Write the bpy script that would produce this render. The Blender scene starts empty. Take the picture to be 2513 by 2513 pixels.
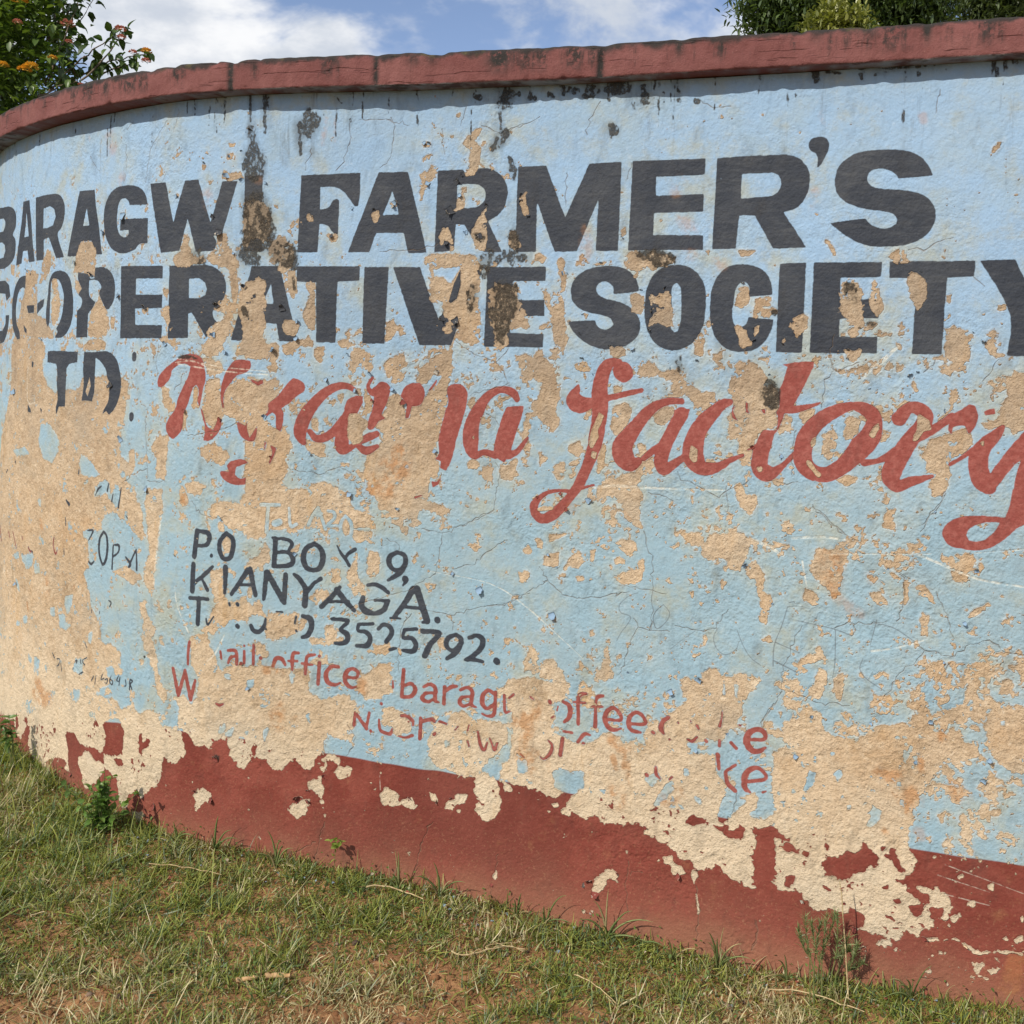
import bpy, math, random, time
import numpy as np
T0 = time.time()
C = bpy.context.scene.collection
sc = bpy.context.scene
# ------------------------------------------------------------------ camera
F = 2410.0; CX = 1256.5                      # focal length and centre in pixels of a 2513 px wide picture
PITCH = math.radians(1.2); ROLL = math.radians(2.2)
CY = 916 + F * math.tan(PITCH)
EYE = 1.5
_c, _s = math.cos(PITCH), math.sin(PITCH)
V_F = np.array([0, _c, -_s]); _R0 = np.array([1.0, 0, 0]); _U0 = np.array([0, _s, _c])
V_R = math.cos(ROLL) * _R0 + math.sin(ROLL) * _U0
V_U = math.cos(ROLL) * _U0 - math.sin(ROLL) * _R0
from mathutils import Matrix, Vector
cam_d = bpy.data.cameras.new('camera')
cam_d.sensor_width = 36; cam_d.lens = 36 * F / 2513
cam_d.shift_y = -(1256.5 - CY) / 2513
cam_d.clip_start = 0.05; cam_d.clip_end = 3000
cam = bpy.data.objects.new('camera', cam_d); C.objects.link(cam)
cam.matrix_world = Matrix(((V_R[0], V_U[0], -V_F[0], 0), (V_R[1], V_U[1], -V_F[1], 0), (V_R[2], V_U[2], -V_F[2], EYE), (0, 0, 0, 1)))
sc.camera = cam
# ------------------------------------------------------------------ light and exposure
SUN_EL = math.radians(38); SUN_AZ = math.radians(43)          # sun behind the photographer, to the left
sun_dir = Vector((-math.sin(SUN_AZ) * math.cos(SUN_EL), -math.cos(SUN_AZ) * math.cos(SUN_EL), math.sin(SUN_EL)))
sd = bpy.data.lights.new('sun', 'SUN'); sd.energy = 4.5; sd.angle = math.radians(0.5); sd.color = (1.0, 0.93, 0.82)
so = bpy.data.objects.new('sun', sd); C.objects.link(so)
so.rotation_euler = sun_dir.to_track_quat('Z', 'Y').to_euler()
world = bpy.data.worlds.new('World'); sc.world = world; world.use_nodes = True
wt = world.node_tree; wt.nodes.clear()
class NB:
    """tiny node builder"""
    def __init__(s, nt): s.nt = nt
    def n(s, t, **k):
        o = s.nt.nodes.new(t)
        for a, v in k.items():
            if a == 'inp':
                for i, x in v.items():
                    if hasattr(x, 'is_linked'): s.nt.links.new(x, o.inputs[i])
                    else: o.inputs[i].default_value = x
            else: setattr(o, a, v)
        return o
    def math(s, op, a, b=0.0, c=0.0, clamp=False):
        return s.n('ShaderNodeMath', operation=op, use_clamp=clamp, inp={0: a, 1: b, 2: c}).outputs[0]
    def mix(s, f, a, b, mode='MIX'):
        m = s.n('ShaderNodeMix', data_type='RGBA', blend_type=mode, clamp_factor=True)
        for i, x in ((0, f), (6, a), (7, b)):
            if hasattr(x, 'is_linked'): s.nt.links.new(x, m.inputs[i])
            else: m.inputs[i].default_value = x if i == 0 else (*x[:3], 1)
        return m.outputs[2]
    def noise(s, vec, scale, detail=4, rough=0.55, dist=0.0, out=0):
        return s.n('ShaderNodeTexNoise', inp={'Vector': vec, 'Scale': scale, 'Detail': detail, 'Roughness': rough, 'Distortion': dist}).outputs[out]
    def ss(s, x, a, b):
        return s.n('ShaderNodeMapRange', interpolation_type='SMOOTHSTEP', inp={0: x, 1: a, 2: b, 3: 0.0, 4: 1.0}).outputs[0]
CLOUD_OFF = (1.3, 9.1, 3.3)
w = NB(wt)
sky = w.n('ShaderNodeTexSky', sky_type='NISHITA', sun_disc=False, sun_elevation=SUN_EL, sun_rotation=math.radians(180) + SUN_AZ, altitude=1500, air_density=1.0, dust_density=1.2, ozone_density=1.6)
tc = w.n('ShaderNodeTexCoord').outputs['Generated']
sep = w.n('ShaderNodeSeparateXYZ', inp={0: tc})
# broken cumulus: noise over the direction of view, flattened towards the horizon
dv = w.n('ShaderNodeVectorMath', operation='MULTIPLY', inp={0: tc, 1: (1.0, 1.0, 1.9)}).outputs[0]
dv = w.n('ShaderNodeVectorMath', operation='ADD', inp={0: dv, 1: CLOUD_OFF}).outputs[0]
n1 = w.noise(dv, 2.6, 7, 0.56, 0.25)
n2 = w.noise(dv, 9.0, 5, 0.6, 0.3)
dens = w.math('ADD', n1, w.math('MULTIPLY', w.math('SUBTRACT', n2, 0.5), 0.30))
cov = w.ss(dens, 0.42, 0.545)
shade = w.ss(w.noise(dv, 5.5, 6, 0.6), 0.40, 0.62)
ccol = w.mix(shade, (7.0, 7.6, 8.6), (11.0, 11.1, 11.3))
skycol = w.mix(cov, w.mix(1.0, sky.outputs[0], (2.05, 1.85, 1.80), 'MULTIPLY'), ccol)
bg = w.n('ShaderNodeBackground', inp={0: skycol, 1: 0.088})
wo = w.n('ShaderNodeOutputWorld', inp={0: bg.outputs[0]})
sc.view_settings.view_transform = 'Standard'; sc.view_settings.look = 'None'
sc.view_settings.exposure = 0.0; sc.view_settings.gamma = 1.0; sc.view_settings.use_curve_mapping = False

# ------------------------------------------------------------------ geometry helpers
rng = np.random.default_rng(7)
random.seed(7)
def ray(x, y):
    x = np.asarray(x, float)[..., None]; y = np.asarray(y, float)[..., None]
    return V_F + V_R * ((x - CX) / F) - V_U * ((y - CY) / F)
def project(P):
    """world points -> pixel of the 2513 px picture, used to place paint marks where they stand on the wall"""
    d = P - np.array([0, 0, EYE])
    zc = d @ V_F
    return CX + F * (d @ V_R) / zc, CY - F * (d @ V_U) / zc, zc
def gnoise(x, y):
    """height of the ground: it sinks a little along the middle of the wall"""
    fall = np.interp(x, [-3, -1.9, -1.14, -0.64, 0.1, 0.72, 0.99, 1.31, 2.5, 6], [0, 0, -0.028, -0.03, -0.075, -0.105, -0.085, -0.062, -0.03, 0])
    fall = fall * np.exp(-np.maximum(0, np.hypot(x, y - 2.0) - 2.5) / 2)
    return (fall + np.sin(x * 5.1 + 1.3 * np.sin(y * 3.7)) * np.sin(y * 4.3 + 1.1 * np.sin(x * 2.9)) * 0.006
            + np.sin(x * 17 + 2 * np.sin(y * 13)) * np.sin(y * 19 + 1.7 * np.sin(x * 11)) * 0.0035
            + np.sin(x * 47 + 2 * np.sin(y * 31)) * np.sin(y * 53 + 1.7 * np.sin(x * 37)) * 0.0015)
def ground_at(x, y, h=0.0):
    r = ray(x, y); z = 0.0
    for _ in range(12):
        t = (z + h - EYE) / r[..., 2]; p = r * t[..., None] + np.array([0, 0, EYE]); z = gnoise(p[..., 0], p[..., 1])
    return p
# plan of the wall: outer edge of the coping
PLAN = np.array([(-2.86, 6.6), (-2.84, 6.1), (-2.80, 5.62), (-2.72, 5.2), (-2.61, 4.80), (-2.45, 4.42), (-2.24, 4.07), (-1.989, 3.763), (-1.711, 3.504), (-1.456, 3.311), (-1.195, 3.135), (-0.967, 3.032), (-0.714, 2.965),
                 (-0.211, 2.857), (0.016, 2.798), (0.222, 2.738), (0.501, 2.655), (0.883, 2.530), (1.218, 2.420), (1.7, 2.262), (2.4, 2.035), (3.2, 1.78)])
def resample(P, n):
    d = np.r_[0, np.cumsum(np.hypot(*np.diff(P, axis=0).T))]
    t = np.linspace(0, d[-1], n)
    return np.c_[np.interp(t, d, P[:, 0]), np.interp(t, d, P[:, 1])]
pl = resample(PLAN, 900)
k = np.exp(-0.5 * (np.arange(-40, 41) / 14.0) ** 2); k /= k.sum()
ext = np.r_[2 * pl[:1] - pl[40:0:-1], pl, 2 * pl[-1:] - pl[-2:-42:-1]]
pl = np.c_[np.convolve(ext[:, 0], k, 'valid'), np.convolve(ext[:, 1], k, 'valid')]
def normals(P):
    t = np.gradient(P, axis=0); t /= np.hypot(*t.T)[:, None]
    return np.c_[t[:, 1], -t[:, 0]]            # towards the viewer's side
OVER = 0.066
front = resample(pl - normals(pl) * OVER, 1400)        # face of the wall
LEN = np.hypot(*np.diff(front, axis=0).T).sum()
front = resample(front, 1400)
sF = np.linspace(0, LEN, 1400)
nF = normals(front)
HS = 2.33                                              # underside of the coping
phiF = np.arctan2(front[:, 0], front[:, 1])
_i0 = int(np.argmin(phiF)) if np.argmin(phiF) < 900 else 0
phiM = np.maximum.accumulate(phiF[_i0:]) + np.arange(1400 - _i0) * 1e-9; sM = sF[_i0:]
def front_at(s):
    return np.stack([np.interp(s, sF, front[:, 0]), np.interp(s, sF, front[:, 1])], -1)
def nrm_at(s):
    return np.stack([np.interp(s, sF, nF[:, 0]), np.interp(s, sF, nF[:, 1])], -1)
def wall_sz(x, y):
    """picture pixel -> (distance along the wall, height) of the point of the wall seen there"""
    r = ray(x, y); ph = np.arctan2(r[..., 0], r[..., 1])
    s = np.interp(ph, phiM, sM)
    p = front_at(s); d = np.hypot(p[..., 0], p[..., 1]) / np.hypot(r[..., 0], r[..., 1])
    return s, EYE + r[..., 2] * d, d

# paint marks seen on the wall. first letter: K/L/k black, v/r red or current colour, P bare plaster, q paint left standing,
# x bare spot in lettering, m mould, u rust, w scratch, c crack, g pencil; second letter: which part of the wall; then x,y(,radius)
MARKS = """
K A -60,1410 0,1405 40,1398 70,1410 85,1440 88,1490 85,1540 70,1590 88,1620 92,1680 85,1740 60,1790 20,1818 0,1822 -60,1830|-40,1485 5,1480 18,1500 18,1530 5,1568 -40,1575|-40,1650 0,1642 20,1660 25,1700 10,1745 -40,1760
K A 140,1365 192,1356 221,1770 180,1778 170,1695 140,1702 130,1785 95,1800|165,1440 176,1600 148,1606
K A 242,1338 340,1318 395,1318 425,1350 438,1410 432,1480 415,1540 385,1590 427,1742 372,1750 325,1610 290,1625 285,1762 234,1768|296,1415 340,1398 368,1420 375,1470 355,1525 320,1545 290,1548
K A 535,1295 635,1285 685,1722 640,1725 612,1632 540,1638 520,1735 450,1740|585,1408 598,1525 557,1532
K A 1000,1388 880,1392 868,1362 850,1345 825,1350 805,1375 795,1420 790,1480 793,1540 808,1585 830,1605 850,1608 870,1590 872,1560 812,1565 815,1487 1003,1478 998,1650 945,1655 915,1690 870,1712 810,1717 760,1690 725,1640 702,1560 697,1480 705,1400 730,1330 775,1280 830,1260 900,1258 950,1275 985,1320
K A 1015,1245 1122,1236 1174,1510 1253,1225 1345,1217 1425,1510 1508,1230 1612,1228 1500,1590 1445,1600 1465,1640 1450,1700 1325,1708 1272,1480 1215,1700 1085,1715
K A 1660,1195 1780,1190 1775,1705 1648,1705
K B 385,1190 785,1172 780,1340 768,1400 745,1395 715,1355 680,1310 640,1280 590,1268 515,1270 510,1420 550,1415 575,1400 600,1360 625,1345 642,1360 635,1590 615,1592 595,1570 560,1530 508,1518 497,1712 358,1712
K B 908,1170 1108,1165 1235,1715 1110,1718 1078,1580 895,1582 850,1712 703,1712|1003,1298 1045,1455 940,1458
K B 1310,1158 1480,1150 1500,1185 1570,1150 1640,1142 1700,1160 1750,1205 1782,1265 1785,1320 1765,1400 1720,1460 1650,1500 1745,1710 1620,1710 1560,1620 1528,1590 1490,1525 1430,1520 1418,1700 1285,1712|1440,1255 1570,1250 1615,1275 1632,1310 1622,1360 1590,1395 1540,1408 1440,1410
K C 200,1135 390,1125 520,1478 682,1112 903,1102 877,1703 724,1705 745,1350 598,1706 447,1710 330,1375 318,1710 178,1708
K C 975,1097 1470,1080 1465,1190 1135,1205 1130,1330 1457,1318 1453,1438 1120,1447 1115,1595 1452,1597 1452,1697 945,1703
K D -145,1078 0,1066 330,1053 400,1072 450,1120 478,1180 480,1240 468,1310 430,1380 370,1425 303,1442 458,1682 233,1690 110,1465 5,1465 -20,1690 -180,1693|22,1185 230,1175 270,1195 288,1240 275,1290 240,1325 200,1335 15,1350
K D 475,1000 480,965 510,940 565,935 600,955 613,990 600,1040 575,1090 545,1140 528,1143 535,1095 525,1055 490,1030
K D 1312,1200 1080,1222 1060,1190 1010,1160 950,1152 895,1170 870,1205 875,1245 910,1275 980,1287 1130,1300 1230,1322 1290,1365 1325,1420 1328,1490 1300,1560 1240,1620 1150,1660 1050,1675 900,1675 800,1645 720,1600 655,1550 612,1518 855,1485 890,1525 950,1550 1020,1548 1065,1520 1068,1485 1040,1455 970,1438 860,1425 760,1395 690,1350 655,1290 650,1220 670,1150 720,1090 800,1045 900,1028 1050,1023 1150,1035 1230,1075 1280,1130
K E -60,250 20,245 50,275 62,350 35,385 22,335 -60,320
K E 30,480 57,478 52,560 38,620 15,665 -60,680 -60,590 5,585 28,540
L E 150,210 120,225 95,270 80,350 75,450 80,540 95,610 110,645 125,640 120,590 105,540 100,450 105,380 120,310 140,290 155,300 160,215
L E 145,545 165,575 165,605 150,590
L E 165,415 215,410 215,465 175,465
L E 235,400 290,365 280,420 235,472
L E 320,260 345,200 380,178 425,183 462,225 482,320 487,420 475,520 448,590 410,630 362,633 380,590 370,570 395,520 415,430 422,350 410,290 385,240 350,230 335,260 330,340 328,430 326,530 315,560 305,530 302,450 310,350
L E 520,190 590,200 610,235 635,230 640,158 700,155 745,185 770,240 775,310 765,380 730,440 712,440 690,400 665,330 680,290 665,255 635,240 600,245 600,350 640,390 620,430 590,470 583,630 505,632 512,450 540,420 545,370 520,340 545,300 520,240
K E 820,148 1100,145 1098,232 918,232 915,342 1098,340 1092,432 908,435 905,545 1092,547 1090,637 800,637
K E 1145,145 1400,140 1460,160 1510,210 1530,280 1520,350 1490,400 1450,440 1440,480 1475,540 1420,560 1398,640 1300,465 1275,470 1272,637 1132,637|1283,235 1350,230 1390,260 1402,305 1390,345 1350,365 1282,365
K F 45,148 240,148 355,640 345,660 232,657 212,540 80,540 -15,648 -97,648|178,268 192,402 120,402
K F 355,150 787,150 783,250 637,255 615,667 483,665 490,260 355,255
K F 818,155 982,155 950,675 798,673
K F 1010,155 1190,155 1320,520 1465,155 1600,155 1400,685 1185,685
K G -10,155 388,153 385,250 165,252 160,380 378,378 376,487 150,490 145,600 372,608 368,700 -32,695
K G 1020,320 960,330 845,340 840,290 810,260 780,255 745,270 728,300 745,345 800,370 880,390 960,430 1010,490 1027,550 1010,620 960,670 900,700 800,715 700,690 620,640 570,590 538,525 720,515 740,560 780,578 820,570 840,540 830,505 780,485 700,470 620,440 570,390 555,330 565,270 600,215 660,175 750,152 850,150 930,170 985,215 1010,270
K G 1245,143 1330,148 1400,185 1450,250 1470,340 1468,450 1450,560 1400,650 1330,700 1240,720 1150,690 1090,620 1060,530 1055,420 1070,310 1110,220 1170,165|1275,262 1300,300 1305,400 1300,520 1280,590 1255,598 1235,570 1240,400 1245,290
K G 1720,138 1800,150 1870,190 1910,260 1922,345 1760,360 1765,300 1740,262 1710,258 1680,290 1660,380 1650,470 1660,540 1700,570 1740,540 1760,495 1930,510 1915,580 1870,660 1800,715 1700,730 1610,710 1540,640 1505,550 1498,430 1510,310 1555,210 1630,150
K H 278,133 458,128 428,738 250,733
K H 510,128 970,122 963,225 690,232 685,375 950,372 945,503 683,508 680,627 938,627 935,740 478,738
K H 1018,120 1597,115 1592,222 1408,230 1372,748 1170,745 1190,460 1215,232 1018,232
K H 1625,115 1865,108 1950,280 2010,108 2200,108 1990,470 1980,762 1812,758 1830,475
L E 215,790 228,800 225,835 215,830
L E 190,1080 210,1120 212,1140 190,1135
L E 275,1105 290,1120 285,1145
L E 320,725 360,720 518,728 515,800 460,810 445,840 440,1100 400,1100 385,1155 380,1110 390,1050 385,950 390,870 380,810 322,800
L E 560,728 640,730 635,1000 620,1065 585,1060 550,1060 560,960 555,850|600,900 610,960 590,1030 575,1000
L E 640,728 720,725 775,770 805,850 815,950 800,1050 770,1120 735,1155 715,1130 690,1150 700,1120 730,1060 735,980 750,960 720,900 710,850 670,790 640,770
k E 900,750,22 900,772,23
k E 888,1160,24 888,1176,24
k E 110,1470,7 112,1480,5
k E 65,1525,6 58,1545,5
k E 25,1475,4 20,1500,3
k E 543,1525,6 540,1552,8
k I 455,78,8 472,105,13
k E 645,1705,4 665,1660,8 690,1638,6
k E 740,1620,5 730,1670,9
k E 770,1690,5 760,1740,9
k E 825,1650,5 805,1780,9
k E 2,1560,6 5,1660,7
k I 447,195,5 447,250,4
k I 437,405,4 437,445,5
k I 855,180,4 865,200,4
s R
v E 1065,965 1062,915 1090,865 1130,825 1200,775 1260,745 1320,745 1365,775 1385,850 1388,920 1370,980 1355,1060 1345,1100 1330,1060 1340,990 1325,950 1300,970 1265,1080 1240,1150 1235,1230 1215,1280 1170,1320 1140,1300 1120,1240 1140,1180 1180,1120 1200,1040 1230,970 1270,890 1285,830 1250,810 1200,820 1160,855 1150,900 1120,945 1090,968
v E 1345,1090 1365,1170 1385,1240 1375,1330 1420,1330 1480,1270 1500,1200 1480,1170 1440,1260 1400,1230 1370,1140
v E 1505,1110 1490,1030 1500,940 1530,860 1570,800 1620,780 1690,790 1695,830 1660,870 1600,890 1560,940 1525,990 1510,1040 1515,1110
v E 1690,910 1740,930 1775,915 1780,945 1745,960 1700,935
v E 1605,1200 1660,1230 1675,1190 1670,1240 1690,1310 1740,1230 1735,1300 1720,1335 1680,1335 1630,1300 1605,1240
v E 1790,1335 1805,1340 1795,1400 1788,1380
v E 1830,1360 1875,1380 1855,1440 1830,1490 1820,1480 1845,1410
v E 1535,1500 1560,1470 1640,1455 1685,1480 1600,1510 1590,1560 1620,1585 1665,1580 1660,1630 1590,1630 1520,1600 1490,1555 1495,1535 1550,1540
v F 330,905 375,920 405,950 410,990 380,1010 340,1040 300,1080 250,1110 265,1150 260,1220 245,1270 215,1245 210,1160 190,1140 120,1185 160,1120 160,1080 210,1040 260,980 300,930
r F 740,985,18 690,960,22 620,965,28 540,1010,34 460,1090,42 400,1180,50 375,1260,48 380,1310,35 400,1345,18
r F 440,1270,20 480,1315,25 540,1310,30 610,1260,32 670,1190,35
r F 760,1065,40 720,1130,45 680,1210,45 660,1290,50 655,1370,50 690,1390,28 760,1350,18 830,1310,28 890,1285,22
v F 690,1060 725,1030 802,1028 790,1090 740,1170 690,1160 670,1110
r F 865,905,12 835,960,14 860,1005,22 905,990,38
r F 935,985,55 920,1050,50 895,1130,38 870,1190,36 850,1230,28
v F 850,1170 920,1150 950,1180 920,1195 860,1210
r F 770,1370,20 820,1400,30 895,1370,16
v F 1050,1025 1085,965 1130,940 1185,940 1215,980 1215,1040 1185,1090 1130,1100 1110,1180 1085,1180 1095,1080 1075,1060
v F 1305,905 1280,940 1240,995 1260,990 1300,940
v F 1370,985 1390,955 1440,945 1490,965 1512,1010 1500,1100 1465,1220 1430,1340 1400,1460 1365,1535 1320,1515 1330,1470 1285,1455 1315,1420 1310,1330 1330,1230 1360,1120 1380,1070
v F 1265,1605 1300,1610 1335,1575 1310,1630 1270,1650
v F 1145,1710 1190,1700 1210,1700 1150,1728
r F 1850,1050,20 1820,1005,30 1760,985,25 1690,1000,28 1630,1050,34 1580,1130,45 1540,1220,52 1530,1310,58 1535,1380,48 1545,1430,25
v F 1780,1100 1897,1092 1880,1170 1850,1250 1820,1350 1800,1410 1760,1480 1700,1440 1690,1380 1720,1250 1750,1160
r F 1560,1440,20 1620,1410,22 1700,1430,25
r F 1790,1430,30 1850,1400,20 1900,1340,15 1920,1310,8
r G 905,860,66 915,870,66
r G 880,800,25 830,800,30 790,840,45 760,920,50 750,1010,55 755,1100,55 745,1200,52 730,1290,52 715,1370,48 680,1470,40 640,1560,38 600,1640,35 540,1720,30 480,1790,35 420,1840,38 360,1860,33 315,1830,32 305,1770,30 340,1720,20 400,1680,15 470,1668,12 560,1672,14 640,1650,10 710,1630,8
v G 525,1050 540,1010 580,970 610,945 620,980 615,1010 650,1035 700,1040 760,1030 1035,970 1052,985 1040,1005 830,1060 720,1095 680,1125 620,1145 560,1125 530,1090
r G 1305,1065,22 1230,1062,25 1150,1085,32 1075,1140,40 1010,1215,46 955,1290,56 905,1370,70 915,1440,70 960,1490,50 1010,1470,30
r G 1305,1150,48 1260,1230,45 1215,1320,45 1180,1400,48 1165,1480,45 1185,1530,35 1250,1490,30 1320,1440,22
v G 1255,1120 1362,1115 1350,1170 1250,1170
r G 1050,1450,20 1110,1400,25 1160,1370,25
r G 1630,1070,25 1580,1085,35 1520,1140,45 1460,1200,55 1410,1280,60 1385,1370,70 1390,1450,70 1430,1510,50 1500,1520,42 1570,1500,30 1640,1460,20 1720,1430,12
v G 1650,1100 1670,1090 1655,1130 1670,1170 1690,1200 1650,1180 1640,1140
v G 1740,1065 1755,1080 1755,1120 1770,1150 1740,1140 1735,1110
v G 1840,1120 1875,1115 1870,1155 1850,1140
v H 285,815 410,797 510,795 508,830 450,950 400,1040 370,1095 460,1085 560,1065 545,1090 440,1130 360,1148 310,1150 270,1250 240,1290 220,1370 200,1440 195,1490 230,1510 290,1480 370,1400 380,1440 300,1530 240,1590 180,1608 120,1580 85,1520 85,1450 95,1390 60,1400 55,1390 110,1355 140,1290 170,1255 255,1260 265,1170 250,1140 275,1100 270,1000 300,930 330,830
r H 760,1095,30 680,1120,40 580,1170,50 500,1240,55 450,1320,60 435,1400,60 440,1480,60 500,1545,55 590,1560,52 680,1520,55 760,1450,60 830,1370,75 890,1300,70 915,1220,55 900,1150,50 840,1110,42 790,1095,30
r H 850,1480,25 930,1470,18 1000,1440,25 1060,1400,28
r H 1085,1180,50 1150,1110,38 1220,1115,45 1265,1160,48 1240,1230,50 1180,1300,52 1130,1370,58 1090,1440,60 1040,1530,65 1030,1590,55 1070,1640,40 1150,1610,35 1230,1590,25 1310,1570,12
r H 1200,1320,28 1290,1270,30 1380,1210,26 1440,1170,30
v H 1420,1170 1500,1120 1560,1085 1600,1095 1618,1150 1610,1210 1575,1270 1550,1285 1530,1230 1490,1230 1450,1240 1440,1290 1415,1260 1425,1210
r H 1430,1490,14 1500,1450,14 1580,1390,16
r H 1785,1240,18 1730,1300,40 1665,1360,52 1625,1430,60 1620,1510,62 1645,1600,62 1690,1650,45
r H 1710,1620,40 1780,1520,45 1850,1440,50 1932,1360,60 2000,1290,60
v H 1655,1135 1700,1115 1730,1110 1735,1150 1700,1155 1665,1160
r H 1990,1440,60 1960,1520,62 1930,1620,58 1915,1720,58 1880,1820,55 1850,1860,45
v L 1850,0 1932,0 2000,100 1960,220 1880,270 1800,340 1700,400 1600,418 1500,405 1420,380 1380,320 1380,280 1420,225 1500,190 1600,180 1800,192 1835,100|1540,310 1560,270 1620,240 1700,225 1770,230 1730,290 1670,340 1610,357 1560,350
s K
k I 595,282,6 632,285,8 600,350,6
k I 600,495,8 615,510,9 635,490,6
k I 700,290,9 675,340,11 670,430,11 690,510,11 715,480,13 725,400,13 720,320,11 700,290,9
k I 765,385,8 758,540,9
k I 775,380,8 805,385,11 800,430,9 765,460,7
k I 850,460,7 880,510,11 870,530,9
k I 920,410,7 925,550,11
k I 920,410,6 880,500,9
r I 10,250,7 15,350,7
r I 60,290,6 68,330,6
r I 90,290,6 112,400,6
r I 155,320,5 160,340,5
r I 197,395,7 205,420,8 222,425,6
r I 368,330,6 362,380,6 375,440,9 392,410,5
k I 355,1110,5 372,1145,6
k I 388,1150,4 408,1155,5 400,1190,5 388,1200,4
k I 412,1165,4 420,1235,4
k I 512,1165,5 525,1160,5 520,1180,5
k I 545,1150,5 552,1185,5
k I 590,1142,5 560,1165,4 578,1192,5
k I 500,1210,5 496,1222,5
k I 540,1255,5 565,1240,6
k I 575,1040,4 590,1078,4
k I 640,1265,4 625,1295,5
k I 655,1265,4 648,1320,4
k I 700,1255,5 690,1290,5 712,1280,4
k I 718,1290,5 735,1285,5 730,1315,5 716,1310,4
k I 762,1262,4 750,1300,6 765,1325,6 772,1300,5 755,1290,4
k I 812,1262,5 798,1295,6 815,1300,5 820,1270,5 812,1330,5
k I 855,1290,5 858,1330,5 846,1335,4
k I 885,1295,6 880,1360,6
k I 888,1290,6 905,1300,6 888,1322,5 898,1358,6
k I 735,755,5 755,770,6 742,800,5
k I 705,800,4 708,805,4
k I 620,820,4 622,840,4
k I 675,830,4 672,850,4
k I 618,755,4 620,762,4
k I 1338,285,20 1322,455,20
k I 1345,285,13 1410,300,18 1422,340,18 1400,380,15 1335,385,12
k I 1435,450,15 1436,452,15
k I 1535,300,16 1495,350,18 1490,410,18 1515,470,16 1560,465,19 1582,400,19 1580,340,18 1535,300,14
k I 1315,510,19 1308,688,21
k I 1445,525,12 1390,580,17 1340,620,14
k I 1375,610,11 1410,685,14
k I 1530,530,20 1530,600,18 1525,705,12
k I 1680,550,20 1570,712,15
k I 1695,545,20 1730,720,17
k I 1620,650,10 1720,650,12
k J 150,565,20 138,690,18 130,748,13
k J 155,565,22 262,758,22
k J 278,582,18 268,768,19
k J 335,580,13 370,610,17 415,680,20
k J 515,610,15 470,640,14 420,700,18
k J 415,690,22 408,788,23
k J 640,670,14 600,720,18 520,798,18
k J 620,685,20 680,760,20 740,825,15
k J 570,765,10 700,765,12
k J 830,655,13 880,650,14 930,672,17 970,705,14
k J 800,740,18 790,790,22 820,830,24 880,845,17 940,820,20 965,765,18
k J 880,757,11 975,760,12
k J 1140,680,24 1080,780,20 1010,872,16
k J 1165,680,26 1200,790,24 1235,895,24
k J 1075,800,12 1190,810,12
k J 1305,888,22 1307,892,22
k J 985,875,8 1055,880,8
k J 1205,905,10 1250,905,8
k I 1290,737,14 1412,745,14
k I 1352,742,18 1342,912,18
k I 1400,880,8 1410,920,8 1450,865,5
k I 1555,775,10 1560,790,8
k I 1608,780,14 1612,785,14
k I 1608,928,17 1612,932,17
k I 1700,925,14 1720,960,17 1760,965,17 1790,930,15 1800,880,9
k J 215,831,6 260,833,7
k J 395,860,14 445,880,21 455,940,21 430,990,19 392,1005,11
k J 352,865,9 343,910,7
k J 352,960,9 355,965,9
k J 592,882,13 700,895,14 650,952,13 690,980,20 700,1020,19 670,1045,16 615,1045,11
k J 770,920,13 868,915,12
k J 770,920,13 768,962,12 820,970,16 850,1010,18 830,1060,20 760,1062,13
k J 905,950,13 940,920,15 985,940,18 995,985,18 960,1035,17
k J 985,1090,12 1025,1080,10
k J 1080,955,13 1165,950,13
k J 1082,955,13 1072,1008,13 1130,1012,17 1160,1055,19 1140,1100,19 1075,1095,13
k J 1205,965,17 1318,978,18 1260,1050,20 1222,1128,24
k J 1430,988,14 1378,1012,18 1365,1060,18 1400,1095,14 1450,1070,17 1467,1020,19 1435,990,14
k J 1468,1040,20 1430,1110,20 1370,1150,14
k J 1522,1010,15 1570,995,16 1612,1022,20 1600,1080,20 1550,1130,17 1492,1160,11 1550,1158,15 1610,1172,13
k J 1703,1168,24 1707,1172,24
k J 210,340,19 200,522,19
k J 190,332,9 290,345,13 320,375,15 300,415,12
k J 215,430,12 290,430,14 325,470,20 310,515,18 210,527,13
k J 470,372,16 412,410,20 398,480,22 420,535,20 465,552,16 512,530,20 528,460,22 512,405,18 470,372,16
k J 622,385,6 650,440,11 680,480,13 705,522,13
k J 745,412,15 700,440,13 678,470,11
k J 1030,430,15 982,460,20 976,510,19 1010,550,15 1060,545,17 1088,500,19 1080,450,17 1030,430,14
k J 1087,510,19 1050,570,19 970,620,12
k J 1085,612,24 1090,625,18 1070,658,5
s R
r I 1285,1035,12 1275,1110,12 1270,1190,10
r I 1495,1100,10 1500,1150,9
r I 1545,1092,11 1600,1100,13 1602,1188,13
r I 1600,1130,9 1560,1145,12 1545,1180,9
r I 1655,1060,9 1656,1063,9
r I 1655,1100,11 1652,1180,12
r I 1720,1060,12 1714,1188,12
r I 1763,1145,13 1766,1148,13
r J 190,1200,14 212,1150,16 250,1150,16 275,1188,13
r J 370,1110,10 335,1112,13 325,1150,15 325,1225,11
r J 295,1165,9 360,1165,9
r J 480,1120,10 432,1130,13 420,1180,15 415,1250,13
r J 390,1180,9 465,1190,9
r J 510,1130,12 512,1132,12
r J 512,1175,14 500,1318,14
r J 640,1202,13 590,1202,13 555,1250,17 568,1308,17 618,1325,13 650,1312,8
r J 690,1270,12 758,1278,11 770,1240,13 730,1215,13 692,1242,16 685,1300,17 720,1342,13 760,1340,7
r J 1078,1225,14 1066,1405,14
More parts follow.
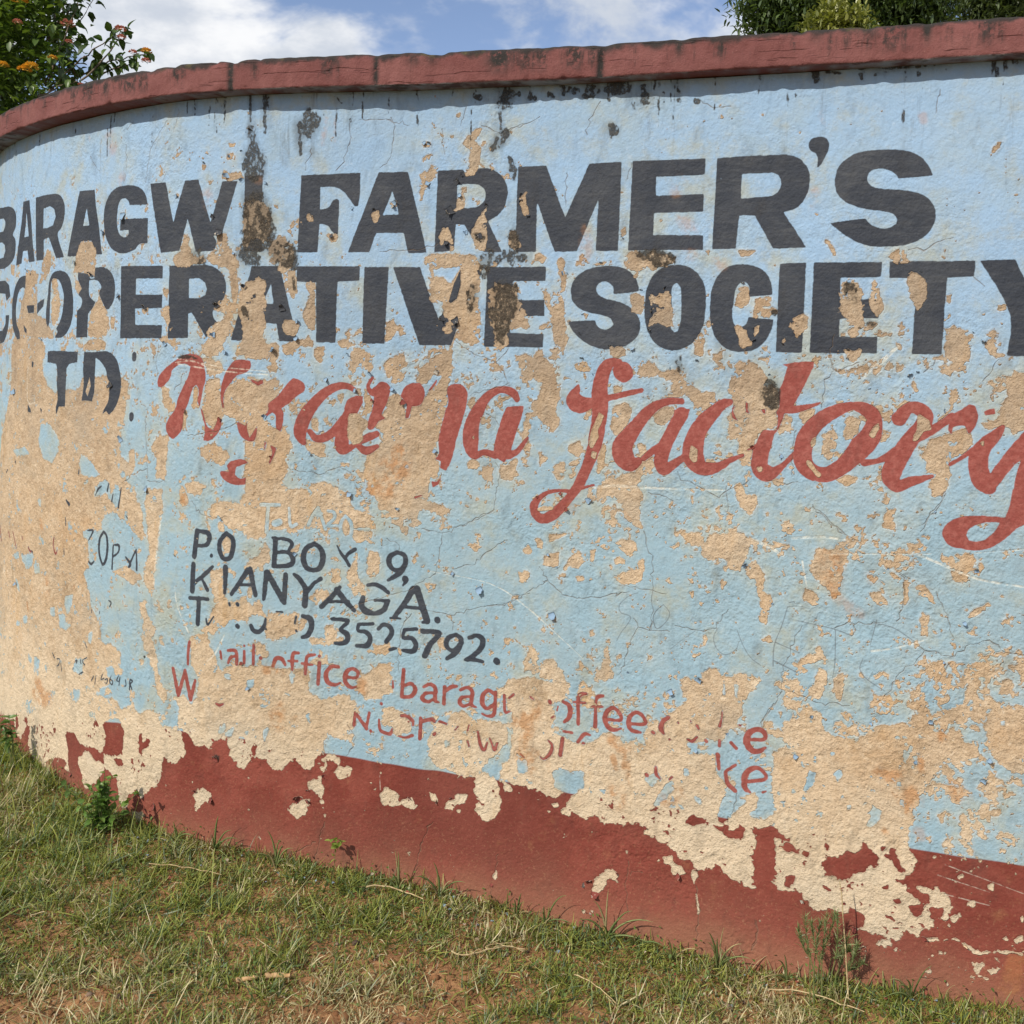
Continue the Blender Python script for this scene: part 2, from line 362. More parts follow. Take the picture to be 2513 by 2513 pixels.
r J 1085,1330,11 1130,1318,13 1158,1360,17 1130,1403,15 1075,1408,12
r J 1005,1300,7 1007,1345,8
r J 1215,1340,11 1260,1322,13 1295,1352,15 1290,1430,15 1318,1445,7
r J 1290,1382,10 1230,1382,12 1205,1415,16 1240,1440,13 1290,1420,11
r J 1357,1340,13 1350,1455,14
r J 1362,1370,11 1400,1342,15 1437,1337,11
r J 1460,1362,11 1510,1347,13 1540,1382,15 1535,1460,15 1567,1480,7
r J 1535,1410,10 1475,1412,13 1455,1445,15 1480,1473,13 1530,1458,11
r J 1688,1390,13 1650,1367,13 1612,1400,17 1610,1460,17 1640,1490,13 1690,1462,13
r J 1697,1378,13 1690,1520,15 1650,1540,11 1608,1525,7
r J 1757,1400,11 1762,1510,11 1795,1510,8
r J 1790,1420,8 1820,1395,11
r K 280,1412,9 300,1425,8
r K 410,1440,14 415,1450,13
r K 505,1442,13 545,1472,17 545,1540,17 510,1578,11
r K 468,1472,7 460,1505,6
r K 425,1550,7 440,1540,6
r K 660,1387,11 625,1392,15 605,1430,14 605,1592,13
r K 570,1442,9 652,1450,9
r K 775,1402,11 738,1407,15 725,1450,11 720,1608,15
r K 690,1472,9 772,1475,8
r K 795,1560,12 893,1563,12 880,1512,14 840,1482,14 800,1507,17 785,1560,17 810,1612,17 850,1630,14 895,1620,7
r K 960,1590,12 1058,1590,12 1040,1537,14 1000,1512,14 960,1537,16 945,1590,17 970,1635,16 1025,1648,11
r K 1110,1648,13 1116,1652,13
r K 1215,1548,15 1178,1575,17 1165,1620,19 1183,1658,9
r K 1280,1582,7 1284,1590,5
r K 1365,1570,6 1368,1580,5
r K 1410,1605,12 1420,1625,9
r K 1408,1680,9 1378,1708,11 1345,1695,8
r K 1222,1695,8 1224,1697,8
r K 1470,1702,12 1474,1708,12
r K 1580,1500,3 1575,1560,7 1563,1608,12
r K 1562,1705,11 1560,1740,11
r K 1640,1718,12 1675,1758,13
r K 1690,1598,6 1705,1605,8
r K 1745,1698,13 1862,1698,13 1860,1650,18 1810,1630,18 1757,1660,22 1745,1720,24 1780,1772,22 1830,1778,17 1873,1755,9
r I 1170,1217,14 1205,1398,15
r I 1205,1398,15 1250,1232,13
r I 1250,1232,14 1285,1428,16
r I 1285,1428,15 1317,1300,12
r I 1458,1458,8 1480,1470,11 1503,1462,9
r J 752,1515,10 745,1598,12
r J 760,1522,12 830,1618,14
r J 848,1512,10 832,1598,11
r J 858,1633,11 862,1637,11
r J 930,1452,13 932,1456,10
r J 915,1560,7 920,1620,12 945,1645,12 990,1655,13 1003,1620,8
r J 1065,1535,11 1100,1535,13 1140,1570,14 1142,1600,8
r J 1050,1672,7 1100,1680,10 1138,1668,14
r J 1195,1552,14 1190,1688,14
r J 1208,1572,13 1268,1560,15 1288,1575,11
r J 1285,1662,13 1292,1655,11
r J 1320,1575,9 1368,1592,10
r J 1425,1635,6 1445,1610,6
r J 1520,1600,5 1510,1640,6
r J 1510,1710,8 1522,1745,7
r J 1578,1645,8 1600,1740,13 1625,1768,11 1645,1720,8
r J 1660,1690,6 1695,1765,11 1710,1725,9
r K 20,1722,6 35,1770,11 60,1722,6
r K 403,1702,6 430,1738,11 415,1790,13 375,1828,9 350,1815,7
r K 500,1690,14 485,1800,15
r K 505,1640,10 565,1652,10
r K 602,1710,14 648,1660,13 688,1665,9
r K 638,1720,12 650,1722,8
r K 215,1795,7 240,1818,6
r O 1550,105,15 1558,205,11
r O 1670,177,11 1600,220,11
r O 1602,225,13 1615,300,15 1668,353,15
r O 1735,290,12 1868,275,12 1863,230,14 1810,197,16 1752,222,20 1727,280,22 1737,335,19 1765,360,11
r O 1852,362,8 1875,355,7
r O 1068,243,15 1072,246,14
r O 1130,192,11 1135,240,13 1162,270,7
r O 1222,275,8 1240,258,9
P E 80,640 130,610 270,640 300,700 310,760 290,830 330,960 380,1000 440,980 520,960 560,880 640,900 720,880 820,900 870,940 850,1100 830,1250 820,1330 830,1450 900,1500 860,1600 920,1620 930,1740 960,1800 975,1960 960,2010 780,1810 700,1850 690,1940 600,1925 600,2160 620,2220 600,2260 610,2360 615,2460 670,2560 700,2690 780,2720 820,2760 830,2860 850,2900 640,3040 780,3080 830,3150 900,3110 940,3190 1000,3140 1060,3160 1080,3250 1200,3260 1220,3140 1180,3060 1250,3060 1290,3120 1340,3060 1340,2960 1290,2860 1290,2740 1280,2660 1420,2600 1420,2700 1500,2860 1700,2850 1780,2850 1932,2870 2100,2860 2100,3030 2180,3080 2300,3040 2416,3090 2400,3160 2416,3260 2356,3300 2276,3350 2226,3300 2196,3360 2186,3450 2136,3490 2100,3560 2050,3560 1990,3480 1900,3560 1830,3560 1790,3480 1700,3480 1660,3560 1600,3540 1540,3440 1550,3420 1450,3440 1390,3420 1320,3400 1280,3420 1240,3480 1160,3520 1110,3460 1090,3640 1010,3700 950,3760 930,3690 870,3720 860,3810 820,3780 790,3620 720,3560 640,3640 590,3700 560,3660 550,3580 520,3480 580,3400 640,3420 560,3400 500,3310 455,3310 470,3540 430,3480 350,3480 320,3490 300,3640 230,3530 190,3360 210,3260 190,3260 150,3360 120,3310 100,3220 -40,3180 -40,2400 0,1900 0,1400 40,1200 70,1000
P E 160,170 230,180 240,250 235,460 250,480 300,500 330,560 360,620 350,640 250,630 100,620 110,560 130,420 155,300
q E 240,300 290,210 300,240 290,360 245,380
P E 335,240 375,230 390,300 400,400 380,500 350,560 330,500 345,330
P E 500,250 560,255 545,310 520,340 500,300
P E 490,480 535,480 520,520
P E 650,300 680,300 690,400 730,450 720,560 710,630 590,630 590,560 600,470 640,400 670,380
P E 735,480 770,500 760,570 740,560
P E 550,700 600,640 680,640 720,680 700,720 580,720
P E 950,440 1000,425 1000,450 960,480
P E 1075,440 1140,410 1145,520 1130,560 1110,500 1080,480
P E 1100,300 1140,300 1140,370 1105,360
P E 1460,410 1510,385 1525,440 1555,500 1560,580 1530,640 1490,700 1530,730 1520,760 1380,760 1375,700 1400,620 1410,570 1450,545 1510,530 1520,470 1450,450
P E 1560,230 1610,230 1600,400 1570,380 1560,300
P E 60,130 90,140 80,220 65,200
P E 1370,760 1500,790 1530,860 1400,900
P E 1400,910 1480,900 1490,1000 1500,1090 1520,1150 1500,1180 1450,1250 1380,1200 1360,1120 1380,980
P E 1530,940 1600,920 1700,880 1780,930 1850,910 1920,960 1800,1180 1760,1220 1740,1250 1700,1240 1690,1190 1620,1200 1500,1150 1510,1050
P E 1090,960 1130,970 1150,1040 1180,1080 1185,1140 1140,1140 1100,1070
P E 1310,960 1340,970 1330,1070 1310,1130 1290,1100
P E 1230,1140 1260,1120 1255,1220 1230,1250
P E 1340,1370 1450,1340 1530,1380 1560,1440 1500,1500 1440,1480 1360,1440
P E 1750,1240 1932,1250 1932,1700 1850,1720 1760,1700 1680,1640 1700,1560 1760,1450 1740,1350
P E 1030,1340 1140,1290 1130,1550 1110,1600 1050,1580 1060,1450 1020,1400
P E 870,1400 910,1380 920,1500 880,1580
P E 1420,1760 1560,1740 1700,1720 1932,1700 1932,1932 1550,1932 1500,1840 1430,1800
P E 1210,1680 1260,1680 1290,1760 1230,1790
P E 1250,1620 1330,1600 1400,1640 1360,1700 1270,1690
q E 290,780 330,730 380,820 385,960 330,960 300,880
q E 440,850 540,800 545,960 500,990 460,960
q E 280,1220 350,1220 400,1320 400,1400 350,1480 300,1450 270,1350
q E 560,1420 600,1450 640,1500 690,1560 640,1580 570,1560 540,1480
q E 640,1640 700,1600 740,1600 760,1700 800,1620 820,1680 800,1780 760,1750 720,1690 690,1700 640,1700
q E 100,1400 170,1370 200,1420 120,1430
q I 690,210 745,180 740,260 720,290 740,500 690,500 640,540 600,700 560,560 640,520 660,420 690,300
q I 850,150 870,160 865,220 845,205
q I 850,300 885,310 880,380 850,380
q I 555,290 600,275 600,340 570,330
q I 150,440 225,430 220,520 180,545 155,500
q I 225,510 265,500 265,570 230,575
q I 90,440 130,430 130,470 100,475
q I 430,720 490,720 480,790 450,850 430,780
q I 330,800 360,800 365,860 330,865
q I 390,850 430,850 440,910 480,920 440,960 400,930
q I 150,860 180,860 180,910 155,910
q I 105,895 130,895 130,930 105,930
q I 230,1130 265,1160 260,1270 230,1250
q I 190,1090 215,1150 210,1190 190,1150
q I 500,1350 550,1350 550,1420 520,1450 505,1400
q I 510,1150 570,1150 560,1260 500,1240
q I 600,980 630,960 620,1060 600,1040
q I 720,1200 770,1200 800,1290 740,1280
q I 260,70 280,70 280,120 265,115
q I 100,600 125,640 130,700 110,680
P I 1110,0 1100,170 1080,300 1060,440 1060,640 1040,740 990,640 980,560 1010,430 1000,300 980,160 990,0
P I 760,560 850,520 960,600 900,650 830,600
P I 945,760 1000,745 1000,830 1050,900 1070,960 1040,1010 1060,1080 1080,1240 1130,1400 1120,1460 1070,1400 1040,1230 990,1120 960,1010 970,900
P I 1140,800 1150,740 1180,750
P I 1080,1000 1110,990 1120,1060 1090,1060
P I 945,1150 985,1150 975,1200 955,1200
P I 1430,560 1500,530 1520,700 1560,760 1650,720 1700,800 1780,760 1790,850 1930,840 2010,830 2020,960 1960,1010 1830,1010 1800,960 1800,880 1760,850 1700,860 1650,900 1580,880 1500,960 1420,990 1300,960 1400,930 1420,860 1450,780 1420,700
P I 1470,220 1510,230 1530,290 1490,290
P I 1500,330 1560,310 1570,400 1540,440 1510,400
q J 430,1330 520,1340 600,1350 720,1370 740,1400 640,1385 520,1420
q J 300,1250 340,1250 330,1330 300,1300
q J -140,1250 -90,1260 -100,1300 -130,1290
q J 110,1640 160,1620 140,1700 130,1730
q I 1480,1600 1530,1590 1510,1650 1470,1660
q I 1560,1620 1585,1615 1560,1680 1530,1690 1520,1660
q I 1670,1300 1720,1290 1710,1350 1670,1350
P J 0,520 100,440 140,360 180,420 170,500 100,540 20,600
P J 270,420 330,400 380,360 370,420 330,440
P J 690,560 760,440 760,600 820,640 850,690 790,740 730,720 700,670 680,620
P J 820,500 840,420 900,430 915,500 900,590 850,620 820,570
P J 580,540 640,540 660,620 590,640
P J 500,680 560,680 590,740 540,770
P J 60,760 110,740 130,830 60,840
P J 130,900 150,840 230,850 360,830 370,900 340,960 330,1000 200,1020 150,1000
P J 540,940 600,920 630,1010 700,1010 600,1060 470,1050 440,1010 520,1010
P J 850,1040 930,1060 980,1030 990,1090 960,1130 880,1120
P J 380,880 430,890 400,950 370,970
P J 850,1240 910,1180 1000,1190 1000,1300 1000,1400 900,1410 820,1430 800,1380 730,1370 760,1300 800,1270
P J 600,1410 660,1390 720,1400 760,1430 740,1500 760,1600 700,1640 620,1690 570,1640 500,1700 440,1600 500,1450
P J 930,1480 1000,1460 1060,1500 1140,1560 1130,1640 1040,1680 1000,1620 930,1600
P J 1270,1640 1320,1590 1400,1560 1400,1520 1480,1510 1560,1560 1700,1570 1780,1620 1790,1700 1730,1780 1650,1850 1600,1932 1560,1950 1500,1950 1290,1880 1240,1800 1230,1720
P J 1850,1290 1800,1320 1700,1350 1740,1400 1830,1480 1810,1600 1850,1700 1870,1932 2000,1932 1990,1290
P J 20,0 430,0 480,100 400,120 330,220 360,290 300,330 260,200 180,280 130,330 0,330 -80,150
P J 480,160 560,140 560,330 510,300
P J 540,150 640,110 640,200 560,300
P J 650,230 680,190 710,230 700,320 660,320
P J 770,230 830,200 830,250 780,260
P J 720,270 860,290 860,360 760,370 720,330
P J 900,160 1180,130 1190,250 1150,280 1080,210 1050,300 950,190 920,230
P J 1060,240 1110,260 1100,330 1060,300
P J 1160,290 1200,300 1180,350
q J 960,200 1045,195 1045,210 985,215 975,240 1040,250 1050,310 990,320 1030,290 1025,260 960,260
P F 0,890 180,930 130,1180 210,1240 300,1270 320,1350 300,1430 240,1470 200,1580 290,1640 300,1720 120,1740 0,1700
P F 300,1700 430,1650 520,1600 640,1650 730,1690 700,1780 900,1850 900,1932 0,1932 0,1700
P F 240,540 260,510 330,510 370,550 350,620 290,620 255,590
P F 290,180 340,170 355,260 360,320 330,380 300,300
P F 430,270 480,265 485,400 480,590 440,580 390,500 420,420 440,330
P F 240,680 360,650 450,620 470,690 380,690 280,770
P F 470,700 540,690 545,790 500,800 470,760
P F 620,650 700,640 710,700 640,700
P F 730,700 860,710 890,750 860,860 800,860 770,830 740,900 700,860 720,780
P F 960,560 1010,490 1030,540 1010,640 950,665 955,620
P F 930,830 990,760 1080,740 1100,820 1120,860 1050,940 1010,950 1000,880 940,860
P F 1170,850 1250,780 1340,720 1420,720 1420,800 1400,900 1380,960 1380,1080 1350,1150 1330,1240 1310,1330 1310,1420 1290,1460 1320,1500 1310,1570 1260,1600 1240,1720 1370,1800 1360,1850 1250,1800 1190,1800 1180,1880 900,1800 880,1700 830,1680 830,1560 800,1520 810,1430 850,1400 910,1370 950,1300 870,1230 880,1180 950,1130 960,1080 1000,1010 1050,1020 1080,1080 1090,1180 1110,1180 1130,1100 1200,1070 1240,990 1300,940 1350,870 1280,880 1230,950 1180,930
P F 620,1020 680,1000 650,1100
P F 445,1170 500,1180 490,1270 450,1260
P F 400,1310 450,1330 550,1350 550,1450 480,1440 410,1390
P F 1500,1080 1590,1040 1580,1100 1530,1120
P F 1500,1480 1560,1450 1600,1500 1560,1530 1510,1520
P F 1610,1500 1680,1500 1680,1600 1600,1590
P F 1740,1500 1850,1460 1810,1590 1750,1600
P F 800,1020 850,1020 870,1080 860,1150 800,1150 820,1080
P F 1215,95 1260,65 1500,60 1600,80 1610,150 1590,250 1600,400 1600,640 1560,690 1500,680 1450,640 1445,520 1420,530 1400,590 1360,600 1350,570 1385,500 1345,500 1340,440 1335,380 1280,420 1270,390 1255,330 1260,150 1215,135
q F 1285,180 1320,165 1465,155 1400,280 1350,230 1290,215
L F 1465,175 1465,280 1440,370 1400,400 1385,390 1420,270
P E 1740,225 1785,230 1805,270 1795,400 1795,560 1790,660 1880,680 1880,760 1830,810 1760,790 1640,760 1590,740 1600,670 1640,650 1640,560 1595,440 1620,330 1660,270 1700,235
P G 45,265 110,280 165,300 180,250 195,290 205,370 200,400 240,430 265,510 280,600 220,555 150,590 140,640 130,690 80,740 40,740 30,690 40,600 0,470 -20,380 0,300
P G 1210,290 1240,300 1240,560 1220,580 1170,560 1140,525 1100,575 1085,530 1100,490 1090,460 1110,440 1090,410 1100,350 1160,340 1195,310
P G 1690,285 1765,285 1760,400 1710,445 1665,420 1680,330
P G 1800,370 1900,355 1910,420 1970,430 1960,475 1900,500 1830,520 1790,500
P G 1660,560 1690,545 1740,580 1785,680 1730,710 1700,710 1690,630
P G 1800,560 1840,545 1830,600 1790,645
P H 365,495 440,475 475,490 470,570 430,600 390,645 370,590 335,560 340,520
P H 290,680 310,630 320,640 300,690
P H 705,240 740,230 790,250 830,300 848,380 855,460 840,560 800,620 770,645 745,610 715,500 680,460 670,370 680,290
P H 920,230 945,300 970,380 983,440 940,500 890,450 880,380 890,300
P H 860,560 880,530 945,530 940,560 880,590 830,590
P H 700,700 750,715 830,715 830,755 780,795 740,785 720,750
P H 1045,655 1100,670 1110,710 1060,740 1070,700
P H 1170,180 1210,200 1265,235 1272,300 1280,340 1240,420 1215,458 1185,430 1150,330 1130,250 1150,200
P H 975,90 1030,60 1080,30 1130,40 1145,90 1172,130 1120,135 1060,145 1020,100
P G 350,260 385,320 480,320 500,200 530,200 510,440 550,680 440,690 440,600 400,450 370,360
P G 960,340 1000,330 1030,360 1060,360 1040,460 1000,480 960,450
P G 640,470 680,470 660,510
P G 820,690 920,700 930,760 860,775 820,740
P G 1390,650 1440,590 1475,560 1470,650 1440,760 1390,750
P G 160,740 230,750 320,740 350,700 370,740 420,830 440,790 460,900 480,1000 460,1130 470,1230 440,1270 380,1210 300,1180 260,1300 280,1400 220,1390 240,1180 280,1080 340,1040 360,960 300,920 230,950 220,870
P G 570,820 630,770 670,800 700,850 650,870 580,850
P G 1010,800 1110,800 1180,870 1250,830 1330,840 1340,920 1370,960 1460,1000 1540,1000 1540,1070 1480,1130 1400,1210 1380,1100 1360,1000 1290,960 1200,920 1150,890 1020,910
P G 1680,790 1800,800 1870,880 1960,980 1960,1100 1940,1200 1870,1250 1800,1350 1790,1500 1700,1540 1680,1400 1700,1340 1620,1310 1610,1180 1650,1100 1610,1010 1640,900 1660,830
P G 840,1100 920,1070 980,1090 960,1180 920,1240 860,1310 830,1240 830,1150
P G 840,960 910,960 900,1020 850,1040
P G 1110,1150 1160,1100 1260,1110 1250,1180 1180,1230 1120,1210
P G 630,1180 690,1100 700,1160 670,1200
P G 540,1360 620,1330 640,1400 600,1440 540,1400
P G 430,1500 520,1470 520,1520 460,1590
P G 70,1480 190,1450 160,1600 80,1590
P G 1000,1420 1040,1450 1060,1560 1010,1640 1060,1700 1020,1750 1020,1900 930,1880 900,1760 840,1700 720,1720 750,1620 860,1600 900,1550 1000,1540
P G 1500,1420 1560,1380 1600,1450
P G 1500,1470 1540,1430 1620,1450 1600,1490 1530,1490
P G 1670,1630 1700,1600 1750,1690 1820,1660 1820,1750 1770,1820 1720,1800 1670,1700
P G 1020,1340 1060,1360 1080,1420 1040,1440 1000,1360
P G 730,1390 800,1350 790,1500 740,1550
P H 1400,560 1450,550 1570,590 1600,650 1560,700 1570,790 1480,840 1440,780 1390,740 1390,680
P H 1650,670 1710,640 1750,740 1810,750 1750,770 1690,740
P H 1740,410 1800,400 1810,450 1760,460
P H 1400,350 1440,340 1430,400 1405,390
P H 1240,790 1275,760 1280,810 1250,830
P H 1850,880 1932,860 1990,860 1990,1200 1932,1240 1860,1290 1780,1230 1700,1260 1640,1240 1680,1170 1750,1160 1740,1080 1830,1040 1800,960 1800,900
P H 1410,1050 1470,990 1500,1010 1450,1090 1440,1130 1340,1220 1330,1190 1420,1120
P H 1160,960 1190,890 1210,980 1260,1000 1200,1010
P H 560,1290 640,1250 680,1300 650,1430 610,1470 560,1420
P H 700,1260 720,1180 780,1160 820,1190 810,1280 730,1350 700,1310
P H 400,1180 430,1110 520,1110 510,1170 450,1230 410,1220
P H 650,1580 720,1560 810,1570 790,1620 720,1640
P H 1250,1400 1280,1320 1420,1270 1540,1240 1570,1340 1540,1410 1430,1470 1430,1560 1400,1640 1330,1740 1300,1650 1280,1600 1320,1570 1260,1540 1260,1480
P H 930,1660 970,1640 980,1680
P H 970,1860 1000,1800 1050,1790 1060,1860 1010,1932 970,1920
P H 900,1090 960,1080 1000,1130 950,1140
P H 950,1240 1040,1270 990,1340 950,1350
P A 490,1845 500,1760 530,1650 600,1635 640,1680 645,1760 640,1860 600,1880 575,1845
P A 265,1830 290,1740 320,1690 345,1700 335,1790 320,1850 300,1900 250,1932
P A 160,1830 200,1830 250,1860 230,1932 150,1932
P A 1170,1745 1215,1710 1235,1640 1250,1570 1280,1610 1290,1690 1310,1740 1390,1760 1400,1780 1280,1800 1240,1805 1180,1790
P A 1405,1585 1450,1595 1510,1580 1530,1560 1540,1600 1550,1680 1590,1720 1610,1780 1600,1850 1600,1932 1560,1932 1540,1830 1430,1790 1400,1750 1440,1700 1470,1640
P A 1505,1200 1520,1150 1550,1180 1640,1170 1650,1220 1550,1228 1510,1215
P A 1650,1360 1780,1365 1820,1420 1850,1560 1820,1640 1770,1650 1725,1600 1690,1650 1650,1690 1640,1560 1645,1450
P A 1820,1640 1880,1620 1932,1600 1980,1660 2000,1750 1960,1830 1910,1850 1860,1800 1825,1780
P A 1370,1110 1400,1120 1395,1160 1375,1150
P A 1540,1040 1580,1040 1575,1080 1545,1090
P A 1545,970 1600,975 1590,1000 1560,1000
P B 160,1680 190,1640 240,1600 265,1640 320,1640 345,1700 345,1760 300,1830 260,1850 200,1800 165,1780
P B 1575,870 1615,880 1560,960 1600,1010 1600,1080 1560,1190 1480,1195 1525,1140 1525,1020 1480,980 1510,930
P B 1465,1265 1510,1270 1500,1370 1490,1405 1440,1440 1400,1440 1430,1400 1440,1350 1470,1300
P B 1640,1380 1648,1430 1645,1560 1640,1680 1615,1710 1570,1690 1545,1620 1530,1590 1570,1500 1610,1450
P B 1335,1540 1380,1540 1400,1590 1425,1650 1425,1700 1400,1710 1385,1650 1360,1640 1330,1670 1318,1610
P B 1270,1105 1330,1145 1300,1180 1235,1270 1200,1350 1185,1360 1190,1230 1190,1180 1250,1150
P B 858,1460 885,1420 915,1430 915,1470 890,1520
P B 975,1385 1035,1352 1032,1410
P B 1215,970 1265,965 1250,1010 1215,1000
P B 1200,1080 1235,1045 1280,1050 1250,1090 1210,1100
P B 425,1450 465,1465 465,1500 430,1495
P B 540,1570 580,1590 640,1590 625,1640 590,1650
P B 1790,1570 1840,1560 1850,1620 1875,1680 1830,1700 1785,1660
P B 195,1385 225,1390 235,1420 205,1410
P B 1435,780 1470,770 1465,795 1440,800
P C 200,1350 260,1295 258,1400 280,1470 240,1465 215,1400
P C 890,1570 930,1530 935,1590 900,1620
P C 930,1720 1060,1712 1220,1725 1275,1760 1250,1790 1150,1810 1140,1840 1060,1830 1010,1850 1010,1900 985,1890 975,1840 930,1810
P C 455,1780 480,1735 520,1770 510,1840 530,1900 500,1932 480,1860
P C 690,1800 740,1780 800,1780 780,1800
P C 1465,1700 1500,1700 1490,1740
P C 1690,1700 1810,1700 1770,1735 1710,1740
P D 1690,1070 1740,970 1775,980 1760,1010 1720,1050 1700,1080
P D 570,1620 620,1640 660,1720 640,1740 610,1670
P D 500,1440 550,1460 530,1475
P D 1370,1740 1400,1750 1390,1770
P K 490,550 560,450 610,420 640,500 600,540
P K 680,420 720,410 715,490 690,500
P K 850,370 900,340 990,360 1020,410 950,470 910,430 860,400
P K 840,480 880,450 910,490 870,520
P K 840,600 900,560 1040,560 1040,620 980,650 880,640
P K 400,300 530,300 400,370
P K 380,450 470,430 470,530 360,520
P K 220,420 270,370 290,430 260,450
P K 310,340 370,340 360,420 320,400
P K 190,560 270,560 270,640 200,640
P K 580,590 640,590 650,620 600,630
P K 1290,290 1430,290 1450,340 1550,300 1640,280 1740,320 1780,390 1720,520 1690,570 1630,570 1620,500 1550,450 1500,500 1430,450 1440,400 1330,360
P K 1740,520 1780,480 1830,520 1870,600 1860,690 1930,740 1900,860 1860,930 1820,900 1840,800 1800,680 1810,640 1740,600
P K 1570,610 1620,590 1610,640 1580,700 1560,660
P K 1000,500 1050,460 1060,560 1020,550
P K 800,1000 825,990 820,1220 860,1230 850,1290 700,1290 650,1240 760,1220 780,1100
P K 860,1130 880,1120 870,1180
P K 300,1050 320,1100 340,1180 420,1140 490,1200 520,1300 380,1300 220,1200 250,1120
P K 1350,700 1390,690 1380,750
P K 930,180 1010,190 1050,270 1000,260
P K 130,1300 180,1290 260,1270 400,1300 520,1370 500,1420 440,1450 450,1530 420,1640 520,1680 640,1720 720,1700 780,1640 880,1680 980,1780 1060,1760 1040,1640 1100,1580 1260,1500 1330,1460 1320,1370 1290,1270 1390,1300 1470,1230 1540,1210 1590,1280 1700,1240 1850,1280 1830,1340 1750,1400 1720,1480 1690,1580 1600,1680 1560,1720 1470,1700 1370,1740 1360,1800 1500,1770 1540,1800 1530,1900 1600,1990 1610,2060 1580,2160 1550,2200 1560,2260 1620,2250 1640,2120 1700,2100 1830,2060 1830,2100 1780,2230 1870,2240 1930,2200 1910,2000 1930,1860 1990,1720 1990,1560 1970,1500 1995,1560 2030,1560 2092,1560 2132,1470 2192,1490 2252,1520 2282,1640 2332,1680 2412,1700 2482,1730 2542,1660 2642,1600 2822,1590 2872,1530 2982,1560 3012,1640 3092,1660 3092,1750 3042,1932 3060,1900 2980,2010 2920,2100 2880,2260 2830,2350 2842,2440 2912,2520 2862,2610 2820,2640 2842,2700 2842,2730 2972,2820 3012,2960 2962,2990 2912,3066 2822,2985 2782,3065 2642,3015 2552,2990 2472,2980 2552,2920 2450,2820 2452,2860 2412,2860 2192,2840 2122,2750 2072,2690 1992,2730 1942,2700 1930,2635 1930,2390 1820,2390 1800,2520 1800,2700 1730,2700 1700,2660 1600,2620 1540,2560 1500,2580 1390,2580 1370,2510 1300,2520 1260,2480 1210,2410 1150,2380 1060,2340 1040,2275 930,2290 880,2265 780,2270 720,2200 640,2235 560,2180 540,2230 490,2180 560,2060 500,2070 400,2080 340,2040 210,2000 150,1990 90,1970 60,1900 140,1800 160,1560 120,1440 90,1380
q O 0,130 60,150 90,200 60,280 0,220
q O 430,200 560,220 650,200 640,330 570,380 500,340 440,330
q O 190,150 260,140 280,230 200,230
q O 1060,250 1140,220 1170,280 1100,330 1060,290
q O 1200,300 1250,280 1260,340 1150,440 1110,470 1150,380
q O 1380,380 1440,400 1440,450 1390,430
q O 1550,480 1590,400 1680,380 1740,420 1680,490 1620,520
q O 1320,200 1350,200 1350,250 1325,250
q O 1540,60 1600,60 1650,100 1610,160 1560,150
q O 1340,20 1420,20 1400,60 1350,60
q K 1590,1270 1605,1400 1580,1400
q K 1660,1320 1690,1330 1680,1420 1660,1400
q Q 440,350 480,210 525,240 500,300 450,360
q Q 640,240 690,200 710,250 670,290
q Q 860,600 910,460 970,500 960,560 900,600
q Q 730,450 765,450 760,480 735,485
q Q 390,480 415,480 415,500 390,500
q Q 620,90 655,90 650,120 625,115
q O 1085,490 1130,465 1165,465 1100,492
q O 1320,570 1370,520 1450,540 1460,570 1380,595
q O 1525,600 1610,590 1630,640 1700,600 1725,600 1720,690 1600,660
q O 1095,540 1125,530 1120,555
q Q 90,600 180,600 270,620 330,680 400,760 430,790 320,760 290,690 230,660 240,750 160,760 150,850 140,910 190,930 180,1000 110,1000 110,830 125,700
q Q 310,930 385,925 380,1000 310,1010
q Q 585,645 610,650 600,800 650,800 740,770 800,780 830,725 880,750 920,780 950,880 870,860 840,900 700,960 610,930 575,960
q Q 960,740 1000,730 970,770
q Q 1035,740 1070,830 1130,890 1110,910 1060,880 1040,800
q Q 1180,742 1270,755 1320,810 1300,830 1210,800
q Q 560,985 640,1030 620,1040 570,1010
q Q 780,1160 850,1200 850,1270 780,1280
q Q 1060,950 1120,960 1120,980 1070,975
q Q 1040,1090 1090,1080 1110,1120 1060,1120
q Q 960,1010 1020,985 1010,1025
q I 700,1590 760,1560 810,1550 840,1640 840,1750 800,1800 720,1800 690,1790 720,1690
q I 440,1650 500,1650 520,1720 560,1740 640,1760 700,1800 700,1860 640,1840 600,1780 540,1790 510,1850 520,1932 470,1932 465,1800
q I 115,1510 135,1600 120,1640 110,1580
q I 150,1680 190,1600 205,1650 190,1720 160,1720
q I 945,1650 960,1650 970,1720 1020,1690 1010,1740 950,1790
q I 1230,1640 1290,1680 1320,1740 1270,1800 1250,1760
q I 1350,1740 1420,1760 1450,1710 1540,1690 1545,1790 1500,1830 1620,1850 1540,1900 1400,1932 1350,1880
q I 1690,1770 1730,1745 1720,1800
q I 890,1820 905,1830 900,1860
q I 770,1830 830,1830 840,1870 800,1880
P N 605,230 640,190 700,180 735,200 720,250 640,270
P N 920,370 965,320 1040,370 1050,420 1140,385 1180,450 1150,480 1060,450 990,460 940,440
P N 1250,350 1300,370 1325,430 1270,420
P N 1355,470 1370,430 1430,400 1440,370 1510,380 1500,430 1440,440 1410,490
P N 1560,300 1580,220 1640,220 1700,260 1735,340 1740,400 1755,410 1710,520 1640,550 1580,520 1560,450 1590,400 1565,350
P N 1740,260 1790,300 1820,350 1760,350
P N 290,490 380,400 440,420 420,520 350,540
P N 560,95 650,130 640,170 580,150 540,230 520,300 550,430 545,485 530,470 500,380 440,330 430,290 500,280 520,200
P N 510,660 530,680 520,700
P N 540,510 555,510 548,550
P N 1690,930 1710,900 1710,950
P N 1430,480 1470,480 1460,500
P N 850,290 875,290 865,310
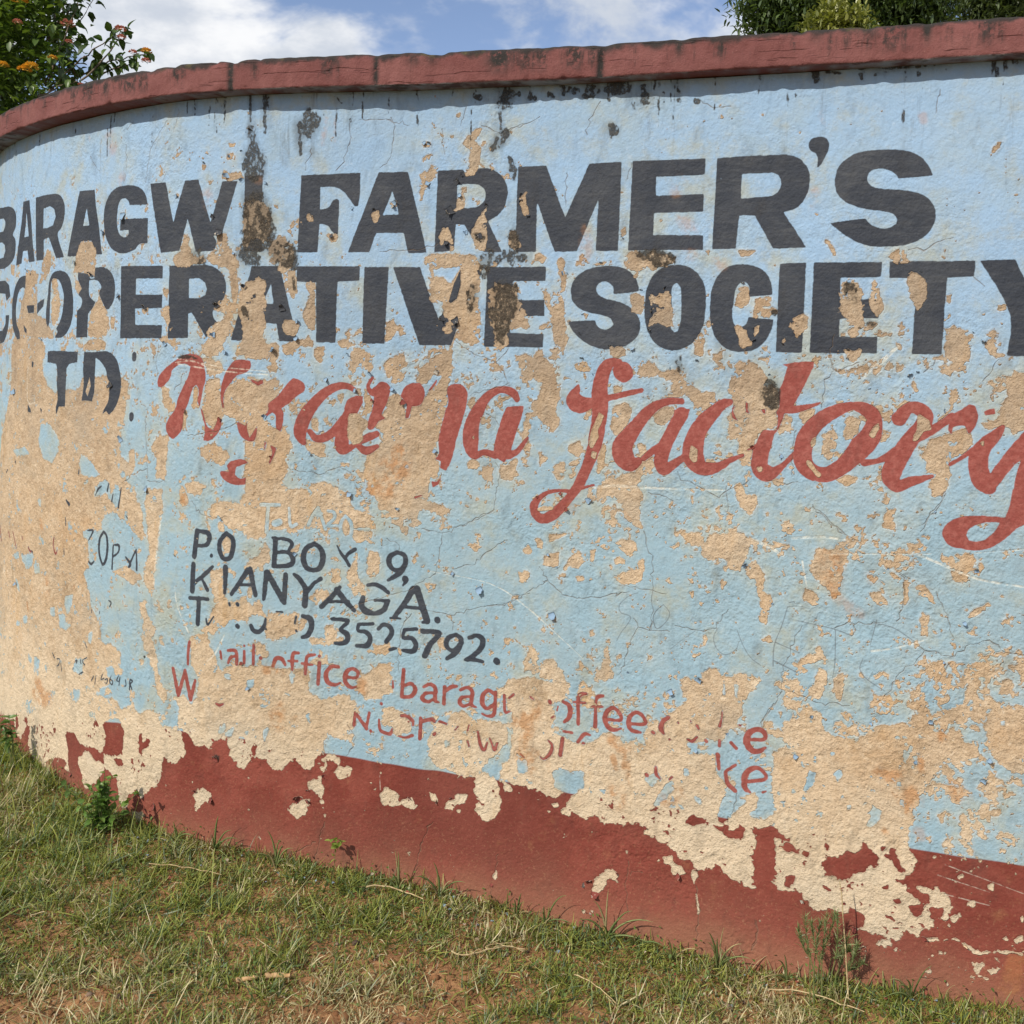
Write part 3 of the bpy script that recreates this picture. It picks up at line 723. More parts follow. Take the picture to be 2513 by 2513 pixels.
P N 920,220 935,220 930,235
P N 285,330 340,350 290,340
P M 1310,510 1330,440 1310,380 1330,340 1390,330 1440,370 1420,440 1350,460 1330,510
P M 460,150 490,250 440,200
P M 790,280 860,350 860,470 830,480 800,400
P M 890,490 960,490 980,520 930,600 890,540
P M 195,80 215,80 210,110
P M 455,330 505,340 500,365 460,355
P O 750,920 800,870 870,910 880,960 850,960 800,930 790,1000 740,1040 700,1040 710,960
P O 1170,800 1240,790 1260,850 1310,870 1330,910 1270,935 1220,900 1230,870 1180,840
P O 1130,830 1150,810 1165,830 1145,840
P O 1370,890 1400,880 1415,930 1390,990 1370,940
P O 420,440 470,430 480,460 440,465
P O 380,480 425,488 410,500
P O 1395,1050 1410,1050 1430,1170 1415,1190
P O 630,1160 655,1155 645,1185
P O 690,1160 715,1155 705,1180
P O 25,930 55,870 60,930 45,960
P O 925,755 945,760 935,780
P Q 1240,1360 1350,1350 1480,1360 1550,1400 1640,1460 1760,1440 1932,1465 1932,1478 1760,1460 1650,1478 1590,1475 1540,1420 1460,1375 1340,1390 1270,1370
P Q 1910,1230 1932,1190 1932,1300
P Q 1860,1370 1932,1340 1932,1410 1870,1400
P Q 1480,940 1520,920 1530,950 1490,970
P Q 1680,1000 1730,990 1730,1050 1690,1030
P Q 1540,1130 1600,1100 1590,1150
P Q 1560,910 1610,880 1580,920
P Q 1320,1010 1390,1040 1440,1150 1400,1240 1280,1200 1240,1080 1210,1000
q Q 1210,1060 1290,1050 1290,1110 1230,1120
q Q 1150,1130 1260,1120 1240,1200 1180,1210
q Q 1290,1150 1400,1150 1370,1220 1300,1230
P L 480,540 520,430 560,390 640,410 660,350 700,410 750,400 740,470 700,540 720,560 690,700 650,740 600,700 550,620 480,590
P L 430,740 450,670 520,700 560,760 540,800 450,760
P L 840,590 910,580 950,600 920,640
P L 880,700 950,700 1010,780 940,800 900,760
P L 1070,400 1100,390 1080,560
P L 1110,630 1150,640 1150,750 1120,800
P L 1200,660 1250,640 1330,740 1340,800 1270,750 1210,720
P L 1240,830 1290,870 1290,1000 1230,1000 1230,900
P L 1310,430 1400,450 1590,430 1590,520 1550,590 1600,700 1560,700 1500,600 1490,650 1440,600 1400,500
P L 1610,560 1640,490 1670,530 1620,600
P L 1550,870 1590,830 1700,760 1720,790 1620,850 1560,890
P L 970,190 1000,150 1070,130 1050,270 1000,270
P L 820,300 860,240 840,300 830,380
P L 480,1100 550,1060 590,1120 540,1170 420,1200 400,1180
P L 510,1300 540,1200 600,1220 600,1330 540,1430 460,1400 470,1340
P L 640,1280 710,1245 720,1340 690,1440 650,1410
P L 1190,1380 1220,1300 1240,1380 1210,1410
P L 1290,1230 1325,1250 1310,1290 1280,1280
P L 1310,1410 1420,1410 1440,1440 1380,1480 1310,1450
P L 1560,1300 1640,1260 1640,1350 1570,1430 1530,1500 1540,1620 1450,1600 1400,1650 1320,1600 1310,1500 1400,1490 1500,1500 1530,1380
P L 150,1020 210,990 240,1040 200,1050
P L 220,350 340,380 350,400 230,370
P L 1660,1620 1690,1570 1750,1580 1740,1640 1830,1600 1850,1500 1932,1510 1980,1600 1980,1932 1850,1932 1750,1850 1700,1700
P L 1400,1660 1480,1620 1540,1720 1620,1700 1640,1780 1560,1850 1450,1800 1400,1750
x F 700,1160 760,1140 790,1180 840,1200 830,1240 790,1270 800,1310 780,1340 730,1365 700,1310 695,1230
x G 745,1135 785,1160 770,1200 740,1260 745,1300 700,1390 680,1350 690,1270 720,1200
x G 700,1400 735,1410 720,1460 690,1440
x G 320,1790 370,1770 440,1780 430,1800 330,1810
x G 1370,1360 1415,1390 1415,1470 1385,1485 1350,1440
x H 110,1510 160,1500 165,1530 140,1550
x H 500,1310 525,1300 520,1360 490,1380 485,1340
x H 450,1455 490,1470 530,1530 565,1560 540,1585 500,1540 460,1490
x H 880,1290 910,1240 950,1200 950,1250 915,1320 890,1310
x H 845,1185 870,1180 860,1210
x H 1215,1150 1290,1190 1310,1260 1250,1270 1210,1330 1170,1340 1200,1260 1210,1200
x H 1635,1340 1660,1330 1650,1370
x E 1240,1130 1258,1125 1255,1240 1232,1250
x F 1540,1310 1555,1290 1555,1330
x K 1070,1590 1110,1600 1080,1640
x I 1330,330 1345,335 1340,345
s w
r J 110,107,13 235,110,13
r J 160,110,13 150,290,15
r J 205,235,24 235,225,24
r J 300,130,9 310,250,12 350,240,12
r J 495,130,12 460,180,12 430,245,12
r J 495,130,12 520,200,12 545,275,12
r J 560,150,9 600,160,12 605,200,12 560,250,12 630,250,10
r J 680,185,10 650,230,13 650,300,13 690,340,12 720,300,13 715,230,13 680,185,10
r J 770,275,9 840,275,9
r J 860,205,10 905,220,12 895,260,12 930,300,13 880,340,12
s .
m A 1800,590,10 1800,700,14 1800,900,10
m A 1320,620,6 1325,780,7
m A 1700,640,6 1705,830,6
m A 1700,870,26 1720,960,22 1710,1050,50 1730,1130,60 1720,1190,40
m A 1730,1380,70 1740,1480,90 1745,1560,90 1790,1620,60
m A 1650,1720,40 1720,1760,30
m A 1900,1700,60 1950,1720,50
m A 1330,1740,40 1345,1770,40
m A 1130,460,14 1105,520,12
m B 440,780,26 460,830,42 440,890,38
m B 375,850,18 385,1050,8
m B 1720,590,8 1730,700,10 1740,880,7
m B 1800,590,8 1800,680,40 1770,700,40 1740,680,25
m B 1560,660,14 1640,680,12
m B 1770,910,28 1720,970,30 1690,1000,20
m B 1800,1080,16 1820,1150,20 1830,1220,10
m B 1820,1600,30 1830,1660,32
m B 1640,1760,40 1620,1800,35 1650,1740,30
m B 1570,1600,16 1610,1620,16
m B 720,820,10 722,826,10
m B 620,660,6 660,700,6
m B 300,1720,40 330,1780,30
m C 810,560,8 815,690,9
m C 820,860,20 845,900,26
m C 500,595,20 505,650,10
m C 560,620,22 600,630,20
m C 680,600,24 740,620,24 700,650,20
m C 810,610,30 870,600,34 930,605,30 960,590,15
m C 975,660,14 985,740,12
m C 1050,600,20 1060,690,22
m C 1290,520,24 1290,600,16 1285,690,12
m C 1410,690,14 1414,694,14
m C 1185,640,8 1190,700,5
m C 290,672,22 296,674,20
m C 423,655,20 426,657,20
m C 210,640,10 212,650,10
m C 120,610,14 120,700,24 100,740,14
m C 640,660,14 670,665,14
m C 1000,1740,14 1100,1730,24 1230,1760,30 1150,1790,24
m C 180,1740,40 220,1750,30
m C 60,1760,20 100,1730,20
m D 520,500,20 525,560,22
m D 600,500,8 700,510,7
m D 820,480,8 900,470,7 1000,475,7 1200,465,9 1400,450,8
m D 825,520,12 830,545,8
m D 918,520,10 990,512,14
m D 1215,512,12 1220,518,12
m D 1395,470,12 1400,485,8
m D 1740,480,9 1742,530,9
m D 1890,420,25 1932,420,25
m F 1740,300,40 1770,400,70 1740,480,60 1700,440,50
m F 1750,560,30 1740,640,26
m F 1620,90,24 1640,160,18 1620,220,14
m F 1540,300,26 1530,420,26
m F 250,90,40 300,110,34
m F 330,220,10 340,300,10
m G 40,300,20 100,330,30 180,300,20
m G 60,560,20 70,640,16
m G 1290,800,24 1300,840,20
m H 240,1000,28 200,950,20 230,1080,34 180,1000,26
m H 760,290,26 770,350,34
m H 890,545,20 900,555,16
m H 240,460,16 250,470,12
m E 1200,770,8 1260,760,9 1330,775,6
m E 1650,440,16 1670,500,18
m I 980,1135,7 984,1137,7
m M 1460,125,12 1480,130,10
m M 480,240,10 484,244,8
u A 600,950,20 604,960,20
u A 740,930,40 760,1000,36
u A 820,1210,28 824,1216,28
u A 1400,1330,34 1410,1390,24
u B 560,810,12 545,900,16 535,980,10
u B 620,790,8 615,960,8
u B 90,1210,24 95,1215,24
u C 1290,1230,30 1270,1300,28
u C 1310,1480,30 1370,1560,34 1340,1520,24
u C 650,1560,30 660,1700,30 640,1780,20
u C 1340,1720,26 1380,1730,26
u C 1560,1760,30 1580,1800,26
u D 580,790,26 584,820,20
u D 1240,790,20 1250,830,16
u D 510,1310,26 480,1400,20
u F 1060,1390,40 1000,1480,60 1000,1560,80 960,1640,60 860,1600,30 850,1680,24
u F 1060,1550,40 1080,1480,30
u J 200,1220,34 150,1230,24 240,1250,20
u J 240,1470,20 220,1600,32 200,1540,34
u J 120,1560,20 124,1600,24
u J 790,1320,30 800,1370,26
u J 350,1560,20 354,1560,20
u I 260,1330,40 300,1420,44 240,1380,30 340,1420,30
u I 270,200,16 290,280,20
u I 180,770,8 190,850,8
u I 500,660,8 480,760,8
u I 300,620,30 310,700,24
u K 160,1560,16 230,1600,40 300,1480,40 240,1700,26
u K 880,1200,6 910,1300,6
u K 840,1700,30 930,1800,16 920,1880,16
u O 935,60,18 940,160,16 950,300,12
u O 840,120,14 860,200,14
u O 260,120,60 330,180,60
u O 860,380,50 880,440,30
u O 1200,400,40 1280,370,30
u Q 960,230,36 1040,260,34 1100,240,20
u Q 1230,150,18 1240,220,14
u Q 1050,350,14 1060,390,12
u Q 1120,480,34 1180,360,34 1220,420,30
u Q 1430,320,26 1500,380,40 1540,440,30
u Q 980,620,12 1000,640,14
u Q 1220,640,30 1230,660,24
u Q 1900,1550,50 1850,1700,60
u L 620,480,60 630,560,60 640,640,40
u L 900,600,30 910,610,30
u L 650,720,20 800,850,34
u L 1380,1660,20 1390,1700,24
u L 1300,1400,8 1304,1404,8
u G 900,1820,20 940,1850,20
u G 550,1780,20 560,1800,20
u I 1250,60,20 1230,120,20
w E 1190,770,4 1500,830,4 1850,865,3
w E 1200,810,5 1520,860,5 1840,885,4
w E 1180,800,3 1300,790,5 1400,830,4
w E 190,830,6 190,1060,6 240,1070,6
w G 700,1650,8 850,1635,10 1100,1650,8 1600,1665,4
w K -400,560,2 0,640,3 240,790,5 500,1020,3 640,1150,2
w L 90,340,10 200,390,12 300,450,8
w L 360,335,8 560,325,9 740,350,6
w L 430,490,6 460,670,5
w L 1170,430,9 1300,480,9 1560,590,8 1700,630,8 1932,665,7
w L 620,440,3 1040,440,4 1300,440,3
w L 1600,435,3 1932,410,5
w L 900,1100,8 1050,1080,6 1250,1030,4
w I 1190,660,4 1210,800,5 1280,970,6
w I 1520,990,5 1460,1110,7 1400,1170,4
w I 990,1130,4 1060,1155,4
w I 1090,180,10 1060,440,8 1050,640,8
w N 920,240,3 925,340,2
w Q 400,1,1 401,2,1
w Q 1400,860,3 1932,1060,2
w Q 1350,930,3 1700,1050,2
w Q 1400,1060,4 1700,1140,2
w H 840,910,8 900,840,14 960,800,14 1080,690,10
g K 1008,705,3 960,720,3 905,760,3 880,800,3 895,840,3 960,875,3 890,980,3 865,1030,3
g K 1180,785,3 1130,830,4 1110,880,4 1135,950,4 1200,900,3 1222,840,3 1180,785,3
g K 1395,965,2 1300,1030,2 1225,1090,2
g K 1545,950,3 1520,1010,3 1540,1080,3 1600,1125,3 1670,1090,3 1695,1030,2
g K 1680,960,3 1720,1060,3 1770,1140,3 1840,1195,3
g L 330,800,3 290,930,4 240,1060,4 232,1200,5
g L 330,800,4 400,795,2 480,812,2
g L 340,770,4 370,765,4 380,775,3
g L 250,1040,4 410,1110,4
g L 232,1160,5 390,1240,5
g L 400,895,3 640,950,4 765,998,4
g L 655,960,4 650,1180,4 630,1300,2
g L 935,890,4 890,1060,3
g L 900,910,3 1040,940,4 1190,1035,3
g L 840,1150,3 820,1220,4 870,1290,4 990,1370,3
c A 1135,820 1080,900 1020,1010 1005,1100 985,1240
c A 680,950 675,1050 670,1180 600,1060
c A 850,980 855,1130 840,1250
c A 900,820 860,880
c A 1210,740 1195,850 1180,900
c A 1120,1180 1100,1230
c A 220,1140 205,1240
c A 1055,1670 1050,1790
c B 715,840 728,940 700,1000 680,1100 620,1160
c B 995,800 1020,850 1000,980 990,1070 920,1140
c B 780,820 880,815 990,820 1110,855
c B 460,1010 440,1080 415,1160
c B 1610,860 1720,900 1790,890 1900,850
c B 1510,730 1470,860
c B 1340,880 1360,1050
c B 920,1710 1080,1700 1200,1690 1310,1650
c C 760,700 680,820 670,920
c C 150,890 240,850 350,800
c C 1440,690 1520,740 1640,730
c C 530,1180 525,1400
c C 940,1220 970,1110
c D 1360,620 1335,780
c D 1150,1700 1280,1690 1370,1640 1450,1620
c E 1240,860 1215,950 1175,990
c E 1600,1210 1480,1260 1330,1290 1270,1300
c E 1070,680 1050,800 1060,880
c E 1000,1110 980,1200 990,1350 1000,1500 1000,1590
c E 830,1620 900,1560 1000,1520
c E 1000,1600 1130,1610
c E 1300,1740 1360,1830 1480,1860 1560,1850
c F 1420,640 1480,700 1560,750 1700,800 1760,860 1790,940
c F 1790,710 1740,770 1710,800
c F 280,1510 400,1540 520,1560 640,1510 700,1540 760,1660 850,1760
c F 500,1290 560,1230 600,1180
c F 1510,1030 1640,990 1760,960 1800,940
c F 1640,1150 1700,1180 1720,1220
c F 1700,1480 1730,1560 1700,1700 1690,1800 1600,1850 1480,1910
c G 1280,1540 1300,1600 1420,1640 1560,1720 1630,1660 1760,1600
c G 1080,1680 1200,1710 1250,1740
c G 1610,1640 1620,1750 1640,1840
c H 650,610 620,740 650,860 580,920 580,1010 560,1110
c H 650,860 720,840 820,800
c H 385,1270 370,1400 360,1560
c H 190,1600 300,1620 400,1610
c H 1400,1690 1360,1770 1300,1830 1240,1900
c H 500,1780 600,1870 700,1960
c H 1330,790 1250,870
c H 1760,780 1650,930
c H 1580,220 1660,290
c J 1690,150 1600,180 1480,250 1340,300 1320,440 1290,580 1210,630 1110,690 1000,720 780,780 650,850
c J 1410,550 1540,520 1640,430 1780,350
c J 1330,300 1200,270
c J 1220,820 1400,860 1600,800 1760,780 1930,710
c J 1130,850 1060,950 1040,1100 1050,1250
c J 1400,860 1410,960
c J 700,1600 760,1680 740,1750 690,1810
c J 960,340 1030,370 1045,420
c K 0,790 120,780 280,690 400,625
c K 340,530 400,630 500,720 640,745 800,725 950,700
c K 1050,290 1070,400 1110,480 1110,690 1100,960
c K 880,655 1000,670 1110,690 1200,715
c K 1100,960 1010,940 980,880
c K 1010,940 940,1080 920,1200 880,1260
c K 1100,965 1220,970
c K 1260,930 1400,960 1540,950 1580,880 1620,820
c K 1930,1460 1860,1560 1850,1620
c L 500,110 600,200 740,320 830,370
c L 1400,20 1340,120 1230,290
c L 1070,560 1160,610
c L 1090,580 1130,700 1110,820 1070,900
c L 650,945 720,920 850,920 1000,900
c L 430,930 380,1000 350,1130 300,1200 295,1370 230,1470 160,1580
c L 300,1360 450,1410 560,1450 750,1470
c L 940,1445 1030,1370 1090,1250 1240,1130 1260,1100 1440,1140 1480,1110 1540,1070 1700,1030 1800,1110 1930,1130
c L 1260,1100 1190,1050
c L 1440,1180 1340,1320
c L 730,870 790,960
c L 1340,700 1420,860 1430,960 1460,1020
c N 545,560 520,620 505,720 470,830
c N 480,700 400,740 330,770
c N 1280,560 1210,680 1170,830 1120,970
c N 1720,830 1700,900
c N 1660,995 1690,1100
c O 65,780 50,860
c O 945,830 925,1000 945,1180
c O 1400,990 1420,1180 1410,1370
c O 1810,1230 1825,1300 1780,1430
c O 1680,370 1650,500
c O 1620,530 1600,660
c Q 110,1220 130,1300 90,1430
c Q 1240,1620 1380,1650
c O 960,920 1000,900 1040,905
c N 1200,700 1195,760
"""
DENS = """
00000000000000000000000000
00000000000110000000000000
00001100000220000000000001
11112200000221100000000001
12221221111222100000000010
21221211111111111000000100
43332322111211111111110111
44343333324433332233323333
42233333344433333333333333
32133434333333323333333333
32133434433122222333333322
32223333333222333444333322
42224444444433444433333222
42233344333222332333444322
42232333321111222222333422
42222333322222222222222222
42223333333333222222222223
42323333333344332222333777
42334443333344444333444777
33333333333444554444556777
22332222222233555444455777
11111111111111122222333555
00000000000000000000011344
"""
# ------------------------------------------------------------------ painted face of the wall: masks computed in wall space
PXM = 720.0
Z0 = -0.16                                             # the painted face starts this far below the turf
TW = int(LEN * PXM); TH = int((HS - Z0) * PXM)
TILE = {k: (x, y) for k, x, y in zip('ABCDEFGHIJKLMNOQ', [0, 600, 1200, 1813] * 4, [0] * 4 + [600] * 4 + [1200] * 4 + [1813] * 4)}
def spline_up(g, n):
    """blow the rows of g up to n rows with a cubic b-spline"""
    x = np.linspace(1.0, g.shape[0] - 2.001, n); i = x.astype(int); f = (x - i).astype(np.float32)[:, None]
    return (g[i - 1] * ((1 - f) ** 3 / 6) + g[i] * ((3 * f ** 3 - 6 * f ** 2 + 4) / 6)
            + g[i + 1] * ((-3 * f ** 3 + 3 * f ** 2 + 3 * f + 1) / 6) + g[i + 2] * (f ** 3 / 6))
def noise2(h, w_, cell, seed, octv=3, gain=0.55, ax=1.0, ay=1.0):
    r = np.random.default_rng(seed); out = None; amp = 1.0; cell = cell * PXM / 600
    for o in range(octv):
        cx, cy = max(2.0, cell * ax), max(2.0, cell * ay)
        gw, gh = int(w_ / cx) + 5, int(h / cy) + 5
        g = r.standard_normal((gh, gw)).astype(np.float32)
        m = spline_up(np.ascontiguousarray(spline_up(np.ascontiguousarray(g.T), w_).T), h)
        out = m * amp if out is None else out + m * amp
        amp *= gain; cell /= 2.0
    return out / out.std()
def blur(a, r):
    for ax in (0, 1):
        for _ in range(2):
            p = np.pad(a, [(r + 1, r) if i == ax else (0, 0) for i in (0, 1)], mode='edge')
            cs = np.cumsum(p, axis=ax, dtype=np.float64)
            a = ((cs[2 * r + 1:] - cs[:-2 * r - 1]) if ax == 0 else (cs[:, 2 * r + 1:] - cs[:, :-2 * r - 1])) / (2 * r + 1)
    return a.astype(np.float32)
def to_tex(tile, pts):
    ox, oy = TILE[tile]
    s, z, d = wall_sz(ox + pts[:, 0] / 2.76, oy + pts[:, 1] / 2.76)
    # points left of the frame run on along the wall
    q = ox + pts[:, 0] / 2.76
    s = np.where(q < -1, s + (q + 1) * 0.004, s)
    return np.c_[s * PXM, (z - Z0) * PXM], d
def round_poly(A):
    """spline through the soft corners of an outline, keeping its sharp ones"""
    n = len(A)
    if n < 8: return A
    e = np.roll(A, -1, 0) - A; el = np.hypot(*e.T) + 1e-9; u = e / el[:, None]; up = np.roll(u, 1, 0)
    turn = np.degrees(np.abs(np.arctan2(up[:, 0] * u[:, 1] - up[:, 1] * u[:, 0], (up * u).sum(1))))
    soft = (turn < 52) & (np.maximum(el, np.roll(el, 1)) < 3.2 * np.minimum(el, np.roll(el, 1))) & (turn > 4)
    o = []
    for i in range(n):
        j = (i + 1) % n; o.append(A[i])
        if not (soft[i] or soft[j]): continue
        t0 = (A[j] - A[i - 1]) / 2 if soft[i] else e[i]; t1 = (A[(j + 1) % n] - A[i]) / 2 if soft[j] else e[i]
        t0 = t0 / (np.hypot(*t0) + 1e-9) * el[i]; t1 = t1 / (np.hypot(*t1) + 1e-9) * el[i]
        for t in (0.25, 0.5, 0.75):
            o.append((2 * t ** 3 - 3 * t * t + 1) * A[i] + (t ** 3 - 2 * t * t + t) * t0 + (3 * t * t - 2 * t ** 3) * A[j] + (t ** 3 - t * t) * t1)
    return np.array(o)
def poly_mask(contours, pad):
    A = np.concatenate(contours)
    x0, y0 = np.floor(A.min(0)).astype(int) - pad; x1, y1 = np.ceil(A.max(0)).astype(int) + pad
    x0, y0 = max(x0, 0), max(y0, 0); x1, y1 = min(x1, TW), min(y1, TH)
    if x1 <= x0 or y1 <= y0: return None
    ys = np.arange(y0, y1)[:, None] + 0.5; xs = np.arange(x0, x1)[None] + 0.5
    acc = np.zeros((y1 - y0, x1 - x0), np.float32)
    for oy in (-0.25, 0.25):
        yy = (ys + oy)[:, 0]; m = np.zeros(acc.shape, np.float32); n = x1 - x0
        for c_ in contours:
            for (ax, ay), (bx, by) in zip(c_, np.roll(c_, -1, axis=0)):
                if ay == by: continue
                lo, hi = min(ay, by), max(ay, by)
                j0, j1 = np.searchsorted(yy, lo, 'left'), np.searchsorted(yy, hi, 'left')
                if j1 <= j0: continue
                xc = ax + (yy[j0:j1] - ay) * (bx - ax) / (by - ay) - x0
                cov_ = np.clip(xc[:, None] - np.arange(n)[None], 0, 1)      # coverage left of the crossing
                m[j0:j1] = m[j0:j1] + cov_ - 2 * m[j0:j1] * cov_
        acc += m * 0.5
    return (slice(y0, y1), slice(x0, x1)), acc
def stroke_mask(P, R, pad=2, soft=1.0):
    rm = R.max() + pad + soft
    x0, y0 = np.floor(P.min(0) - rm).astype(int); x1, y1 = np.ceil(P.max(0) + rm).astype(int)
    x0, y0 = max(x0, 0), max(y0, 0); x1, y1 = min(x1, TW), min(y1, TH)
    if x1 <= x0 or y1 <= y0: return None
    ys = (np.arange(y0, y1)[:, None] + 0.5).astype(np.float32); xs = (np.arange(x0, x1)[None] + 0.5).astype(np.float32)
    best = np.full((y1 - y0, x1 - x0), -1e9, np.float32)
    for i in range(len(P) - 1):
        a, b = P[i], P[i + 1]; d = b - a; L2 = max((d ** 2).sum(), 1e-6)
        t = np.clip(((xs - a[0]) * d[0] + (ys - a[1]) * d[1]) / L2, 0, 1)
        dist = np.hypot(xs - a[0] - t * d[0], ys - a[1] - t * d[1])
        best = np.maximum(best, (R[i] + t * (R[i + 1] - R[i])) - dist)
    return (slice(y0, y1), slice(x0, x1)), np.clip(best / soft + 0.5, 0, 1)
def smooth_line(P, R):
    if len(P) < 3: return P, R
    Q = np.c_[P, R]; E = np.r_[2 * Q[:1] - Q[1:2], Q, 2 * Q[-1:] - Q[-2:-1]]; o = []
    for i in range(1, len(E) - 2):
        for t in (0, 0.25, 0.5, 0.75):
            a, b, c_, d = E[i - 1], E[i], E[i + 1], E[i + 2]
            o.append(0.5 * (2 * b + (c_ - a) * t + (2 * a - 5 * b + 4 * c_ - d) * t * t + (3 * b - a - 3 * c_ + d) * t ** 3))
    o.append(Q[-1]); o = np.array(o)
    return o[:, :2], np.maximum(o[:, 2], 0.2)
def build_masks():
    Z = lambda: np.zeros((TH, TW), np.float32)
    P, KB, RD, ADH, MO, RU, SC, CR, GR, PRT = Z(), Z(), Z(), Z(), Z(), Z(), Z(), Z(), Z(), Z()
    ox = []
    col = 'K'; rc = np.random.default_rng(11)
    def put(A, res, op='max'):
        if res is None: return
        sl, m = res
        if op == 'max': A[sl] = np.maximum(A[sl], m)
        else: A[sl] = A[sl] * (1 - m)
    late = []
    for ln in MARKS.strip().splitlines():
        op, tile, *rest = ln.split(' ', 2)
        if op == 's': col = tile; continue
        if op in 'KLvPqx':
            cs = [np.array([list(map(float, q.split(','))) for q in c_.split()]) for c_ in rest[0].split('|')]
            cs = [to_tex(tile, round_poly(c_) if op in 'KLv' else c_)[0] for c_ in cs]
            big = max(np.ptp(c_, axis=0).min() for c_ in cs)
            if op in 'KLv':
                if op == 'v': put(RD, poly_mask(cs, 2)); put(ADH, poly_mask(cs, 2))
                else:
                    put(KB, poly_mask(cs, 2))
                    if op == 'L': put(ADH, poly_mask(cs, 2))
            else:
                r = 1 if big < 14 else (2 if big < 45 else 4)
                res = poly_mask(cs, 3 * r + 3)
                if res is None: continue
                res = (res[0], blur(res[1], r))
                if op == 'P': put(P, res)
                elif op == 'q': put(P, res, 'mul'); put(ADH, (res[0], (res[1] > 0.5) * 0.45))
                else: put(PRT, res)
        else:
            A = np.array([list(map(float, q.split(','))) for q in rest[0].split()])
            T, d = to_tex(tile, A[:, :2])
            if op == 'c':
                pts = [T[0]]
                for a, b in zip(T[:-1], T[1:]):
                    n = max(2, int(np.hypot(*(b - a)) / 7)); L = np.hypot(*(b - a))
                    for j in range(1, n + 1):
                        pts.append(a + (b - a) * j / n + (rc.normal(0, 1.9, 2) if j < n else 0))
                T = np.array(pts); R = 0.30 + 0.5 * np.abs(rc.normal(0, 1, len(T)))
                put(CR, stroke_mask(T, R)); continue
            R = A[:, 2] / 2.76 * d / F * PXM
            T, R = smooth_line(T, R)
            if op in 'kr':
                tgt = {'kK': KB, 'kR': KB, 'kw': KB}.get(op + col, RD)
                if op == 'r' and col == 'w': tgt = None
                m = stroke_mask(T, R)
                if tgt is not None: put(tgt, m)
                put(ADH, m)
                if col == 'w': put(P, m, 'mul')
            elif op == 'm': put(MO, stroke_mask(T, R * 1.3, 4, soft=float(np.clip(R.mean() * 1.1, 2, 16))))
            elif op == 'u': put(RU, stroke_mask(T, R * 1.2, 4, soft=float(np.clip(R.mean() * 1.6, 2, 20))))
            elif op == 'w': put(SC, stroke_mask(T, R))
            elif op == 'g': put(GR, stroke_mask(T, np.maximum(R * 0.75, 0.5)))
    # picture coordinates of every texel, for the density of the small flaking
    ys, xs = np.arange(0, TH, 8), np.arange(0, TW, 8)
    ss_, zz_ = np.meshgrid(xs / PXM, ys / PXM + Z0)
    W_ = front_at(ss_); gx, gy, gz = project(np.concatenate([W_, zz_[..., None]], -1))
    bad = (gz < 0.5) | (ss_ < 2.5)
    gx = np.where(bad, 30, gx); gy = np.where(bad, 1500 - zz_ * 480 + 0, gy)
    G = np.array([[int(c_) for c_ in r_] for r_ in DENS.split()], np.float32)
    u = np.clip(gx / 2513 * (G.shape[1]) - 0.5, 0, G.shape[1] - 1.001); v = np.clip((gy - 200) / 1900 * G.shape[0] - 0.5, 0, G.shape[0] - 1.001)
    i, j = u.astype(int), v.astype(int); fu, fv = u - i, v - j
    dl = (G[j, i] * (1 - fu) + G[j, i + 1] * fu) * (1 - fv) + (G[j + 1, i] * (1 - fu) + G[j + 1, i + 1] * fu) * fv
    def up(a):
        h, w_ = a.shape
        y = np.clip((np.arange(TH) / 8), 0, h - 1.001); x = np.clip(np.arange(TW) / 8, 0, w_ - 1.001)
        yi, xi = y.astype(int), x.astype(int); fy, fx = (y - yi)[:, None], (x - xi)[None]
        a0 = a[yi] * (1 - fy) + a[yi + 1] * fy
        return (a0[:, xi] * (1 - fx) + a0[:, xi + 1] * fx).astype(np.float32)
    D = up(dl)
    thr = np.interp(D, range(10), [3.4, 2.35, 1.9, 1.55, 1.22, 0.9, 0.5, 0.05, -0.5, -1.3]).astype(np.float32)
    nsp = noise2(TH, TW, 20, 21, 4, 0.62)
    nsm = noise2(TH, TW, 7, 22, 3, 0.7)
    n_e = noise2(TH, TW, 13, 23, 4, 0.8); n_f = noise2(TH, TW, 4.5, 24, 2, 0.8)
    spk = np.maximum(nsp * 0.88 + nsm * 0.5 - thr, nsm + 0.35 * nsp - thr - 0.45)
    spk = spk + 0.42 * n_f - ADH * 1.9 - KB * 1.6
    # the line between blue and red paint
    xb = np.array([-2000, 0, 300, 600, 781, 1300, 1840, 2309, 2513, 3200]); yb = np.array([1745, 1745, 1775, 1815, 1846, 1929, 2018, 2097, 2126, 2230])
    zb = up(gy); xb_ = up(gx)
    REDB = np.clip((zb - np.interp(xb_, xb, yb) + 1.2 * noise2(TH, TW, 40, 5, 2)) / 3.0 + 0.5, 0, 1).astype(np.float32)
    left = (np.arange(TW)[None] / PXM < 2.75)
    REDB = np.where(left, (np.arange(TH)[:, None] / PXM + Z0 < 0.24) * 1.0, REDB).astype(np.float32)
    Pz = P.copy(); Pz[:, :int(2.86 * PXM)] = 0
    spk = spk - REDB * 0.9 * (zb > np.interp(xb_, xb, yb) + 30)
    n_r = noise2(TH, TW, 24, 25, 4, 0.75); n_r = 1.1 - 2.0 * np.abs(n_r) ** 0.7
    e = (Pz - 0.5) * 4.6 + 0.80 * n_e + 0.65 * n_f + 0.30 * nsp + 0.32 * n_r - 1.4 * np.clip(1 - Pz * 6, 0, 1) * (1 + KB)
    e = np.where(ADH > 0.5, (Pz - 0.5) * 1.0 + 0.4 * n_e - 1.75, e)
    ex = (PRT - 0.5) * 5 + 0.5 * n_e - 0.1
    ex = np.where(PRT > 0.02, ex, -9)
    f = np.maximum(np.maximum(e, spk * 1.6), ex)
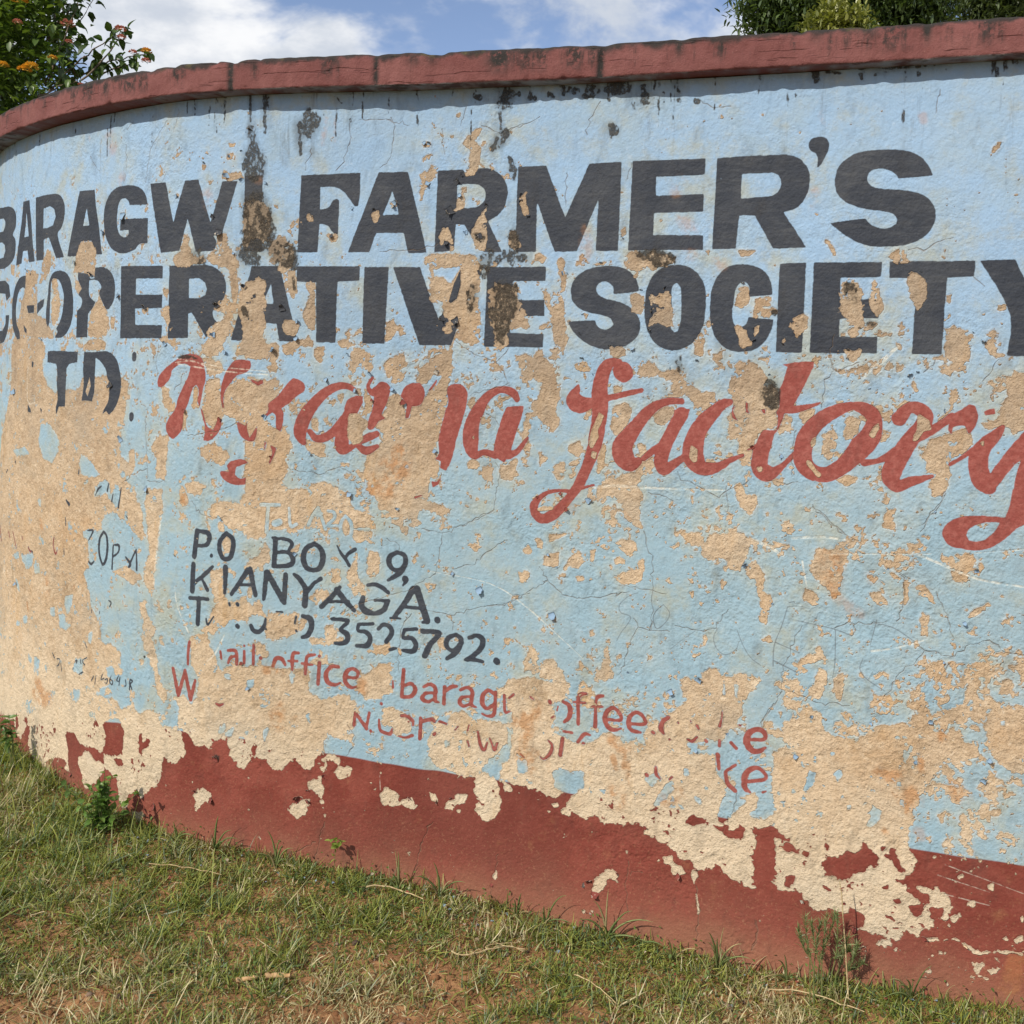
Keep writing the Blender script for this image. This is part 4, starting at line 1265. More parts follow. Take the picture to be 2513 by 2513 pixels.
    COVR = 1 - np.clip(f * 2.2 + 0.5, 0, 1)
    # rough edge of the brush
    soft = lambda a: np.clip((blur(a, 1) - 0.5 + 0.10 * n_f) * 3.2 + 0.5, 0, 1) * (a > 0.001)
    KB = soft(KB); RD = soft(RD)
    for _ in range(80):      # thin rain drips that start at the coping
        s0 = rc.uniform(2.3, 7.2) * PXM; ln_ = rc.gamma(1.6, 0.035) * PXM; y0 = TH + 4; q_ = np.linspace(0, 1, 5)[:, None]
        pts = np.c_[s0 + np.cumsum(rc.normal(0, 0.8, 5)), y0 - q_ * (ln_ + 24)]
        res = stroke_mask(pts, rc.uniform(0.6, 3.4) * (1.15 - 0.8 * q_[:, 0]), 4, soft=3.0)
        if res: put(MO, (res[0], res[1] * rc.uniform(0.25, 0.62)))
    mo = np.clip((MO * 1.45 + 0.36 * noise2(TH, TW, 16, 33, 3, 0.7, 0.8, 1.5) + 0.38 * noise2(TH, TW, 4.5, 31, 2, 0.9, 0.9, 1.2) - 0.58) * 1.7, 0, 1) * (MO > 0.01)
    mo = np.maximum(mo, np.clip(blur(MO, 9) * 0.75 + 0.10 * noise2(TH, TW, 14, 36, 3, 0.8, 0.8, 2.0) - 0.06, 0, 0.5) * (TH > 0))
    ru = np.clip(RU * (0.6 + 0.55 * noise2(TH, TW, 14, 32, 4, 0.75)), 0, 1)
    blist = np.clip(noise2(TH, TW, 90, 41, 2) * 0.55 + np.interp(D, [0, 2, 5], [0.1, 0.6, 0.7]), 0, 1)
    # relief in metres
    gr = noise2(TH, TW, 3.2, 51, 2, 0.9); gm = noise2(TH, TW, 12, 52, 3, 0.6)
    wr = noise2(TH, TW, 8, 53, 3, 0.65); wr = 1 - np.abs(wr)
    Cb = blur(COVR, 1)
    letters = np.maximum(KB, RD)
    rim = np.clip((Cb - 0.2) / 0.3, 0, 1) * np.clip((1.0 - blur(COVR, 3)) * 2.6, 0, 1) * COVR * (MO < 0.2) * (1 - np.maximum(KB, RD)) * (1 - REDB)
    rim = rim * np.clip(0.35 + 0.7 * n_e, 0, 1)
    edge_shade = (1 - COVR) * np.clip(blur(COVR, 1) * 2.4, 0, 1) * np.clip(0.55 + 0.6 * n_e + 0.3 * n_f, 0, 1)  # painted edge shadow: broken dark line on the plaster beside the paint
    CRK_SHADE = np.maximum(CR, edge_shade * 0.85)  # real cracks plus the painted edge shadow in one mask
    halo = np.clip(1.15 - blur(COVR, 14), 0, 1) * COVR
    H = 0.0030 * Cb + 0.0012 * rim + (0.00034 * gr + 0.0009 * gm) * (1 - 0.74 * Cb) + 0.00075 * Cb * blist * wr * (1 - 0.7 * letters) - 0.0016 * CR + 0.00010 * gr * Cb + 0.0001 * letters * Cb - 0.0006 * SC
    return dict(cov=COVR, blk=KB, red=np.maximum(RD, 0), band=REDB, mould=mo, rust=ru, scr=SC, crk_shade=CRK_SHADE, gra=GR, H=H, rim=rim * 0.8, halo=halo, Cb=Cb)
# ------------------------------------------------------------------ object helpers
def tag(o, label=None, cat=None, group=None, kind=None):
    for k_, v_ in (('label', label), ('category', cat), ('group', group), ('kind', kind)):
        if v_: o[k_] = v_
    return o
def obj(name, me, mat=None, parent=None):
    o = bpy.data.objects.new(name, me); C.objects.link(o)
    if mat and not me.materials: me.materials.append(mat)
    if parent: o.parent = parent
    return o
def mesh(name, V, Fq, smooth=True, attr=None):
    """V (n,3); Fq (m,k) with one k for all faces; attr = per-vertex rgb"""
    V = np.asarray(V, np.float32); Fq = np.asarray(Fq, np.int32)
    me = bpy.data.meshes.new(name); n, k_ = Fq.shape
    me.vertices.add(len(V)); me.vertices.foreach_set('co', V.ravel())
    me.loops.add(n * k_); me.loops.foreach_set('vertex_index', Fq.ravel())
    me.polygons.add(n); me.polygons.foreach_set('loop_start', np.arange(n, dtype=np.int32) * k_)
    me.polygons.foreach_set('loop_total', np.full(n, k_, np.int32))
    if smooth: me.polygons.foreach_set('use_smooth', np.ones(n, bool))
    if attr is not None:
        a = me.color_attributes.new('Col', 'FLOAT_COLOR', 'POINT')
        a.data.foreach_set('color', np.c_[attr, np.ones(len(V))].astype(np.float32).ravel())
    me.update(); me.validate()
    return me
def merge(parts):
    V, Fq, A, o = [], [], [], 0
    for p in parts:
        V.append(p[0]); Fq.append(np.asarray(p[1]) + o); o += len(p[0])
        if len(p) > 2: A.append(p[2])
    return np.concatenate(V), np.concatenate(Fq), (np.concatenate(A) if A else None)
def grid_faces(nu, nv, closed_v=False):
    i, j = np.meshgrid(np.arange(nu - 1), np.arange(nv if closed_v else nv - 1), indexing='ij')
    j2 = (j + 1) % nv
    return np.stack([i * nv + j, (i + 1) * nv + j, (i + 1) * nv + j2, i * nv + j2], -1).reshape(-1, 4)
def tube(P, R, n=6):
    P = np.asarray(P, float); m = len(P)
    R = np.broadcast_to(np.asarray(R, float), (m,))
    T = np.gradient(P, axis=0); T /= np.linalg.norm(T, axis=1)[:, None] + 1e-9
    up = np.where(np.abs(T[:, 2:3]) > 0.9, np.array([[1.0, 0, 0]]), np.array([[0, 0, 1.0]]))
    A = np.cross(T, up); A /= np.linalg.norm(A, axis=1)[:, None] + 1e-9; B = np.cross(T, A)
    t = np.linspace(0, 2 * np.pi, n, endpoint=False)
    V = P[:, None] + R[:, None, None] * (A[:, None] * np.cos(t)[None, :, None] + B[:, None] * np.sin(t)[None, :, None])
    return V.reshape(-1, 3), grid_faces(m, n, True)
def bez(a, b, c_, n=8):
    t = np.linspace(0, 1, n)[:, None]
    return (1 - t) ** 2 * np.array(a) + 2 * t * (1 - t) * np.array(b) + t ** 2 * np.array(c_)
def mat_new(name):
    m = bpy.data.materials.new(name); m.use_nodes = True; m.node_tree.nodes.clear()
    return m, NB(m.node_tree)
def mat_out(nb, col, rough=0.85, normal=None, spec=0.25, trans=None, tcol=None):
    p = nb.n('ShaderNodeBsdfPrincipled')
    for k_, v_ in (('Base Color', col), ('Roughness', rough), ('Specular IOR Level', spec), ('Normal', normal)):
        if v_ is None: continue
        if hasattr(v_, 'is_linked'): nb.nt.links.new(v_, p.inputs[k_])
        else: p.inputs[k_].default_value = (*v_, 1) if isinstance(v_, tuple) else v_
    s_ = p.outputs[0]
    if trans:
        t = nb.n('ShaderNodeBsdfTranslucent')
        if hasattr(tcol, 'is_linked'): nb.nt.links.new(tcol, t.inputs[0])
        else: t.inputs[0].default_value = (*tcol, 1)
        s_ = nb.n('ShaderNodeMixShader', inp={0: trans, 1: s_, 2: t.outputs[0]}).outputs[0]
    o = nb.n('ShaderNodeOutputMaterial'); nb.nt.links.new(s_, o.inputs[0])
def bump(nb, h, dist=1.0, strength=1.0, normal=None):
    b = nb.n('ShaderNodeBump', inp={'Strength': strength, 'Distance': dist, 'Height': h})
    if normal is not None: nb.nt.links.new(normal, b.inputs['Normal'])
    return b.outputs[0]

# ------------------------------------------------------------------ paint masks into images made here
MK = build_masks()
def make_img(name, chans, is_float=False):
    A = np.ones((TH, TW, 4), np.float32)
    for i, c_ in enumerate(chans): A[..., i] = c_
    im = bpy.data.images.new(name, TW, TH, alpha=False, float_buffer=is_float)
    im.colorspace_settings.name = 'Non-Color'
    im.pixels.foreach_set(A.ravel()); im.update(); im.pack()
    return im
imA = make_img('paint_layers', [MK['cov'], MK['blk'], MK['red']])
imB = make_img('stains', [MK['mould'], MK['rust'], MK['scr']])
imC = make_img('marks', [MK['band'], MK['crk_shade'], MK['gra']])
imH = make_img('relief', [MK['H'], MK['rim'], MK['halo']], True)
print('masks done', round(time.time() - T0, 1))
def wall_material():
    m, nb = mat_new('painted_render')
    uv = nb.n('ShaderNodeUVMap', uv_map='UVMap').outputs[0]
    def im(i_): return nb.n('ShaderNodeTexImage', image=i_, extension='EXTEND', interpolation='Linear', inp={0: uv})
    a = nb.n('ShaderNodeSeparateColor', inp={0: im(imA).outputs[0]}).outputs
    b = nb.n('ShaderNodeSeparateColor', inp={0: im(imB).outputs[0]}).outputs
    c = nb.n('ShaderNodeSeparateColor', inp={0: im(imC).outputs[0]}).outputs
    hs_ = nb.n('ShaderNodeSeparateColor', inp={0: im(imH).outputs[0]}).outputs; h, rim, halo = hs_[0], hs_[1], hs_[2]
    P = nb.n('ShaderNodeTexCoord').outputs['Object']
    cov, blk, red = a[0], a[1], a[2]; mo, ru, scr = b[0], b[1], b[2]; band, crk_shade, gra = c[0], c[1], c[2]
    nL = nb.noise(P, 1.7, 4, 0.6); nM = nb.noise(P, 7, 5, 0.65); nS = nb.noise(P, 60, 4, 0.7); nT = nb.noise(P, 230, 3, 0.7)
    nM2 = nb.noise(nb.n('ShaderNodeVectorMath', operation='ADD', inp={0: P, 1: (7.3, 2.1, 4.4)}).outputs[0], 9, 5, 0.7)
    # bare plaster: buff, with whiter filler and browner damp areas
    pl_ = nb.mix(nb.ss(nL, 0.38, 0.62), PLA_A, PLA_B)
    pl_ = nb.mix(nb.math('MULTIPLY', nb.ss(nM, 0.55, 0.75), 0.55), pl_, PLA_C)
    pl_ = nb.mix(nb.math('MULTIPLY', nb.ss(nM2, 0.50, 0.70), 0.65), pl_, PLA_D)
    pl_ = nb.mix(nb.math('MULTIPLY', nb.ss(nS, 0.48, 0.72), 0.42), pl_, (0.26, 0.17, 0.10))
    pl_ = nb.mix(nb.math('MULTIPLY', nb.ss(nS, 0.46, 0.28), 0.45), pl_, (0.74, 0.64, 0.49))
    pl_ = nb.mix(nb.math('MULTIPLY', nb.ss(nT, 0.56, 0.70), 0.6), pl_, (0.13, 0.085, 0.05))
    pl_ = nb.mix(nb.math('MULTIPLY', nb.ss(nT, 0.42, 0.30), 0.3), pl_, (0.72, 0.60, 0.44))
    n5 = nb.noise(nb.n('ShaderNodeVectorMath', operation='ADD', inp={0: P, 1: (3.1, 8.4, 1.7)}).outputs[0], 3.6, 5, 0.7)
    pl_ = nb.mix(nb.math('MULTIPLY', nb.ss(n5, 0.50, 0.66), 0.55), pl_, (0.37, 0.315, 0.24))
    pl_ = nb.mix(nb.math('MULTIPLY', nb.ss(n5, 0.47, 0.34), 0.30), pl_, (0.46, 0.27, 0.12))
    z = nb.n('ShaderNodeSeparateXYZ', inp={0: P}).outputs[2]
    vs = nb.n('ShaderNodeVectorMath', operation='MULTIPLY', inp={0: P, 1: (14.0, 14.0, 2.4)}).outputs[0]
    vst = nb.ss(nb.noise(vs, 1.0, 5, 0.7), 0.52, 0.70)
    pl_ = nb.mix(nb.math('MULTIPLY', nb.math('MULTIPLY', vst, nb.ss(nL, 0.42, 0.6)), 0.55), pl_, (0.50, 0.30, 0.12))
    pl_ = nb.mix(nb.math('MULTIPLY', nb.ss(z, 0.95, 1.55), nb.math('ADD', 0.30, nb.math('MULTIPLY', nb.ss(nM, 0.36, 0.62), 0.35))), pl_, (0.27, 0.20, 0.14))
    pl_ = nb.mix(nb.math('MULTIPLY', nb.ss(nb.math('ADD', z, nb.math('MULTIPLY', nM2, 0.4)), 0.85, 0.40), 0.5), pl_, (0.66, 0.55, 0.40))
    # whitish skim shows where the red band has flaked off
    # blue distemper: slightly greener and dirtier low down, bluer and chalkier near the top
    z = nb.n('ShaderNodeSeparateXYZ', inp={0: P}).outputs[2]
    bl = nb.mix(nb.ss(z, 1.0, 1.9), BLU_LO, BLU_HI)
    bl = nb.mix(nb.math('MULTIPLY', nb.ss(nM, 0.42, 0.70), 0.45), bl, BLU_GREY)
    bl = nb.mix(nb.math('MULTIPLY', nb.ss(nb.math('ADD', nM2, nb.math('MULTIPLY', nL, 0.5)), 0.74, 0.98), 0.55), bl, (0.33, 0.325, 0.225))
    bl = nb.mix(nb.math('MULTIPLY', nb.ss(nS, 0.56, 0.76), 0.30), bl, (0.48, 0.56, 0.64))
    bl = nb.mix(nb.math('MULTIPLY', nb.ss(nT, 0.62, 0.74), 0.35), bl, (0.16, 0.20, 0.23))
    bl = nb.mix(nb.math('MULTIPLY', nb.math('MULTIPLY', halo, nb.ss(nM2, 0.36, 0.62)), 0.75), bl, (0.40, 0.405, 0.33))
    rd = nb.mix(nb.ss(nM, 0.38, 0.66), RED_A, RED_B)
    rd = nb.mix(nb.math('MULTIPLY', nb.ss(nS, 0.5, 0.8), 0.35), rd, (0.27, 0.10, 0.072))
    rd = nb.mix(nb.math('MULTIPLY', nb.ss(nL, 0.44, 0.62), 0.45), rd, (0.125, 0.036, 0.027))
    rd = nb.mix(nb.math('MULTIPLY', nb.math('MULTIPLY', nb.ss(nb.noise(P, 130, 3, 0.6), 0.56, 0.70), nb.ss(z, 0.40, 0.0)), 0.38), rd, (0.34, 0.18, 0.10))
    rd = nb.mix(nb.math('MULTIPLY', nb.ss(nb.math('ADD', z, nb.math('MULTIPLY', nM, 0.16)), 0.14, -0.02), 0.42), rd, (0.30, 0.165, 0.09))
    # splashed soil makes the foot of the wall dustier
    dust = nb.math('MULTIPLY', nb.ss(nb.math('ADD', z, nb.math('MULTIPLY', nM, 0.5)), 0.42, 0.10), 0.40)
    rd = nb.mix(dust, rd, (0.31, 0.145, 0.095))
    rd = nb.mix(nb.math('MULTIPLY', nb.ss(nM2, 0.58, 0.72), 0.30), rd, (0.30, 0.15, 0.07))
    paint = nb.mix(band, bl, rd)
    bs = nb.n('ShaderNodeVectorMath', operation='MULTIPLY', inp={0: P, 1: (10.0, 10.0, 70.0)}).outputs[0]
    brush = nb.noise(bs, 1.0, 4, 0.65, 1.2)
    wearb = nb.math('ADD', nb.math('MULTIPLY', nb.ss(nb.math('ADD', nM, nb.math('MULTIPLY', nS, 0.35)), 0.60, 0.84), 0.5), nb.math('MULTIPLY', nb.ss(brush, 0.46, 0.68), 0.5), clamp=True)
    paint = nb.mix(blk, paint, nb.mix(wearb, BLK_A, BLK_B))
    paint = nb.mix(red, paint, nb.mix(nb.ss(nS, 0.4, 0.7), (0.235, 0.062, 0.050), (0.30, 0.098, 0.080)))
    paint = nb.mix(nb.math('MULTIPLY', rim, 0.42), paint, (0.60, 0.62, 0.62))
    col = nb.mix(cov, pl_, paint)
    col = nb.mix(nb.math('MULTIPLY', ru, nb.mix(cov, (0.62,) * 3, (0.30,) * 3)), col, (0.42, 0.19, 0.065))
    col = nb.mix(nb.math('MULTIPLY', nb.math('MULTIPLY', scr, nb.ss(nS, 0.35, 0.6)), 0.5), col, (0.74, 0.70, 0.58))
    col = nb.mix(nb.math('MULTIPLY', gra, 0.75), col, (0.10, 0.11, 0.12))
    col = nb.mix(nb.math('MULTIPLY', crk_shade, 0.50), col, (0.17, 0.12, 0.08))  # darkens cracks and paints in the shadow line along flaked edges
    mm = nb.math('MULTIPLY', nb.math('MULTIPLY', mo, nb.ss(nb.math('ADD', nb.math('MULTIPLY', nS, 0.6), nb.math('MULTIPLY', nT, 0.4)), 0.28, 0.50)), 0.92)
    col = nb.mix(mm, col, nb.mix(nb.ss(nT, 0.45, 0.65), (0.018, 0.017, 0.016), (0.075, 0.065, 0.048)))
    # rain streaks under the coping
    sv = nb.n('ShaderNodeVectorMath', operation='MULTIPLY', inp={0: P, 1: (26.0, 26.0, 2.6)}).outputs[0]
    st = nb.math('MULTIPLY', nb.ss(nb.noise(sv, 1.0, 5, 0.75), 0.55, 0.72), nb.ss(nb.noise(P, 3.3, 3, 0.6), 0.45, 0.6))
    sg = nb.math('MULTIPLY', nb.math('MULTIPLY', st, nb.ss(nb.math('ADD', z, nb.math('MULTIPLY', nM, 0.5)), 2.2, 2.60)), 0.7)
    col = nb.mix(sg, col, (0.09, 0.09, 0.085))
    nbm = nb.noise(P, 95, 4, 0.7)
    hh = nb.math('ADD', nb.math('ADD', h, nb.math('MULTIPLY', nbm, nb.math('ADD', 0.0050, nb.math('MULTIPLY', cov, -0.0036)))), nb.math('MULTIPLY', nT, nb.math('ADD', 0.0030, nb.math('MULTIPLY', cov, -0.0022))))
    mat_out(nb, col, nb.math('SUBTRACT', 0.92, nb.math('MULTIPLY', nb.math('MULTIPLY', blk, cov), 0.25)), bump(nb, hh, 1.0, 1.0), 0.2)
    return m
PLA_A = (0.48, 0.355, 0.23); PLA_B = (0.56, 0.43, 0.29); PLA_C = (0.70, 0.60, 0.45); PLA_D = (0.36, 0.245, 0.14)
BLU_LO = (0.245, 0.36, 0.425); BLU_HI = (0.258, 0.385, 0.535); BLU_GREY = (0.28, 0.35, 0.37)
RED_A = (0.165, 0.036, 0.025); RED_B = (0.225, 0.060, 0.042)
BLK_A = (0.032, 0.038, 0.050); BLK_B = (0.062, 0.067, 0.075)
M_WALL = wall_material()

def coping_material():
    m, nb = mat_new('coping_paint')
    P = nb.n('ShaderNodeTexCoord').outputs['Object']
    z = nb.n('ShaderNodeSeparateXYZ', inp={0: P}).outputs[2]
    nM = nb.noise(P, 6, 5, 0.65); nS = nb.noise(P, 55, 4, 0.7); nT = nb.noise(P, 200, 3, 0.7)
    col = nb.mix(nb.ss(nM, 0.35, 0.7), (0.150, 0.055, 0.050), (0.200, 0.082, 0.074))
    col = nb.mix(nb.math('MULTIPLY', nb.ss(nS, 0.5, 0.75), 0.3), col, (0.12, 0.040, 0.036))
    sv = nb.n('ShaderNodeVectorMath', operation='MULTIPLY', inp={0: P, 1: (9.0, 9.0, 1.2)}).outputs[0]
    st = nb.noise(sv, 1.0, 5, 0.7)
    top = nb.ss(nb.math('ADD', z, nb.math('MULTIPLY', nb.noise(P, 14, 4, 0.6), 0.07)), HS + 0.106, HS + 0.128)
    mould = nb.math('MULTIPLY', nb.math('MULTIPLY', nb.ss(st, 0.50, 0.62), nb.ss(z, HS + 0.005, HS + 0.07)), nb.ss(nS, 0.36, 0.58))
    mould = nb.math('MAXIMUM', nb.math('MULTIPLY', top, 0.9), nb.math('MULTIPLY', mould, 0.85))
    col = nb.mix(mould, col, (0.030, 0.026, 0.024))
    stv = nb.n('ShaderNodeVertexColor', layer_name='Col').outputs[0]
    mould = nb.math('MAXIMUM', mould, nb.math('MULTIPLY', nb.math('MULTIPLY', stv, 1.25), nb.ss(nS, 0.30, 0.50), clamp=True))
    col = nb.mix(mould, col, (0.030, 0.026, 0.024))
    moss = nb.math('MULTIPLY', top, nb.ss(nb.noise(P, 18, 3, 0.6), 0.58, 0.75))
    col = nb.mix(nb.math('MULTIPLY', moss, 0.7), col, (0.10, 0.085, 0.035))
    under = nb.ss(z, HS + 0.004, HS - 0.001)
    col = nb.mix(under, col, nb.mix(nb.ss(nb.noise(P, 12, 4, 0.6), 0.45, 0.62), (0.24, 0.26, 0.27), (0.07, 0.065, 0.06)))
    col = nb.mix(nb.math('MULTIPLY', nb.ss(nT, 0.64, 0.72), 0.5), col, (0.32, 0.17, 0.14))
    hh = nb.math('ADD', nb.math('MULTIPLY', nS, 0.004), nb.math('MULTIPLY', nT, 0.0016))
    sc_ = nb.n('ShaderNodeVectorMath', operation='MULTIPLY', inp={0: P, 1: (5.0, 5.0, 60.0)}).outputs[0]
    hh = nb.math('ADD', hh, nb.math('MULTIPLY', nb.ss(nb.noise(sc_, 1.0, 3, 0.6), 0.6, 0.66), -0.003))
    mat_out(nb, col, 0.85, bump(nb, hh, 1.0, 1.0), 0.2)
    return m
M_COP = coping_material()

# ------------------------------------------------------------------ the wall
NS, NZ, THK = 430, 124, 0.20
su = np.linspace(0, LEN, NS); zu = np.linspace(Z0 - 0.04, HS, NZ)
fp = front_at(su); fn = nrm_at(su)
und = noise2(NZ, NS, 9, 91, 3, 0.6) * 0.0022 + noise2(NZ, NS, 40, 92, 2, 0.6) * 0.004
Vf = np.stack([fp[:, None, 0] + fn[:, None, 0] * und.T, fp[:, None, 1] + fn[:, None, 1] * und.T, np.broadcast_to(zu[None], (NS, NZ))], -1).reshape(-1, 3)
bp = fp - fn * THK
Vb = np.stack([np.broadcast_to(bp[:, None, 0], (NS, 2)), np.broadcast_to(bp[:, None, 1], (NS, 2)), np.broadcast_to(np.array([[Z0 - 0.04, HS]]), (NS, 2))], -1).reshape(-1, 3)
Ff = grid_faces(NS, NZ); Fb = grid_faces(NS, 2)[:, ::-1] + len(Vf)
me = mesh('boundary_wall', np.r_[Vf, Vb], np.r_[Ff, Fb])
nf = len(Ff)
uvl = me.uv_layers.new(name='UVMap')
sv_ = np.repeat(su / LEN, NZ); zv_ = np.tile((zu - Z0) / (HS - Z0), NS)
uvv = np.r_[np.c_[sv_, zv_], np.zeros((len(Vb), 2))]
li = np.zeros(len(me.loops), np.int32); me.loops.foreach_get('vertex_index', li)
uvl.data.foreach_set('uv', uvv[li].astype(np.float32).ravel())
wall = obj('boundary_wall', me, M_WALL)
m2, nb = mat_new('rear_render')
P = nb.n('ShaderNodeTexCoord').outputs['Object']
mat_out(nb, nb.mix(nb.noise(P, 5, 5, 0.6), (0.30, 0.24, 0.18), (0.44, 0.36, 0.27)), 0.95, bump(nb, nb.noise(P, 90, 4, 0.7), 0.004))
me.materials.append(m2)
mi = np.zeros(len(me.polygons), np.int32); mi[nf:] = 1; me.polygons.foreach_set('material_index', mi)
tag(wall, 'long curved masonry wall with flaking blue paint, black and red lettering and a dark red base', 'wall')

def wall_pt(x, y, off=0.0):
    """picture pixel -> 3-D point on the wall face, and the outward normal there"""
    s, z, d = wall_sz(x, y); p = front_at(s); n = nrm_at(s)
    return np.array([p[0] + n[0] * off, p[1] + n[1] * off, float(z)]), np.array([n[0], n[1], 0.0]), float(s)

# coping: one cast strip with worn, uneven edges
NC = 1500
cp = resample(front, NC); cn = normals(cp)
r_ = noise2(64, NC, 3.4, 95, 2, 0.8)
CH = 0.094
prof = [(OVER, 0.0), (OVER + 0.001, 0.006)] + [(OVER + 0.001, t) for t in np.linspace(0.014, CH - 0.014, 7)] + [(OVER - 0.001, CH - 0.007), (OVER - 0.008, CH - 0.001)] + \
       [(t, CH + 0.004) for t in np.linspace(OVER - 0.03, -THK - 0.02, 6)] + [(-THK - OVER, CH - 0.006), (-THK - OVER, 0.006), (-THK - OVER, 0.0)] + [(t, 0.0005) for t in (-THK, -THK / 2, -0.005, OVER * 0.35, OVER * 0.8)]
prof = np.array(prof); npf = len(prof)
j_out = np.zeros((NC, npf)); j_z = np.zeros((NC, npf))
slow = noise2(8, NC, 90, 97, 3, 0.5)
for i, (o_, z_) in enumerate(prof):
    j_out[:, i] = r_[i % 60] * (0.0012 if i < 12 else 0.001) + slow[1] * 0.0015
    j_z[:, i] = r_[(i + 30) % 60] * (0.0007 if 8 <= i <= 12 else (0.0009 if i in (0, 1) else 0.0006)) + (slow[2] * 0.0012 if i > 7 else slow[3] * 0.0012 * (i < 3))
chips = rng.choice(NC - 10, 80)
for c_ in chips:
    w_ = rng.integers(1, 4); dz = rng.uniform(0.0015, 0.006); kk = np.exp(-0.5 * ((np.arange(NC) - c_) / w_) ** 2)
    if rng.random() < 0.5:
        j_z[:, 9:12] -= (dz * kk)[:, None]; j_out[:, 9:11] -= (dz * kk)[:, None]
    else:
        j_z[:, 0] += dz * 0.8 * kk; j_out[:, 0] -= dz * 0.7 * kk; j_out[:, 1] -= dz * 0.5 * kk
# joints between the cast lengths
for xj in (0.0,):
    pass
for x_, w_, dz in ((595, 1.3, .005), (940, 1.2, .004), (1482, 1.5, .007), (2265, 1.2, .004), (1075, 2.0, .003), (1930, 1.3, .003), (400, 1.2, .003)):
    c_ = float(wall_sz(x_, 200.0)[0]) / LEN * NC; ph = np.cumsum(rng.normal(0, 0.5, npf))
    j_out -= dz * np.exp(-0.5 * ((np.arange(NC)[:, None] - c_ - ph[None]) / w_) ** 2)
    j_z[:, 9:12] -= (dz * 0.5 * np.exp(-0.5 * ((np.arange(NC) - c_) / (w_ * 2)) ** 2))[:, None]
O = prof[None, :, 0] + j_out; Zc = HS + 0.002 + prof[None, :, 1] + j_z
Vc = np.stack([cp[:, None, 0] + cn[:, None, 0] * O, cp[:, None, 1] + cn[:, None, 1] * O, Zc], -1).reshape(-1, 3)
stc = np.zeros((NC, npf)); scc = np.linspace(0, LEN, NC); hz = np.clip(prof[:, 1] / CH, 0, 1)
for x_, w_, dp, am in ((240, 8, .35, .7), (400, 5, .5, .9), (595, 6, 1.1, 1.0), (640, 20, .4, .6), (735, 9, .35, .6), (835, 18, .5, .8), (940, 5, 1.1, .9), (1030, 14, .6, .6), (1075, 12, .55, .7), (1238, 22, .9, 1.1), (1300, 16, .4, .8), (1345, 14, .35, .8), (1482, 6, 1.1, 1.1), (1500, 12, .5, .6),
                       (1560, 10, .3, .6), (1620, 14, .4, .7), (1672, 8, .7, .9), (1800, 10, .3, .5), (1930, 8, .3, .5), (2000, 12, .45, .6), (2130, 14, .45, .7), (2265, 7, .7, 1.0), (2100, 30, .25, .6), (2420, 10, .3, .5), (100, 16, .4, .7), (40, 8, .8, .5), (320, 12, .3, .6)):
    s0, _z, d0 = wall_sz(x_, 200.0); ww = w_ / F * float(d0)
    lat = np.exp(-0.5 * ((scc - float(s0)) / ww) ** 2)
    ver = np.clip((hz - (1 - dp)) / max(dp, .01) * 1.6, 0, 1) if dp < 1 else np.ones(npf)
    stc = np.maximum(stc, am * lat[:, None] * ver[None])
stc[:, 12:] = 0
mc = mesh('coping', Vc, grid_faces(NC, npf, True), True, np.repeat(stc.reshape(-1, 1), 3, 1))
cop = obj('coping', mc, M_COP, wall)
tag(cop, 'projecting dull red coping with black mould stains')

# curled flakes of paint that still hang on
def flake_mat(name, c1, c2):
    m, nb = mat_new(name)
    g = nb.n('ShaderNodeNewGeometry').outputs['Backfacing']
    P = nb.n('ShaderNodeTexCoord').outputs['Object']
    mat_out(nb, nb.mix(g, nb.mix(nb.noise(P, 40, 4), c1, tuple(v * 1.2 for v in c1)), c2), 0.8)
    return m
FM = {'b': flake_mat('blue_flake', (0.19, 0.28, 0.38), (0.27, 0.25, 0.21)), 'k': flake_mat('black_flake', (0.04, 0.043, 0.05), (0.42, 0.37, 0.30)),
      'r': flake_mat('red_flake', (0.17, 0.042, 0.032), (0.5, 0.36, 0.29)), 't': flake_mat('skim_flake', (0.60, 0.45, 0.28), (0.7, 0.62, 0.5)),
      'p': flake_mat('pale_flake', (0.34, 0.31, 0.26), (0.3, 0.24, 0.18))}
